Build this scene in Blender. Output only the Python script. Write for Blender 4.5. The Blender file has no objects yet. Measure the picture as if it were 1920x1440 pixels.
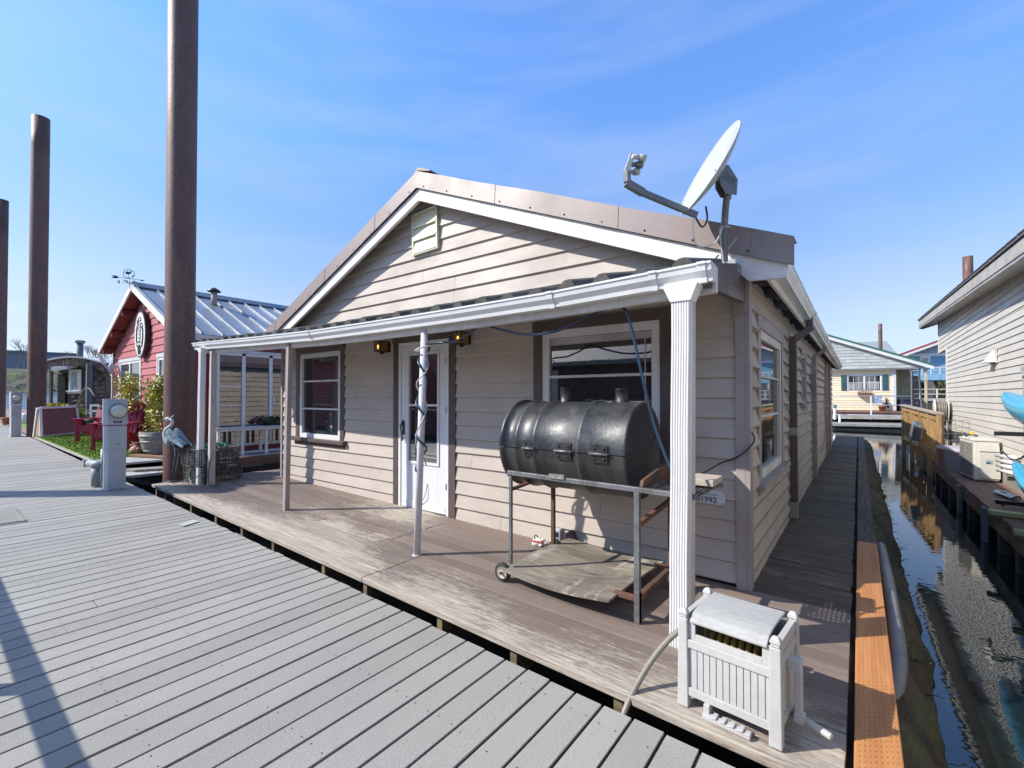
import bpy, bmesh, math, random
from mathutils import Vector, Matrix
random.seed(7)
sc = bpy.context.scene
COL = sc.collection
PI = math.pi
V = Vector
K = -0.017                      # the docks and the water lie on one plane that falls gently along x
CAM = V((0.655, -3.663, 1.38)); YAW = math.radians(37.1)
RT = V((math.cos(YAW), math.sin(YAW), 0)); FW = V((-math.sin(YAW), math.cos(YAW), 0))
def view_frame(a, d, z=0.0):    # a frame turned like the houses that stand square to the far dock
    return Matrix.Translation(CAM.xy.to_3d() + RT*a + FW*d + V((0, 0, z))) @ Matrix.Rotation(YAW, 4, 'Z')
def gz(x): return K*x

ROOT = {}
def thing(name, label, cat, loc=(0,0,0), rot=0.0, group=None, mat=None, kind=None):
    o = bpy.data.objects.new(name, None); COL.objects.link(o)
    m = mat if mat is not None else Matrix.Translation(V(loc)) @ Matrix.Rotation(rot, 4, 'Z')
    o.matrix_world = m; o.empty_display_size = .1
    ROOT[o.name] = m.copy()
    tag(o, label, cat, group, kind)
    return o
def tag(o, label=None, cat=None, group=None, kind=None):
    if label: o['label'] = label
    if cat: o['category'] = cat
    if group: o['group'] = group
    if kind: o['kind'] = kind
    return o
def root_mat(o):
    while o.parent: o = o.parent
    return ROOT.get(o.name, Matrix.Identity(4))
def copy_thing(o, loc=None, rot=0.0, label=None, mat=None):
    def rec(s, par):
        c = s.copy(); COL.objects.link(c)
        if par is not None:
            c.parent = par; c.matrix_parent_inverse = s.matrix_parent_inverse.copy()
        for ch in [k for k in s.children]: rec(ch, c)
        return c
    n = rec(o, None)
    m = mat if mat is not None else Matrix.Translation(V(loc)) @ Matrix.Rotation(rot, 4, 'Z')
    n.matrix_world = m; ROOT[n.name] = m.copy()
    if label: n['label'] = label
    return n

class MB:
    def __init__(s, M=None):
        s.v = []; s.f = []; s.r = []; s.s = []; s.M = M or Matrix.Identity(4)
    def add(s, vs, fs, rnd=None, smooth=False):
        b = len(s.v); s.v += [tuple(p) for p in vs]
        if rnd is None: rnd = random.random()
        for f in fs:
            s.f.append([b+i for i in f]); s.r.append(rnd); s.s.append(smooth)
        return s
    def hexa(s, p, rnd=None):   # 8 points: bottom ring 0-3, top ring 4-7
        return s.add(p, [(3,2,1,0),(4,5,6,7),(0,1,5,4),(1,2,6,5),(2,3,7,6),(3,0,4,7)], rnd)
    def box(s, x0, x1, y0, y1, z0, z1, rnd=None):
        return s.hexa([(x0,y0,z0),(x1,y0,z0),(x1,y1,z0),(x0,y1,z0),(x0,y0,z1),(x1,y0,z1),(x1,y1,z1),(x0,y1,z1)], rnd)
    def beam(s, p, q, w, h, up=(0,0,1), rnd=None):   # w sideways, h along up, centred on the line
        p, q = V(p), V(q); d = (q-p).normalized(); u = V(up)
        if abs(d.dot(u)) > .99: u = V((0,1,0))
        a = d.cross(u).normalized(); u = a.cross(d).normalized()
        a *= w/2; u *= h/2
        return s.hexa([p-a-u, p+a-u, q+a-u, q-a-u, p-a+u, p+a+u, q+a+u, q-a+u], rnd)
    def tube(s, pts, r, n=8, caps=True, rnd=None, smooth=True, closed=False, sx=1.0):
        pts = [V(p) for p in pts]; N = len(pts)
        rs = r if isinstance(r, (list, tuple)) else [r]*N
        vs = []; prev = None
        for i, p in enumerate(pts):
            if closed: d = pts[(i+1) % N]-pts[i-1]
            else: d = pts[min(i+1, N-1)]-pts[max(i-1, 0)]
            d.normalize()
            if prev is None:
                a = d.orthogonal().normalized() if abs(d.z) > .98 else d.cross(V((0,0,1))).normalized()
            else:
                a = prev-d*prev.dot(d)
                a = a.normalized() if a.length > 1e-6 else d.orthogonal().normalized()
            prev = a; b = d.cross(a)
            for k in range(n):
                t = 2*PI*k/n
                vs.append(p+(a*math.cos(t)*sx+b*math.sin(t))*rs[i])
        fs = []
        M_ = N if closed else N-1
        for i in range(M_):
            j = (i+1) % N
            for k in range(n):
                fs.append((i*n+k, i*n+(k+1) % n, j*n+(k+1) % n, j*n+k))
        rnd = random.random() if rnd is None else rnd
        s.add(vs, fs, rnd, smooth)
        if caps and not closed:
            b = len(s.v)-len(vs)
            s.f.append([b+k for k in range(n)][::-1]); s.r.append(rnd); s.s.append(False)
            s.f.append([b+(N-1)*n+k for k in range(n)]); s.r.append(rnd); s.s.append(False)
        return s
    def lathe(s, prof, org=(0,0,0), axis='z', n=24, a0=0.0, a1=2*PI, rnd=None, smooth=True):
        full = abs(a1-a0-2*PI) < 1e-4; m = n if full else n+1
        vs = []; org = V(org)
        for (r, h) in prof:
            for k in range(m):
                t = a0+(a1-a0)*k/n; c, w = r*math.cos(t), r*math.sin(t)
                p = (c, w, h) if axis == 'z' else ((h, c, w) if axis == 'x' else (c, h, w))
                vs.append(org+V(p))
        fs = []
        for i in range(len(prof)-1):
            for k in range(n):
                k2 = (k+1) % m
                fs.append((i*m+k, i*m+k2, (i+1)*m+k2, (i+1)*m+k))
        return s.add(vs, fs, rnd, smooth)
    def poly(s, pts, ext, rnd=None, smooth=False):   # flat outline pushed along ext
        e = V(ext); n = len(pts); a = [V(p) for p in pts]
        rnd = random.random() if rnd is None else rnd
        s.add(a+[p+e for p in a], [tuple(range(n))[::-1], tuple(range(n, 2*n))]+[(i, (i+1) % n, (i+1) % n+n, i+n) for i in range(n)], rnd, smooth)
        return s
    def quad(s, a, b, c, d, rnd=None): return s.add([a,b,c,d], [(0,1,2,3)], rnd)
    def ball(s, c, r, n=12, m=8, sc_=(1,1,1), rnd=None):
        pr = [(max(1e-4, math.sin(PI*i/m)), -math.cos(PI*i/m)) for i in range(m+1)]
        vs = []
        for (q, h) in pr:
            for k in range(n):
                t = 2*PI*k/n
                vs.append((c[0]+r*sc_[0]*q*math.cos(t), c[1]+r*sc_[1]*q*math.sin(t), c[2]+r*sc_[2]*h))
        fs = [(i*n+k, i*n+(k+1) % n, (i+1)*n+(k+1) % n, (i+1)*n+k) for i in range(m) for k in range(n)]
        return s.add(vs, fs, rnd, True)
    def build(s, name, mat, parent=None, bevel=0, seg=2, weld=False, shade=None):
        me = bpy.data.meshes.new(name)
        T = s.M
        if parent is not None: T = root_mat(parent).inverted() @ s.M
        me.from_pydata([tuple(T @ V(p)) for p in s.v], [], s.f)
        at = me.attributes.new('rnd', 'FLOAT', 'FACE'); at.data.foreach_set('value', s.r)
        me.polygons.foreach_set('use_smooth', [bool(x) if shade is None else shade for x in s.s])
        bm = bmesh.new(); bm.from_mesh(me)
        if weld: bmesh.ops.remove_doubles(bm, verts=bm.verts, dist=1e-4)
        bmesh.ops.recalc_face_normals(bm, faces=bm.faces); bm.to_mesh(me); bm.free()
        me.materials.append(mat); me.update()
        o = bpy.data.objects.new(name, me); COL.objects.link(o)
        if parent is not None: o.parent = parent
        if bevel:
            b = o.modifiers.new('bevel', 'BEVEL'); b.width = bevel; b.segments = seg; b.limit_method = 'ANGLE'; b.angle_limit = math.radians(40)
        return o

def text(body, size, M, mat, parent, name='lettering', depth=.0015, align='CENTER', bold=0.0):
    cu = bpy.data.curves.new(name, 'FONT'); cu.body = body; cu.size = size; cu.extrude = depth; cu.align_x = align; cu.align_y = 'CENTER'
    cu.resolution_u = 3; cu.offset = bold
    t = bpy.data.objects.new('tmp_text', cu); COL.objects.link(t)
    bpy.context.view_layer.update()
    me = bpy.data.meshes.new_from_object(t)
    bpy.data.objects.remove(t)
    me.transform((root_mat(parent).inverted() if parent else Matrix.Identity(4)) @ M)
    me.materials.clear(); me.materials.append(mat); me.name = name
    o = bpy.data.objects.new(name, me); COL.objects.link(o)
    if parent: o.parent = parent
    return o

def bez(pts, n=6):              # Catmull-Rom through points
    P = [V(p) for p in pts]; out = []
    for i in range(len(P)-1):
        a, b, c, d = P[max(i-1, 0)], P[i], P[i+1], P[min(i+2, len(P)-1)]
        for k in range(n):
            t = k/n
            out.append(.5*((2*b)+(c-a)*t+(2*a-5*b+4*c-d)*t*t+(3*b-a-3*c+d)*t**3))
    return out+[P[-1]]

# ---------- materials ----------
def M(name, c, c2=None, rough=.7, scale=3.0, st=(1,1,1), lo=.42, hi=.62, bump=.15, bs=None, bst=None, metal=0.0, spec=.5, rv=.12, fine=.12, fs=40.0, coat=0.0, c3=None, s3=1.2, st3=(1,1,1), lo3=.55, hi3=.7, rvar=.1, bd=.01):
    m = bpy.data.materials.new(name); m.use_nodes = True
    nt = m.node_tree; N = nt.nodes; L = nt.links
    b = N['Principled BSDF']; tc = N.new('ShaderNodeTexCoord')
    def noise(sc_, st_, det=6, ro=.6):
        mp = N.new('ShaderNodeMapping'); mp.inputs['Scale'].default_value = st_
        L.new(tc.outputs['Object'], mp.inputs['Vector'])
        n = N.new('ShaderNodeTexNoise'); n.inputs['Scale'].default_value = sc_; n.inputs['Detail'].default_value = det; n.inputs['Roughness'].default_value = ro
        L.new(mp.outputs['Vector'], n.inputs['Vector'])
        return n.outputs['Fac']
    def rng(src, a0, a1, b0, b1):
        r = N.new('ShaderNodeMapRange'); r.inputs['From Min'].default_value = a0; r.inputs['From Max'].default_value = a1
        r.inputs['To Min'].default_value = b0; r.inputs['To Max'].default_value = b1; L.new(src, r.inputs['Value']); return r.outputs['Result']
    def mix(f, A, B):
        x = N.new('ShaderNodeMix'); x.data_type = 'RGBA'
        L.new(f, x.inputs['Factor'])
        for sock, q in ((x.inputs['A'], A), (x.inputs['B'], B)):
            if isinstance(q, tuple): sock.default_value = (*q, 1)
            else: L.new(q, sock)
        return x.outputs['Result']
    def mul(a, b_):
        x = N.new('ShaderNodeMath'); x.operation = 'MULTIPLY'; L.new(a, x.inputs[0])
        if isinstance(b_, float): x.inputs[1].default_value = b_
        else: L.new(b_, x.inputs[1])
        return x.outputs[0]
    n1 = noise(scale, st)
    c2 = c2 or tuple(x*.8 for x in c)
    col = mix(rng(n1, lo, hi, 0, 1), tuple(c), tuple(c2))
    if c3: col = mix(rng(noise(s3, st3, 8, .7), lo3, hi3, 0, 1), col, tuple(c3))
    at = N.new('ShaderNodeAttribute'); at.attribute_name = 'rnd'
    f = rng(at.outputs['Fac'], 0, 1, 1-rv, 1+rv)
    n2 = noise(fs, st if bst is None else bst, 4)
    f = mul(f, rng(n2, .3, .7, 1-fine, 1+fine))
    hs = N.new('ShaderNodeVectorMath'); hs.operation = 'SCALE'; L.new(col, hs.inputs[0]); L.new(f, hs.inputs['Scale'])
    L.new(hs.outputs[0], b.inputs['Base Color'])
    L.new(rng(n1, .3, .7, max(0, rough-rvar), min(1, rough+rvar)), b.inputs['Roughness'])
    b.inputs['Metallic'].default_value = metal; b.inputs['Specular IOR Level'].default_value = spec
    b.inputs['Coat Weight'].default_value = coat; b.inputs['Coat Roughness'].default_value = .15
    if bump:
        bp = N.new('ShaderNodeBump'); bp.inputs['Strength'].default_value = bump; bp.inputs['Distance'].default_value = bd
        L.new(noise(bs or fs, bst or st, 5), bp.inputs['Height']); L.new(bp.outputs['Normal'], b.inputs['Normal'])
    return m
def emis(name, c, s):
    m = bpy.data.materials.new(name); m.use_nodes = True; b = m.node_tree.nodes['Principled BSDF']
    b.inputs['Base Color'].default_value = (*c, 1); b.inputs['Emission Color'].default_value = (*c, 1); b.inputs['Emission Strength'].default_value = s
    return m
def glass(name, tint=(.012,.014,.017), bump=.02, rough=.02, spec=.9):
    m = M(name, tint, tuple(x*1.6 for x in tint), rough=rough, rvar=.0, scale=1.2, bump=bump, bs=1.6, fine=0, rv=0, spec=spec, bd=.02); m.node_tree.nodes['Principled BSDF'].inputs['IOR'].default_value = 2.1; return m

X_ = (.6, 9, 9); Y_ = (9, .6, 9); Z_ = (9, 9, .6)
siding_m = M('taupe_paint', (.465,.40,.345), (.42,.362,.312), rough=.62, scale=1.4, st=(1,1,2), bump=.12, bs=14, bst=(.35,.35,1.2), fine=.05, fs=30, rv=.045, c3=(.37,.325,.29), s3=2.2, lo3=.62, hi3=.8)
siding_side_m = M('taupe_paint_mossy', (.44,.375,.31), (.385,.325,.27), rough=.66, scale=1.2, bump=.12, bs=14, bst=(.35,.35,1.2), fine=.06, fs=30, rv=.06, c3=(.38,.35,.26), s3=1.1, st3=(1,1,.7), lo3=.58, hi3=.78)
brown_trim_m = M('brown_trim', (.105,.074,.068), (.085,.06,.055), rough=.5, bump=.08, fine=.06)
taupe_trim_m = M('taupe_trim', (.31,.265,.25), (.28,.235,.22), rough=.55, bump=.1, fine=.06)
flash_m = M('taupe_metal', (.255,.195,.175), (.215,.163,.147), rough=.5, scale=1.3, bump=.03, bs=3, fine=.04, metal=.0, rv=.05, c3=(.30,.24,.215), s3=1.0)
flash_dark_m = M('brown_metal', (.155,.11,.105), (.13,.092,.09), rough=.45, bump=.05, bs=3, metal=.2, fine=.05)
white_m = M('white_paint', (.70,.69,.675), (.65,.64,.63), rough=.45, bump=.03, fine=.03, rv=.02)
fascia_m = M('peeling_white_paint', (.74,.71,.68), (.66,.62,.58), rough=.7, scale=5, st=(.5,1,2), bump=.2, fine=.08, c3=(.40,.35,.31), s3=9, st3=(.35,1,1.5), lo3=.68, hi3=.74)
gutter_m = M('gutter_enamel', (.70,.70,.695), (.64,.64,.635), rough=.3, scale=2, bump=.02, fine=.03, rv=.02, c3=(.6,.59,.55), s3=3, lo3=.66, hi3=.85)
gutter_dirty_m = M('gutter_enamel_weathered', (.62,.61,.58), (.48,.47,.44), rough=.4, scale=3, st=(1,.4,1), bump=.04, fine=.08, c3=(.33,.31,.26), s3=4, st3=(1,.5,1), lo3=.6, hi3=.8)
soffit_m = M('soffit_boards', (.62,.59,.56), (.54,.51,.48), rough=.6, fine=.06, bump=.05)
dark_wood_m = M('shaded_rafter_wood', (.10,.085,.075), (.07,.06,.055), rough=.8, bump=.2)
tile_m = M('mossy_corrugated', (.085,.08,.07), (.06,.062,.048), rough=.8, scale=6, fine=.2, bump=.3, fs=60, c3=(.12,.115,.075), s3=7, lo3=.6, hi3=.75)
glass_m = glass('window_glass')
glass2_m = glass('patio_glass', tint=(.02,.022,.026), bump=.06)
door_m = M('storm_door_white', (.64,.65,.66), (.62,.63,.64), rough=.35, bump=.01, fine=.015, rv=0)
black_m = M('black_plastic', (.02,.02,.021), rough=.4, bump=.03)
cream_m = M('cream_vent_paint', (.72,.68,.50), (.66,.62,.45), rough=.5, bump=.03, fine=.03)
blind_m = M('blind_slats', (.55,.54,.52), rough=.5, bump=.02)
bronze_m = M('lantern_bronze', (.05,.035,.025), (.03,.022,.018), rough=.35, metal=.6)
amber_m = emis('amber_bulb', (1.0,.42,.06), 1.6)
amber_glass_m = M('amber_glass', (.30,.17,.05), (.20,.11,.03), rough=.12, bump=.2, bs=30, fine=.1, coat=.5)
pile_m = M('rusty_steel_pile', (.145,.076,.060), (.105,.060,.052), rough=.55, scale=1.6, st=(1,1,.5), bump=.6, bs=42, fine=.30, fs=46, rv=0, metal=.12, c3=(.23,.115,.07), s3=2.4, st3=(1,1,.22), lo3=.52, hi3=.68, bd=.006)
grey_metal_m = M('grey_painted_metal', (.42,.45,.48), (.38,.41,.44), rough=.45, bump=.04, fine=.04, rv=.03)
composite_m = M('grey_composite', (.318,.304,.272), (.285,.272,.246), rough=.72, scale=.9, bump=.5, bs=160, fine=.2, fs=170, rv=.11, c3=(.265,.25,.225), s3=1.1, st3=(1,.5,1), lo3=.56, hi3=.78, bd=.004)
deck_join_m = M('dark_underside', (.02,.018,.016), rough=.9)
# ---------- world, sun, camera ----------
SUN_EL = math.radians(38); SUN_AZ = math.atan2(-.70, -.715)     # azimuth of the sun, x then y
w = bpy.data.worlds.new('World'); sc.world = w; w.use_nodes = True
nt = w.node_tree; N = nt.nodes; L = nt.links
bg = N['Background']; sky = N.new('ShaderNodeTexSky'); sky.sky_type = 'NISHITA'; sky.sun_disc = False
sky.sun_elevation = SUN_EL; sky.sun_rotation = math.radians(225.6); sky.altitude = 0; sky.air_density = 1.0; sky.dust_density = .35; sky.ozone_density = 2.2
tc = N.new('ShaderNodeTexCoord'); mp = N.new('ShaderNodeMapping'); mp.inputs['Scale'].default_value = (1.0, 1.9, 8.5); mp.inputs['Rotation'].default_value = (.10, .16, .62)
L.new(tc.outputs['Generated'], mp.inputs['Vector'])
cn = N.new('ShaderNodeTexNoise'); cn.inputs['Scale'].default_value = 1.3; cn.inputs['Detail'].default_value = 7; cn.inputs['Roughness'].default_value = .52; cn.inputs['Distortion'].default_value = .35
L.new(mp.outputs['Vector'], cn.inputs['Vector'])
cr = N.new('ShaderNodeMapRange'); cr.inputs['From Min'].default_value = .44; cr.inputs['From Max'].default_value = .80; cr.inputs['To Max'].default_value = .45
L.new(cn.outputs['Fac'], cr.inputs['Value'])
cm = N.new('ShaderNodeMix'); cm.data_type = 'RGBA'; cm.inputs['B'].default_value = (2.3, 2.75, 4.1, 1)
L.new(cr.outputs['Result'], cm.inputs['Factor']); 
sx = N.new('ShaderNodeSeparateXYZ'); L.new(tc.outputs['Generated'], sx.inputs[0])
rp_ = N.new('ShaderNodeValToRGB'); e_ = rp_.color_ramp.elements     # clears the yellow out of the low sky and deepens the blue in view; the unseen zenith is warmed to cut blue fill
for i_, (p_, c_) in enumerate(((0,(.45,.48,.77)),(.06,(.55,.52,.64)),(.16,(.76,.67,.68)),(.34,(.72,.82,.97)),(.47,(.74,1.0,1.30)),(.62,(.76,1.08,1.48)),(.80,(1.15,1.20,1.32)),(1.0,(1.45,1.35,1.25)))):
    el = e_[i_] if i_ < 2 else e_.new(p_)
    el.position = p_; el.color = (c_[0]/1.5, c_[1]/1.5, c_[2]/1.5, 1)
L.new(sx.outputs['Z'], rp_.inputs['Fac'])
vm = N.new('ShaderNodeVectorMath'); vm.operation = 'MULTIPLY'; L.new(sky.outputs['Color'], vm.inputs[0]); L.new(rp_.outputs['Color'], vm.inputs[1])
vs_ = N.new('ShaderNodeVectorMath'); vs_.operation = 'SCALE'; vs_.inputs['Scale'].default_value = 1.5; L.new(vm.outputs[0], vs_.inputs[0])
L.new(vs_.outputs[0], cm.inputs['A'])
L.new(cm.outputs['Result'], bg.inputs['Color']); bg.inputs['Strength'].default_value = .15
sd = bpy.data.lights.new('sun', 'SUN'); sd.energy = 4.0; sd.angle = math.radians(.5); sd.color = (1.0, .945, .855)
so = bpy.data.objects.new('sun', sd); COL.objects.link(so)
to_sun = V((math.cos(SUN_EL)*math.cos(SUN_AZ), math.cos(SUN_EL)*math.sin(SUN_AZ), math.sin(SUN_EL)))
so.rotation_euler = to_sun.to_track_quat('Z', 'Y').to_euler(); so.location = (-20, -20, 30)
cd = bpy.data.cameras.new('camera'); cam = bpy.data.objects.new('camera', cd); COL.objects.link(cam); sc.camera = cam
cd.sensor_width = 36; cd.lens = 36*860/1920; cd.shift_y = 13/1920; cd.clip_start = .05; cd.clip_end = 3000
cam.location = CAM; cam.rotation_euler = (math.radians(90.8), 0, YAW)
sc.view_settings.view_transform = 'Standard'; sc.view_settings.look = 'None'; sc.view_settings.exposure = .7; sc.view_settings.gamma = 1

def struct(mb, name, mat, bevel=0):
    o = mb.build(name, mat, None, bevel); o['kind'] = 'structure'; return o

# ---------- water ----------
wm = bpy.data.materials.new('harbour_water'); wm.use_nodes = True; nt = wm.node_tree; N = nt.nodes; L = nt.links
b = N['Principled BSDF']; b.inputs['Base Color'].default_value = (.008,.014,.014,1); b.inputs['Roughness'].default_value = .02; b.inputs['IOR'].default_value = 1.55; b.inputs['Specular IOR Level'].default_value = .75
tc = N.new('ShaderNodeTexCoord'); mp = N.new('ShaderNodeMapping'); mp.inputs['Scale'].default_value = (1.0,1.5,1); mp.inputs['Rotation'].default_value = (0,0,.4); L.new(tc.outputs['Object'], mp.inputs['Vector'])
n1 = N.new('ShaderNodeTexNoise'); n1.inputs['Scale'].default_value = 7; n1.inputs['Detail'].default_value = 2; L.new(mp.outputs['Vector'], n1.inputs['Vector'])
n2 = N.new('ShaderNodeTexNoise'); n2.inputs['Scale'].default_value = .35; n2.inputs['Detail'].default_value = 1; L.new(mp.outputs['Vector'], n2.inputs['Vector'])
mu = N.new('ShaderNodeMath'); mu.operation = 'MULTIPLY'; L.new(n1.outputs['Fac'], mu.inputs[0]); L.new(n2.outputs['Fac'], mu.inputs[1])
bp = N.new('ShaderNodeBump'); bp.inputs['Strength'].default_value = .13; bp.inputs['Distance'].default_value = .016; L.new(mu.outputs[0], bp.inputs['Height']); L.new(bp.outputs['Normal'], b.inputs['Normal'])
mb = MB(); S = 900
mb.quad((-S,-S,-.42+gz(-S)),(S,-S,-.42+gz(S)),(S,S,-.42+gz(S)),(-S,S,-.42+gz(-S)))
struct(mb, 'water', wm)
wr = wm.copy(); wr.name = 'choppy_river'; wr.node_tree.nodes['Bump'].inputs['Distance'].default_value = .5; wr.node_tree.nodes['Bump'].inputs['Strength'].default_value = .9; wr.node_tree.nodes['Principled BSDF'].inputs['Roughness'].default_value = .25
for n_ in wr.node_tree.nodes:
    if n_.type == 'TEX_NOISE' and n_.inputs['Scale'].default_value > 5: n_.inputs['Scale'].default_value = 1.2
mb = MB(); mb.quad((-S,-S,-.41+gz(-S)),(-27,-S,-.41+gz(-27)),(-27,S,-.41+gz(-27)),(-S,S,-.41+gz(-S))); struct(mb, 'river', wr)

# ---------- grey composite main dock ----------
def dock_edge(x): return -1.74-.010*x
DZ = -.02
mb = MB(); scr = MB(); gap = MB(); rr = random.Random(3)
x = -44.0; i = 0
while x < 3.2:
    x1 = x+.1283; ye = dock_edge(x)
    rnd = rr.random()*.7+.15
    if -2.34 < x < -2.0 or -5.4 < x < -5.1 or (x < -8 and rr.random() < .07): rnd = .02
    z0, z1 = gz(x)+DZ, gz(x1)+DZ
    dz = rr.uniform(-.0015,.0015)
    y0 = -5.2
    e = ye+rr.uniform(-.006,.006)
    cutsy = [y0, e]
    if x > -14 and rr.random() < .22: cutsy = [y0, rr.choice((-2.9,-3.31,-3.72)), e]
    for qa, qb in zip(cutsy, cutsy[1:]):
        qa2 = qa+(.0025 if qa != y0 else 0); qb2 = qb-(.0025 if qb != e else 0); rn2 = rnd if qa == y0 else min(1, max(0, rnd+rr.uniform(-.2,.2)))
        mb.hexa([(x,qa2,z0-.028),(x1,qa2,z1-.028),(x1,qb2,z1-.028),(x,qb2,z0-.028),(x,qa2,z0+dz),(x1,qa2,z1+dz),(x1,qb2,z1+dz),(x,qb2,z0+dz)], rn2)
    if x > -9:
        for k in range(9):
            yy = -1.85-.41*k+rr.uniform(-.012,.012)
            for q in (.03,.105):
                if rr.random() < .35: continue
                xx = x+q+rr.uniform(-.006,.006); zz = gz(xx)+DZ+.0022
                scr.add([(xx+.0034*math.cos(t*PI/3), yy+.0034*math.sin(t*PI/3), zz) for t in range(6)], [(0,1,2,3,4,5)])
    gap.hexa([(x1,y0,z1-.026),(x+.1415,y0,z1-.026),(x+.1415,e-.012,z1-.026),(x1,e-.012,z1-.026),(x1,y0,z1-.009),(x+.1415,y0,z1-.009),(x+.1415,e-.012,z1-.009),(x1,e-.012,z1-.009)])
    x += .1415; i += 1
struct(gap, 'dock_gap_shade', deck_join_m)  # black strips standing in for the shade between the dock boards
struct(mb, 'dock', composite_m, .002)
struct(scr, 'deck_screws', deck_join_m)
mb = MB()
for y in (-1.98,-2.9,-3.9,-4.9): mb.hexa([(-44,y,gz(-44)-.30),(3.2,y,gz(3.2)-.30),(3.2,y+.09,gz(3.2)-.30),(-44,y+.09,gz(-44)-.30),(-44,y,gz(-44)-.05),(3.2,y,gz(3.2)-.05),(3.2,y+.09,gz(3.2)-.05),(-44,y+.09,gz(-44)-.05)])
struct(mb, 'dock_frame', dark_wood_m)
mb = MB(); mb.hexa([(-44,-5.15,gz(-44)-.34),(3.15,-5.15,gz(3.15)-.34),(3.15,-1.79,gz(3.15)-.34),(-44,-1.36,gz(-44)-.34),(-44,-5.15,gz(-44)-.32),(3.15,-5.15,gz(3.15)-.32),(3.15,-1.79,gz(3.15)-.32),(-44,-1.36,gz(-44)-.32)]); struct(mb, 'dock_dark_sheet', deck_join_m)  # thin black sheet added beneath the boards so the gaps look dark
t = thing('access_hatch', 'pale square metal access hatch set in the grey dock boards', 'hatch', (-6.9,-3.3,.1))
mb = MB(); hx0, hx1, hy0, hy1 = -7.1,-6.27,-3.75,-2.88
hz = lambda x: gz(x)+DZ+.004
def slab(mb, x0,x1,y0,y1,d0,d1): mb.hexa([(x0,y0,gz(x0)+d0),(x1,y0,gz(x1)+d0),(x1,y1,gz(x1)+d0),(x0,y1,gz(x0)+d0),(x0,y0,gz(x0)+d1),(x1,y0,gz(x1)+d1),(x1,y1,gz(x1)+d1),(x0,y1,gz(x0)+d1)])
slab(mb, hx0,hx1,hy0,hy1,-.03,-.012)
hatch_m = M('galvanised_hatch', (.29,.27,.225), (.24,.225,.19), rough=.6, bump=.1, fine=.1)
mb.build('cover', hatch_m, t)
mb = MB(); slab(mb, hx1-.045,hx1-.02,hy0,hy1,-.012,-.006); slab(mb, hx0,hx1,hy1-.045,hy1-.02,-.012,-.0055); mb.build('rim', M('hatch_rim', (.30,.28,.24)), t)
tag(MB().poly([(-5.02,-1.80,.073),(-4.92,-1.96,.072),(-4.83,-1.94,.07),(-4.9,-1.78,.071)], (0,0,.004)).build('flat_scrap', M('pale_scrap', (.5,.52,.5), rough=.8)), 'flat pale scrap of sheet lying at the dock edge by the porch', 'scrap')

# ---------- porch deck and walkway ----------
def wornwood(name, paint, paint2, worn, worn2, yfun, moss=None):
    m = bpy.data.materials.new(name); m.use_nodes = True; nt = m.node_tree; N = nt.nodes; L = nt.links; b = N['Principled BSDF']
    tc = N.new('ShaderNodeTexCoord')
    def noise(s, st, det=6, ro=.62):
        mp = N.new('ShaderNodeMapping'); mp.inputs['Scale'].default_value = st; L.new(tc.outputs['Object'], mp.inputs['Vector'])
        n = N.new('ShaderNodeTexNoise'); n.inputs['Scale'].default_value = s; n.inputs['Detail'].default_value = det; n.inputs['Roughness'].default_value = ro
        L.new(mp.outputs['Vector'], n.inputs['Vector']); return n.outputs['Fac']
    def rng(src, a0, a1, b0, b1):
        r = N.new('ShaderNodeMapRange'); r.inputs['From Min'].default_value = a0; r.inputs['From Max'].default_value = a1; r.inputs['To Min'].default_value = b0; r.inputs['To Max'].default_value = b1
        L.new(src, r.inputs['Value']); return r.outputs['Result']
    def mix(f, A, B):
        x = N.new('ShaderNodeMix'); x.data_type = 'RGBA'; L.new(f, x.inputs['Factor'])
        for s, q in ((x.inputs['A'], A), (x.inputs['B'], B)):
            if isinstance(q, tuple): s.default_value = (*q, 1)
            else: L.new(q, s)
        return x.outputs['Result']
    def op(o, a, b_):
        x = N.new('ShaderNodeMath'); x.operation = o
        for s, q in ((x.inputs[0], a), (x.inputs[1], b_)):
            if isinstance(q, (int, float)): s.default_value = q
            else: L.new(q, s)
        return x.outputs[0]
    grain = noise(9, (.35, 7, 7), 7, .7); patch = noise(1.0, (.7, 1.6, 1), 6, .65); finep = noise(14, (.3, 3, 3), 8, .75); finer = noise(34, (.45, 2.6, 2.6), 8, .8)
    sp = N.new('ShaderNodeSeparateXYZ'); L.new(tc.outputs['Object'], sp.inputs[0])
    wear = yfun(sp, op, rng)
    mask = op('ADD', op('ADD', wear, op('MULTIPLY', op('SUBTRACT', patch, .5), 3.0)), op('MULTIPLY', op('ADD', op('MULTIPLY', op('SUBTRACT', finep, .5), 1.0), op('MULTIPLY', op('SUBTRACT', finer, .5), 1.1)), 2.4))
    mask = rng(mask, .0, .5, 0, 1)
    pc = mix(rng(grain, .35, .65, 0, 1), paint, paint2); wc = mix(rng(grain, .38, .62, 0, 1), worn, worn2)
    col = mix(mask, pc, wc)
    if moss: col = mix(rng(noise(1.3, (1,1,1), 5, .6), .52, .68, 0, .75), col, moss)
    at = N.new('ShaderNodeAttribute'); at.attribute_name = 'rnd'
    hs = N.new('ShaderNodeVectorMath'); hs.operation = 'SCALE'; L.new(col, hs.inputs[0]); L.new(rng(at.outputs['Fac'], 0, 1, .82, 1.16), hs.inputs['Scale'])
    L.new(hs.outputs[0], b.inputs['Base Color']); b.inputs['Roughness'].default_value = .72
    bp = N.new('ShaderNodeBump'); bp.inputs['Strength'].default_value = .35; bp.inputs['Distance'].default_value = .006; L.new(grain, bp.inputs['Height']); L.new(bp.outputs['Normal'], b.inputs['Normal'])
    return m
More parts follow.
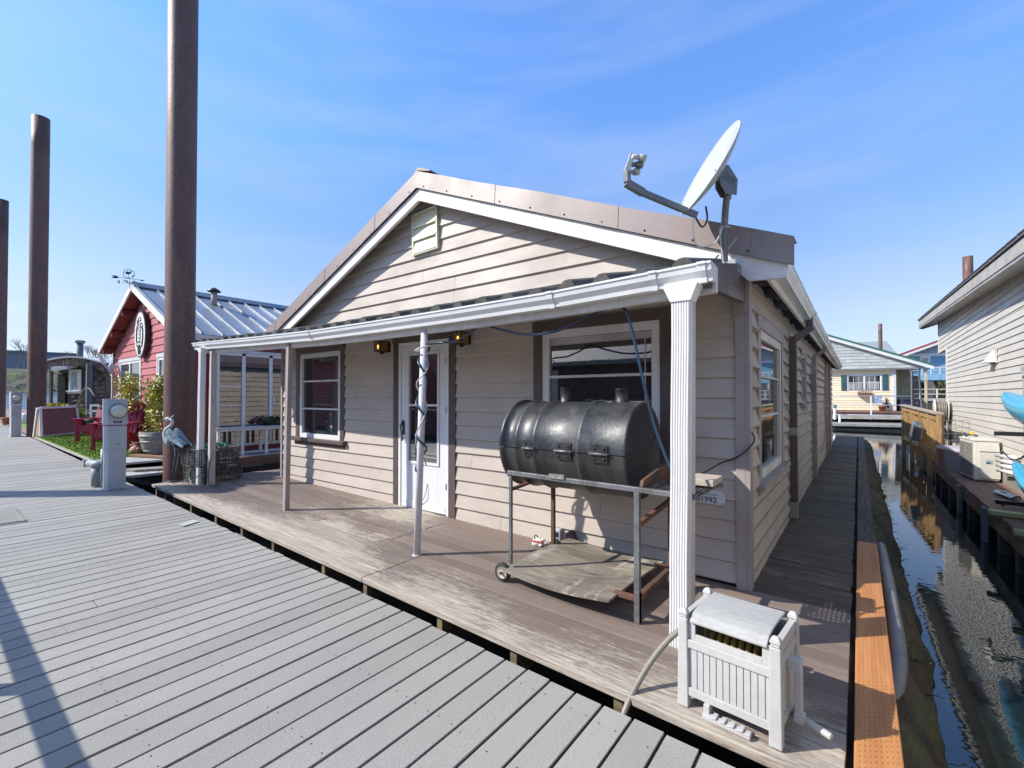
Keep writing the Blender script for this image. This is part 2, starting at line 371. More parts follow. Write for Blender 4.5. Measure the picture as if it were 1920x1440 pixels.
def porch_wear(sp, op, rng):
    a = rng(sp.outputs['Y'], -1.62, -.85, .72, -.62)                      # foot-worn towards the dock
    cx = op('ABSOLUTE', op('ADD', sp.outputs['X'], 3.75), 0.0)
    d = rng(cx, .2, 1.6, .95, 0)                                            # the worn path to the door
    c = rng(sp.outputs['X'], -7.5, -6.2, .35, 0)
    return op('ADD', op('ADD', a, d), c)
porch_m = wornwood('worn_brown_deck_paint', (.160,.120,.098), (.20,.155,.13), (.46,.405,.335), (.27,.23,.185), porch_wear)
def walk_wear(sp, op, rng): return rng(sp.outputs['Y'], -1.4, 1.2, .35, -.25)
walk_m = wornwood('weathered_walkway_boards', (.115,.085,.058), (.065,.05,.034), (.32,.255,.19), (.155,.122,.09), walk_wear, moss=(.075,.068,.032))
rr = random.Random(5)
def front(x): return -1.505-.018*(x+7.5)
mb = MB()
def board(mb, x0, x1, y0a, y0b, y1, th=.038, rnd=None, lift=0.0):
    mb.hexa([(x0,y0a,gz(x0)-th),(x1,y0b,gz(x1)-th),(x1,y1,gz(x1)-th),(x0,y1,gz(x0)-th),(x0,y0a,gz(x0)+lift),(x1,y0b,gz(x1)+lift),(x1,y1,gz(x1)+lift),(x0,y1,gz(x0)+lift)], rr.random() if rnd is None else rnd)
PXL, PXR = -7.5, .605
y = -1.44; row = 0
cuts0 = [PXL,-2.31,PXR]
for a, bq in zip(cuts0, cuts0[1:]): board(mb, a+.004, bq-.004, front(a), front(bq), -1.443)
while y < .0:
    y1 = min(y+.139, .012)
    js = [PXL]+sorted(rr.uniform(-6.8,.2) for _ in range(2))+[PXR]
    if -1.0 > y > -1.45: js = [PXL,-2.31+.006,PXR]
    if -1.05 < y: js = [PXL,-3.95,-2.86,PXR] if row % 3 else [PXL,-5.6,-3.95,-2.9,PXR]
    for a, bq in zip(js, js[1:]): board(mb, a+.0022, bq-.0022, y, y, y1-.0042, lift=rr.uniform(-.002,.002))
    y = y1; row += 1
while y < 1.3:
    board(mb, PXL+.05, -6.66, y, y, y+.135); y += .139
struct(mb, 'porch_deck', porch_m, .003)
mb = MB(); y = .012
while y < 17.3:
    a = .0; board(mb, a+rr.uniform(-.01,0), PXR+rr.uniform(-.012,.004), y, y, y+.134, lift=rr.uniform(-.004,.003)); y += .139
struct(mb, 'walkway', walk_m, .003)
mb = MB()
for x in (-7.4,-7.0,-6.62,-6.0,-5.2,-4.5,-3.8,-2.9,-2.31,-1.5,-.9,-.27,.4): mb.box(x-.022,x+.022,-1.62-.012*(x) if False else front(x)+.03,-.2,gz(x)-.2,gz(x)-.04)
for y in [i*1.0 for i in range(1,18)]: mb.box(.0,.6,y-.02,y+.02,-.25,-.04)
struct(mb, 'deck_joists', M('old_joist_wood', (.22,.175,.09), (.13,.10,.06), rough=.8, bump=.3, st=X_))
mb = MB(); mb.box(-7.3,.5,-1.2,13,-.75,-.215); mb.box(-7.3,.45,13,17.0,-.75,-.26)
struct(mb, 'float_underside', deck_join_m)

orange_m = M('pressure_treated_lumber', (.50,.225,.075), (.42,.175,.06), rough=.62, scale=5, st=(6,.5,6), bump=.15, fine=.1, rv=.04)
old_beam_m = M('weathered_beam', (.105,.083,.066), (.06,.05,.042), rough=.8, scale=5, st=(7,.4,7), bump=.4, fine=.2, c3=(.09,.08,.04), s3=2)
t = thing('edge_beam', 'long timber kerb along the walkway, fresh orange at the near end, grey beyond', 'kerb', (.695,0,0))
mb = MB(); mb.box(.628,.778,-2.4,1.83,-.12,.012); o = mb.build('fresh_timber', orange_m, t, .006); o['label'] = 'fresh orange treated timber with rows of incised slits'
inc = MB(); rr = random.Random(9)
yy = -1.9
while yy < 1.78:
    for k in range(8):
        xx = .645+.017*k
        inc.box(xx-.0009,xx+.0009,yy+k*.011,yy+k*.011+.010,.0125,.0132)
    yy += .034
inc.build('incised_slits', M('incised_shadow_wood', (.23,.085,.03), rough=.8), t)
mb = MB(); mb.box(.628,.772,1.836,17.3,-.13,.006); o = mb.build('old_timber', old_beam_m, t, .008); o['label'] = 'weathered grey brown timber'
tag(MB().tube(bez([(.70,-.75,-.25),(.79,-.50,-.17),(.826,-.15,-.11),(.828,.5,-.092),(.828,1.2,-.095),(.815,2.25,-.11)],4), .042, 12).build('conduit_pipe', M('grey_pvc', (.20,.205,.21), (.15,.155,.155), rough=.5, fine=.08)), 'grey plastic pipe running beside the orange kerb above the water', 'pipe')
# float log, rough and mossy
bm = bmesh.new(); rr = random.Random(21)
rows = []; nk = 26
from mathutils import noise as mnoise
y = -3.0; ys = []
while y < 17.4: ys.append(y); y += .09
vs = []; fs = []
for j, y in enumerate(ys):
    for k in range(nk):
        a = -PI*.75+PI*1.5*k/(nk-1)
        r = .40+.05*mnoise.noise(V((math.cos(a)*2, y*.9, math.sin(a)*2)))+.035*mnoise.noise(V((math.cos(a)*7, y*3.2, math.sin(a)*7)))+.02*mnoise.noise(V((math.cos(a)*18, y*9, math.sin(a)*18)))
        if y > 3: r += .05*mnoise.noise(V((3,y*2.2,a*3)))
        vs.append((.60+r*math.cos(a)*1.0, y, -.50+r*math.sin(a)*1.06))
for j in range(len(ys)-1):
    for k in range(nk-1): fs.append((j*nk+k, j*nk+k+1, (j+1)*nk+k+1, (j+1)*nk+k))
bm.free()
log_m = M('mossy_float_log', (.085,.060,.034), (.035,.027,.018), rough=.85, scale=3, st=(2,.7,2), bump=.8, bs=25, fine=.3, c3=(.095,.105,.028), s3=2.6, lo3=.50, hi3=.66, bd=.03)
o = MB().add(vs, fs, .5, True).build('float_log', log_m); tag(o, 'dark mossy flotation log lying in the water along the walkway', 'log')
# twigs and weeds growing on the log
mb = MB()
for _ in range(70):
    y = rr.uniform(-1.2, 8); a = rr.uniform(.1, 1.0); p = V((.60+.4*math.cos(a), y, -.5+.42*math.sin(a)))
    pts = [p]; d = V((rr.uniform(.2,1), rr.uniform(-.8,.8), rr.uniform(.0,.6)))
    for q in range(3): pts.append(pts[-1]+d*.03+V((rr.uniform(-.015,.015),rr.uniform(-.015,.015),rr.uniform(-.015,.01))))
    mb.tube(pts, [.003,.0025,.002,.001], 4)
    for q in range(3):
        c = pts[rr.randrange(1,4)]; s = rr.uniform(.008,.02)
        mb.add([c, c+V((s,s*.4,s*.3)), c+V((s*.3,s,.5*s))], [(0,1,2)])
tag(mb.build('log_weeds', M('drab_weeds', (.06,.065,.02), (.07,.05,.025))), 'sparse weeds and twigs sprouting from the float log', 'weeds', kind='stuff')
# ---------- the floating house ----------
def lap_wall(mb, T, z0, z1, exp_, xl, xr, openings=(), prot=.014, rng_=None, joint=2.6, edge=None):
    """clapboards: T(s, out, z) gives the world point; xl/xr are functions of z; openings are (s0,s1,z0,z1)"""
    rg = rng_ or random.Random(11)
    z = z0
    while z < z1-1e-4:
        zt = min(z+exp_, z1)
        cuts = sorted({z, zt}|{q for o in openings for q in (o[2], o[3]) if z < q < zt})
        jo = []; s = xl(z)+rg.uniform(.3, joint)
        while s < xr(z): jo.append(s); s += rg.uniform(joint*.7, joint*1.6)
        for a, b in zip(cuts, cuts[1:]):
            oa = prot*(zt-a)/exp_; ob = prot*(zt-b)/exp_
            mid = (a+b)/2
            segs = [(xl, xr)]
            edges = []
            for o in sorted(openings):
                if o[2] < mid < o[3]: edges.append((o[0], o[1]))
            spans = []; cur = None
            L0 = lambda q: xl(q); R0 = lambda q: xr(q)
            prevf = L0
            for (s0, s1) in edges:
                spans.append((prevf, (lambda v: (lambda q: v))(s0))); prevf = (lambda v: (lambda q: v))(s1)
            spans.append((prevf, R0))
            for (fa, fb) in spans:
                la, lb, ra, rb = fa(a), fa(b), fb(a), fb(b)
                if ra-la < .01 and rb-lb < .01: continue
                rb = max(rb, lb+.001); ra = max(ra, la+.001)
                inner = [j for j in jo if max(la, lb)+.1 < j < min(ra, rb)-.1]
                ks = [None]+inner+[None]
                for i in range(len(ks)-1):
                    A0 = la if ks[i] is None else ks[i]+.0015; A1 = lb if ks[i] is None else ks[i]+.0015
                    B0 = ra if ks[i+1] is None else ks[i+1]-.0015; B1 = rb if ks[i+1] is None else ks[i+1]-.0015
                    rn = rg.random(); wob = rg.uniform(-.002, .0025)
                    lip = a == z and b-a > .03
                    al = a+exp_*.075 if lip else a
                    p = [T(A0, oa+wob, al), T(B0, oa+wob*.3, al), T(B1, ob, b), T(A1, ob, b)]
                    mb.quad(*p, rnd=rn)
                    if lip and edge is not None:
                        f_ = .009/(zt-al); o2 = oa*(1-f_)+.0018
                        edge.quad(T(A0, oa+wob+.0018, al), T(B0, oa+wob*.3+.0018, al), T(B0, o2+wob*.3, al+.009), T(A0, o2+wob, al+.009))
                    if lip:
                        mb.quad(T(A0, oa-prot*.85, a), T(B0, oa-prot*.85, a), T(B0, oa+wob*.3, al), T(A0, oa+wob, al), rnd=0.0)
                        mb.quad(T(A0, -.006, a), T(B0, -.006, a), T(B0, oa-prot*.85, a), T(A0, oa-prot*.85, a), rnd=0.0)
                    elif a == z: mb.quad(T(A0, -.004, a), T(B0, -.004, a), T(B0, oa+wob*.3, a), T(A0, oa+wob, a), rnd=rn)
        z = zt

RX, RZ, SL = -3.30, 3.742, .416            # ridge of the fascia top
def roof_z(x): return RZ-SL*abs(x-RX)
HY = 13.0
house = thing('floating_house', 'taupe lap-sided floating house with low gable, front porch and white gutters', 'house', (-3.36,6.5,.06))
core = MB()
core.box(-6.69,-.03,.06,HY-.03,-.1,2.32); core.poly([(-6.69,.06,2.32),(-.03,.06,2.32),(-.03,.06,roof_z(0)-.15),(RX,.06,RZ-.15),(-6.69,.06,roof_z(-6.69)-.15)], (0,HY-.1,0))
W1 = (-6.29,-5.0,.77,2.13); DR = (-3.94,-2.88,.0,2.15); W2 = (-1.84,-.52,.74,2.10)
Tf = lambda s, o, z: (s, -o, z)
fb = MB()
HL, HR = -6.72, 0.0
zb = lambda x: 0
lap_wall(fb, Tf, .02, 3.75, .15, lambda z: max(HL, RX-(RZ+.015-z)/SL) if z > 2.2 else HL, lambda z: min(HR, RX+(RZ+.015-z)/SL) if z > 2.2 else HR, [W1, DR, W2], .020)
o = fb.build('wall', siding_m, house)
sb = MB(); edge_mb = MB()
Ts = lambda s, o, z: (o, s, z)
W3 = (.42,1.93,.70,2.05); W4 = (3.85,4.62,1.28,2.08)
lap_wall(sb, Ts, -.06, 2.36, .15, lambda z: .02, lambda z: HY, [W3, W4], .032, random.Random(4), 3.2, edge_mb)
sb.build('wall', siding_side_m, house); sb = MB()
lap_wall(sb, lambda s, o, z: (HL-o, s, z), -.1, 2.3, .15, lambda z: .0, lambda z: HY, [], .016, random.Random(6), 3.2)
sb.build('wall', siding_side_m, house)
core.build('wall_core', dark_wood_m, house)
edge_mb.build('lap_shade_lines', M('lap_shade_line', (.15,.122,.098), (.23,.19,.155), rough=.8, scale=3, st=(1,.5,1), fine=.2), house)  # dark strips painting the lap shade along each side-wall board's lower edge
# corner boards
for q in ((-.062,.004,-.03,.0,-.005,2.36),(.0041,.036,-.03,.075,-.01,2.36),(-6.75,-6.70,-.03,.08,.1,2.3)):
    MB().box(*q).build('corner_board', taupe_trim_m, house, .003)

def window(par, T, o, trim, trim_w, frame_w, bars=(), vbars=(), sill=True, frame_m=white_m, glassm=None, trim_m=brown_trim_m, label=None, recess=.03, blind=False):
    """casing, frame, sash bars and pane; T(s,out,z)->world"""
    s0, s1, z0, z1 = o
    def bx(mb, a, b, c, d, e, f): mb.hexa([T(a,c,e),T(b,c,e),T(b,d,e),T(a,d,e),T(a,c,f),T(b,c,f),T(b,d,f),T(a,d,f)])
    mb = MB(); t = trim_w
    bx(mb, s0,s0+t,-.02,.024,z0,z1-t); bx(mb, s1-t,s1,-.02,.024,z0,z1-t); bx(mb, s0-.01,s1+.01,-.02,.028,z1-t,z1)
    w_ = mb.build('window', trim_m, par, .003)
    if label: w_['label'] = label
    if sill:
        mb = MB(); bx(mb, s0-.05,s1+.05,-.02,.075,z0-.045,z0+.004); bx(mb, s0-.02,s1+.02,-.02,.03,z0-.10,z0-.046)
        mb.build('sill', trim_m, w_, .004)
    a, b, c, d = s0+t, s1-t, z0+.005, z1-t
    f = frame_w; mb = MB()
    bx(mb, a,a+f,-.02,.012,c,d); bx(mb, b-f,b,-.02,.012,c,d); bx(mb, a+f,b-f,-.02,.012,c,c+f); bx(mb, a+f,b-f,-.02,.012,d-f,d)
    for zz in bars: bx(mb, a+f,b-f,-.02,.004,zz-.012,zz+.012)
    for ss in vbars: bx(mb, ss-.009,ss+.009,-.02,.003,c+f,d-f)
    mb.build('frame', frame_m, w_, .002)
    mb = MB(); bx(mb, a+f-.004,b-f+.004,-.05,-recess+.012,c+f-.004,d-f+.004)
    mb.build('pane', glassm or glass_m, w_)
    if blind:
        mb = MB(); z = d-f-.004
        for k in range(5): bx(mb, a+f+.01,b-f-.01,-.018,-.012+.004*(k % 2),z-.012,z-.001); z -= .0125
        bx(mb, b-f-.065,b-f-.058,-.018,-.011,c+f+.1,z)
        mb.build('blind', blind_m, w_)
    return w_
window(house, Tf, W1, 0, .095, .065, bars=(1.21,1.62))
window(house, Tf, W2, 0, .095, .072, bars=(1.57,1.17), blind=True)
window(house, Ts, W3, 0, .11, .075, bars=(1.56,1.22), frame_m=M('cream_sash', (.60,.57,.50), (.52,.49,.43)), trim_m=taupe_trim_m)
window(house, Ts, W4, 0, .08, .04, bars=(1.7,), frame_m=M('cream_sash_dull', (.45,.42,.37)), trim_m=taupe_trim_m)

# door
mb = MB(); mb.box(-3.94,-3.845,-.024,.03,.03,2.045); mb.box(-2.98,-2.88,-.024,.03,.03,2.045); mb.box(-3.955,-2.865,-.028,.03,2.046,2.17)
dr = mb.build('door', brown_trim_m, house, .003)
mb = MB(); mb.box(-3.842,-3.80,-.022,.03,.055,2.04); mb.box(-3.02,-2.985,-.022,.03,.055,2.04); mb.box(-3.80,-3.02,-.022,.03,2.0,2.04)
mb.build('door_frame', white_m, dr, .003)
DGX0, DGX1 = -3.655,-3.165
mb = MB()
mb.box(-3.796,DGX0,-.012,.02,.065,1.996); mb.box(DGX1,-3.024,-.012,.02,.065,1.996); mb.box(DGX0,DGX1,-.012,.02,.065,.625); mb.box(DGX0,DGX1,-.012,.02,1.88,1.996)
for a,b_,c,d in ((DGX0-.03,DGX0,.595,1.91),(DGX1,DGX1+.03,.595,1.91)): mb.box(a,b_,-.024,-.0125,c,d)
mb.box(DGX0,DGX1,-.024,-.0125,.595,.625); mb.box(DGX0,DGX1,-.024,-.0125,1.88,1.91); mb.box(DGX0,DGX1,-.02,.0,1.275,1.30)
mb.box(-3.78,-3.04,-.016,-.0122,.07,.16)
mb.build('door_leaf', door_m, dr, .003)
mb = MB(); mb.box(DGX0-.002,DGX1+.002,.002,.012,1.29,1.885); mb.box(DGX0-.002,DGX1+.002,-.004,.006,.62,1.28)
mb.build('door_glass', glass_m, dr)
mb = MB(); mb.box(-3.772,-3.735,-.022,-.0125,.93,1.08); mb.tube(bez([(-3.755,-.03,1.06),(-3.755,-.062,1.05),(-3.735,-.068,.98),(-3.72,-.062,.90),(-3.735,-.05,.86),(-3.75,-.03,.88)],4), .0075, 6); mb.box(-3.77,-3.74,-.03,-.012,1.04,1.10)
mb.build('door_handle', black_m, dr, .002)
for z in (.35,1.2,1.75): MB().box(-3.03,-3.012,-.03,-.022,z,z+.07).build('hinge', grey_metal_m, dr)
mb = MB(); mb.box(-3.84,-2.98,-.05,.03,.012,.05); mb.build('threshold', M('bare_threshold_wood', (.40,.28,.15), (.30,.2,.1), st=X_, bump=.2), dr, .003)

# gable vent, tilted a touch
mb = MB(); TV = Matrix.Translation(V((-3.36,-.02,3.315))) @ Matrix.Rotation(math.radians(-2), 4, 'Y'); mb.M = TV
mb.box(-.215,-.19,-.03,.01,-.25,.25); mb.box(.19,.215,-.03,.01,-.25,.25); mb.box(-.19,.19,-.03,.01,.225,.25); mb.box(-.19,.19,-.03,.01,-.25,-.225)
for k in range(3):
    z = -.22+.15*k
    mb.hexa([(-.19,-.034,z+.002),(.19,-.034,z+.002),(.19,-.008,z+.14),(-.19,-.008,z+.14),(-.19,-.028,z-.004),(.19,-.028,z-.004),(.19,.0,z+.138),(-.19,.0,z+.138)])
    mb.box(-.19,.19,-.036,-.012,z-.014,z+.002)
mb.build('vent', cream_m, house, .002)

# roof: corrugated sheets, rake flashing, fascia
mb = MB()
for sgn in (-1, 1):
    xe = RX+sgn*(3.41 if sgn > 0 else 3.55)
    LX = abs(xe-RX)
    n = int((HY+.5)/.11); 
    for i in range(n):
        y0 = -.11+i*.11
        prof = [(0,0),(.03,0),(.045,.02),(.075,.02),(.09,0),(.11,0)]
        for (a, ha), (b_, hb) in zip(prof, prof[1:]):
            zz = RZ+.125
            ze = zz-SL*LX
            mb.quad((RX,y0+a,zz+ha),(xe,y0+a,ze+ha),(xe,y0+b_,ze+hb),(RX,y0+b_,zz+hb), .5)
    mb.hexa([(RX,-.15,RZ+.02),(xe,-.15,RZ+.02-SL*LX),(xe,HY+.25,RZ+.02-SL*LX),(RX,HY+.25,RZ+.02),(RX,-.15,RZ+.11),(xe,-.15,RZ+.11-SL*LX),(xe,HY+.25,RZ+.11-SL*LX),(RX,HY+.25,RZ+.11)])
roof = mb.build('roof', flash_dark_m, house)
mb = MB(); mb.poly([(RX-.24,-.205,RZ+.135-.1),(RX,-.205,RZ+.235),(RX+.2,-.205,RZ+.15),(RX+.2,-.205,RZ+.135),(RX,-.205,RZ+.20),(RX-.24,-.205,RZ+.10-.1)], (0,HY+.4,0)); mb.build('ridge_cap', flash_dark_m, roof)
FH = .19
for sgn, cuts in ((-1, [0,.95,2.1,3.55]), (1, [0,1.12,2.4,3.63])):
    mb = MB(); scs = []
    for a, b_ in zip(cuts, cuts[1:]):
        sub = 5
        for q in range(sub):
            s0 = a+(b_-a)*q/sub; s1 = a+(b_-a)*(q+1)/sub+(.02 if q == sub-1 and b_ < 3.5 else 0)
            x0, x1 = RX+sgn*s0, RX+sgn*s1
            w0 = .005*math.sin(s0*4.1+sgn) if s0 > .3 else 0; w1 = .005*math.sin(s1*4.1+sgn) if s1 > .3 else 0
            d = -.004 if q == sub-1 else 0
            za, zb_ = RZ-SL*s0, RZ-SL*s1
            mb.hexa([(x0,-.222+d,za),(x1,-.222+d,zb_),(x1,-.208,zb_),(x0,-.208,za),(x0,-.212+d,za+FH+w0),(x1,-.212+d,zb_+FH+w1),(x1,-.198,zb_+FH+w1),(x0,-.198,za+FH+w0)], .5)
            mb.hexa([(x0,-.198,za+FH-.012+w0),(x1,-.198,zb_+FH-.012+w1),(x1,-.06,zb_+FH-.012),(x0,-.06,za+FH-.012),(x0,-.198,za+FH+w0),(x1,-.198,zb_+FH+w1),(x1,-.06,zb_+FH),(x0,-.06,za+FH)], .5)
    for s in [.12+.36*i for i in range(10)]:
        x = RX+sgn*s; scs.append(MB().lathe([(.0001,-.0075),(.008,-.006),(.009,0)], (x,-.219,RZ-SL*s+.03), 'y', 8))
    fl = mb.build('rake_flashing', flash_m, roof)
    for q_ in scs: q_.build('screw', black_m, fl)
    mb = MB(); a, b_ = 0.0, (3.54 if sgn < 0 else 3.25)
    mb.poly([(RX,-.192,RZ-.001),(RX+sgn*b_,-.192,RZ-.001-SL*b_),(RX+sgn*(b_-.02),-.192,RZ-.135-SL*b_),(RX,-.192,RZ-.135)], (0,.04,0))
    mb.build('fascia', fascia_m, roof, .002)
# rotten fascia end by the dish
mb = MB(); b_ = 3.2
mb.poly([(RX+3.17,-.19,RZ-SL*3.17),(RX+3.6,-.19,RZ-SL*3.5),(RX+3.58,-.19,RZ-.12-SL*3.5),(RX+3.36,-.19,RZ-.15-SL*3.4),(RX+3.27,-.19,RZ-.11-SL*3.28),(RX+3.19,-.19,RZ-.14-SL*3.2)], (0,.03,0))
mb.build('fascia', fascia_m, roof)
# eave: rafter tails, sub-fascia, gutter, downspouts on the right side
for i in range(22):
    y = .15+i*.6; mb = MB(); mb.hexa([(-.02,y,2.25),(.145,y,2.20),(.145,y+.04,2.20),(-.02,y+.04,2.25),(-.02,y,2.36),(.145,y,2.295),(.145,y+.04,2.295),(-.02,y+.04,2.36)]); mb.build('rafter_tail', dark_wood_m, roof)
mb = MB(); mb.box(.146,.165,-.18,HY+.2,2.20,2.34); mb.build('eave_board', fascia_m, roof)
def kgutter(mb, x0, y0, y1, zt, sgn=1, h=.10, w=.11, n=6, sag=0.0):
    prof = [(0,0),(0,-h),(w*.62,-h),(w*.66,-h*.72),(w*.9,-h*.42),(w*.96,-h*.12),(w,-h*.1),(w,0),(w-.012,0),(w-.012,-.02)]
    for i in range(n):
        ya, yb = y0+(y1-y0)*i/n, y0+(y1-y0)*(i+1)/n
        for (a, za), (b_, zb_) in zip(prof, prof[1:]):
            mb.quad((x0+sgn*a,ya,zt(ya)+za),(x0+sgn*b_,ya,zt(ya)+zb_),(x0+sgn*b_,yb,zt(yb)+zb_),(x0+sgn*a,yb,zt(yb)+za), .5)
    for y in (y0, y1): mb.add([(x0+sgn*a,y,zt(y)+z) for a, z in prof[:8]], [tuple(range(8))], .5)
mb = MB(); kgutter(mb, .165, -.17, 5.1, lambda y: 2.365-.006*y); gt = mb.build('gutter', gutter_m, house)
mb = MB(); kgutter(mb, .165, 5.1, HY+.15, lambda y: 2.33-.003*(y-5)); mb.build('gutter', gutter_dirty_m, house)
mb = MB()
for y in (2.55,5.0,9.2): kgutter(mb, .16, y, y+.05, lambda q: 2.375-.006*q, h=.112, w=.124, n=1)
mb.build('gutter_joint', gutter_dirty_m, gt)
mb = MB(); mb.beam((.215,2.5,2.28),(.215,2.5,2.13), .07,.09, up=(0,1,0)); mb.beam((.23,2.5,2.17),(.05,2.44,2.02), .085,.075); mb.beam((.062,2.42,2.07),(.062,2.42,1.85), .075,.075, up=(0,1,0)); mb.box(.025,.10,2.38,2.45,1.04,1.9)
mb.box(.025,.10,2.38,2.45,.2,.95); d1 = mb.build('downspout', brown_trim_m, house, .006)
MB().box(.022,.103,2.377,2.453,.95,1.04).build('downspout_coupling', taupe_trim_m, d1, .004); MB().box(.02,.10,2.36,2.45,.02,.2).build('downspout_shoe', taupe_trim_m, d1, .004)
mb = MB(); mb.tube([(.21,5.6,2.24),(.20,5.6,2.16),(.07,5.55,2.08),(.06,5.53,1.95)], .042, 4, smooth=False); mb.box(.022,.095,5.5,5.57,.05,1.98); mb.box(.018,.1,5.49,5.58,.9,.93); mb.box(.018,.1,5.49,5.58,1.75,1.79); mb.build('downspout', taupe_trim_m, house, .006)
mb = MB(); mb.build('wall_conduit', taupe_trim_m, house) if False else None; MB().box(.022,.06,9.5,9.56,.0,2.2).build('wall_conduit', taupe_trim_m, house); MB().box(.022,.075,10.6,10.7,.0,2.25).build('wall_conduit', taupe_trim_m, house); MB().box(.022,.10,5.35,5.45,1.5,1.75).build('meter_base', taupe_trim_m, house); mb.tube([(.04,9.2,2.2),(.05,8.7,1.9),(.04,8.6,1.2),(.05,8.9,.7),(.05,8.2,.4),(.04,7.4,.28)], .008, 6); mb.build('wall_cable', taupe_trim_m, house)

# ---------- porch ----------
GP = [(-7.33,2.195),(-6.4,2.165),(-5.4,2.13),(-4.05,2.092),(-4.04,2.09),(-2.9,2.082),(-1.9,2.08),(-.99,2.085),(-.29,2.105),(.03,2.112)]
def gz_p(x):
    for (a, za), (b_, zb_) in zip(GP, GP[1:]):
        if a <= x <= b_: return za+(zb_-za)*(x-a)/(b_-a)
    return GP[0][1] if x < GP[0][0] else GP[-1][1]
YG = -.97
mb = MB(); prof = [(0,0),(0,-.10),(.068,-.10),(.073,-.075),(.098,-.045),(.105,-.014),(.112,-.012),(.112,0),(.10,0),(.10,-.02)]
for (a, za), (b_, zb_) in zip(GP, GP[1:]):
    if b_-a < .02: continue
    ns = max(1, int((b_-a)/.3))
    for i in range(ns):
        xa, xb = a+(b_-a)*i/ns, a+(b_-a)*(i+1)/ns
        for (p, zp), (q, zq) in zip(prof, prof[1:]):
            mb.quad((xa,YG-p,gz_p(xa)+zp),(xb,YG-p,gz_p(xb)+zp),(xb,YG-q,gz_p(xb)+zq),(xa,YG-q,gz_p(xa)+zq), .5)
for x in (GP[0][0], GP[-1][0]): mb.add([(x,YG-p,gz_p(x)+zp) for p, zp in prof[:8]], [tuple(range(8))], .5)
pg = mb.build('porch_gutter', gutter_m, house)
for x in (-4.04,-.99,-.29,-.02):
    mb = MB()
    for dx in (-.022,.022):
        pts = [(x+dx,YG-p*1.05+.002,gz_p(x)+zp*1.06+.002) for p, zp in prof[:8]]
    P0 = [(x-.022,YG-p*1.06,gz_p(x)+zp*1.07+.002) for p, zp in prof[1:8]]; P1 = [(x+.022,a[1],a[2]) for a in P0]
    for i in range(6): mb.quad(P0[i],P0[i+1],P1[i+1],P1[i],.5)
    mb.build('joint_band', gutter_m, pg)
# beam and soffit
mb = MB()
for (a, za), (b_, zb_) in zip(GP, GP[1:]):
    if b_-a < .02: continue
    mb.hexa([(a,YG+.001,za-.15),(b_,YG+.001,zb_-.15),(b_,YG+.045,zb_-.15),(a,YG+.045,za-.15),(a,YG+.001,za-.004),(b_,YG+.001,zb_-.004),(b_,YG+.045,zb_-.004),(a,YG+.045,za-.004)], .5)
mb.build('porch_beam', M('porch_beam_paint', (.62,.58,.55), (.54,.5,.47), rough=.6), house)
mb = MB(); x = -7.28
while x < -.05:
    x1 = x+.098; zf0, zf1 = gz_p(x)-.075, gz_p(x1)-.075
    mb.hexa([(x,YG+.046,zf0),(x1,YG+.046,zf1),(x1,-.002,2.215),(x,-.002,2.215),(x,YG+.046,zf0+.012),(x1,YG+.046,zf1+.012),(x1,-.002,2.227),(x,-.002,2.227)]); x += .102
mb.build('porch_soffit', soffit_m, house)
# corrugated porch roof
mb = MB(); x = -7.30; per = .25
rp = [(0,0),(.09,0),(.12,.03),(.145,.048),(.175,.05),(.2,.036),(.225,.004),(.25,0)]
rg = random.Random(8)
while x < -.06:
    k = rg.uniform(.8,1.15); j = rg.uniform(-.01,.01)
    for (a, ha), (b_, hb) in zip(rp, rp[1:]):
        xa, xb = x+a, x+b_
        za, zb_ = gz_p(xa)+.0, gz_p(xb)+.0
        pts = [(xa,YG-.055,za+.012+ha*k+j),(xb,YG-.055,zb_+.012+hb*k+j),(xb,-.005,2.36+hb*k),(xa,-.005,2.36+ha*k)]
        mb.quad(*pts, rnd=.5)
        mb.quad((xa,YG-.052,za-.004),(xb,YG-.052,zb_-.004),pts[1],pts[0], .2)
    x += per
mb.build('porch_roof', tile_m, house)
mb = MB()   # brown end flashing on the right of the porch roof, and plain one on the left
mb.hexa([(-.03,YG-.03,1.985),(.012,YG-.03,1.985),(.012,-.026,2.06),(-.03,-.026,2.06),(-.03,YG-.03,2.115),(.012,YG-.03,2.115),(.012,-.026,2.33),(-.03,-.026,2.33)])
mb.hexa([(-.10,YG,2.115),(.0,YG,2.115),(.0,-.026,2.33),(-.10,-.026,2.33),(-.10,YG,2.13),(.0,YG,2.13),(.0,-.026,2.345),(-.10,-.026,2.345)])
mb.build('porch_flashing', M('porch_flashing_brown', (.13,.093,.09), (.11,.08,.078), rough=.4, metal=.2, fine=.05), house, .003)
mb = MB(); mb.box(-.07,.018,-.05,-.0245,1.98,2.36); mb.build('corner_flashing', taupe_trim_m, house)
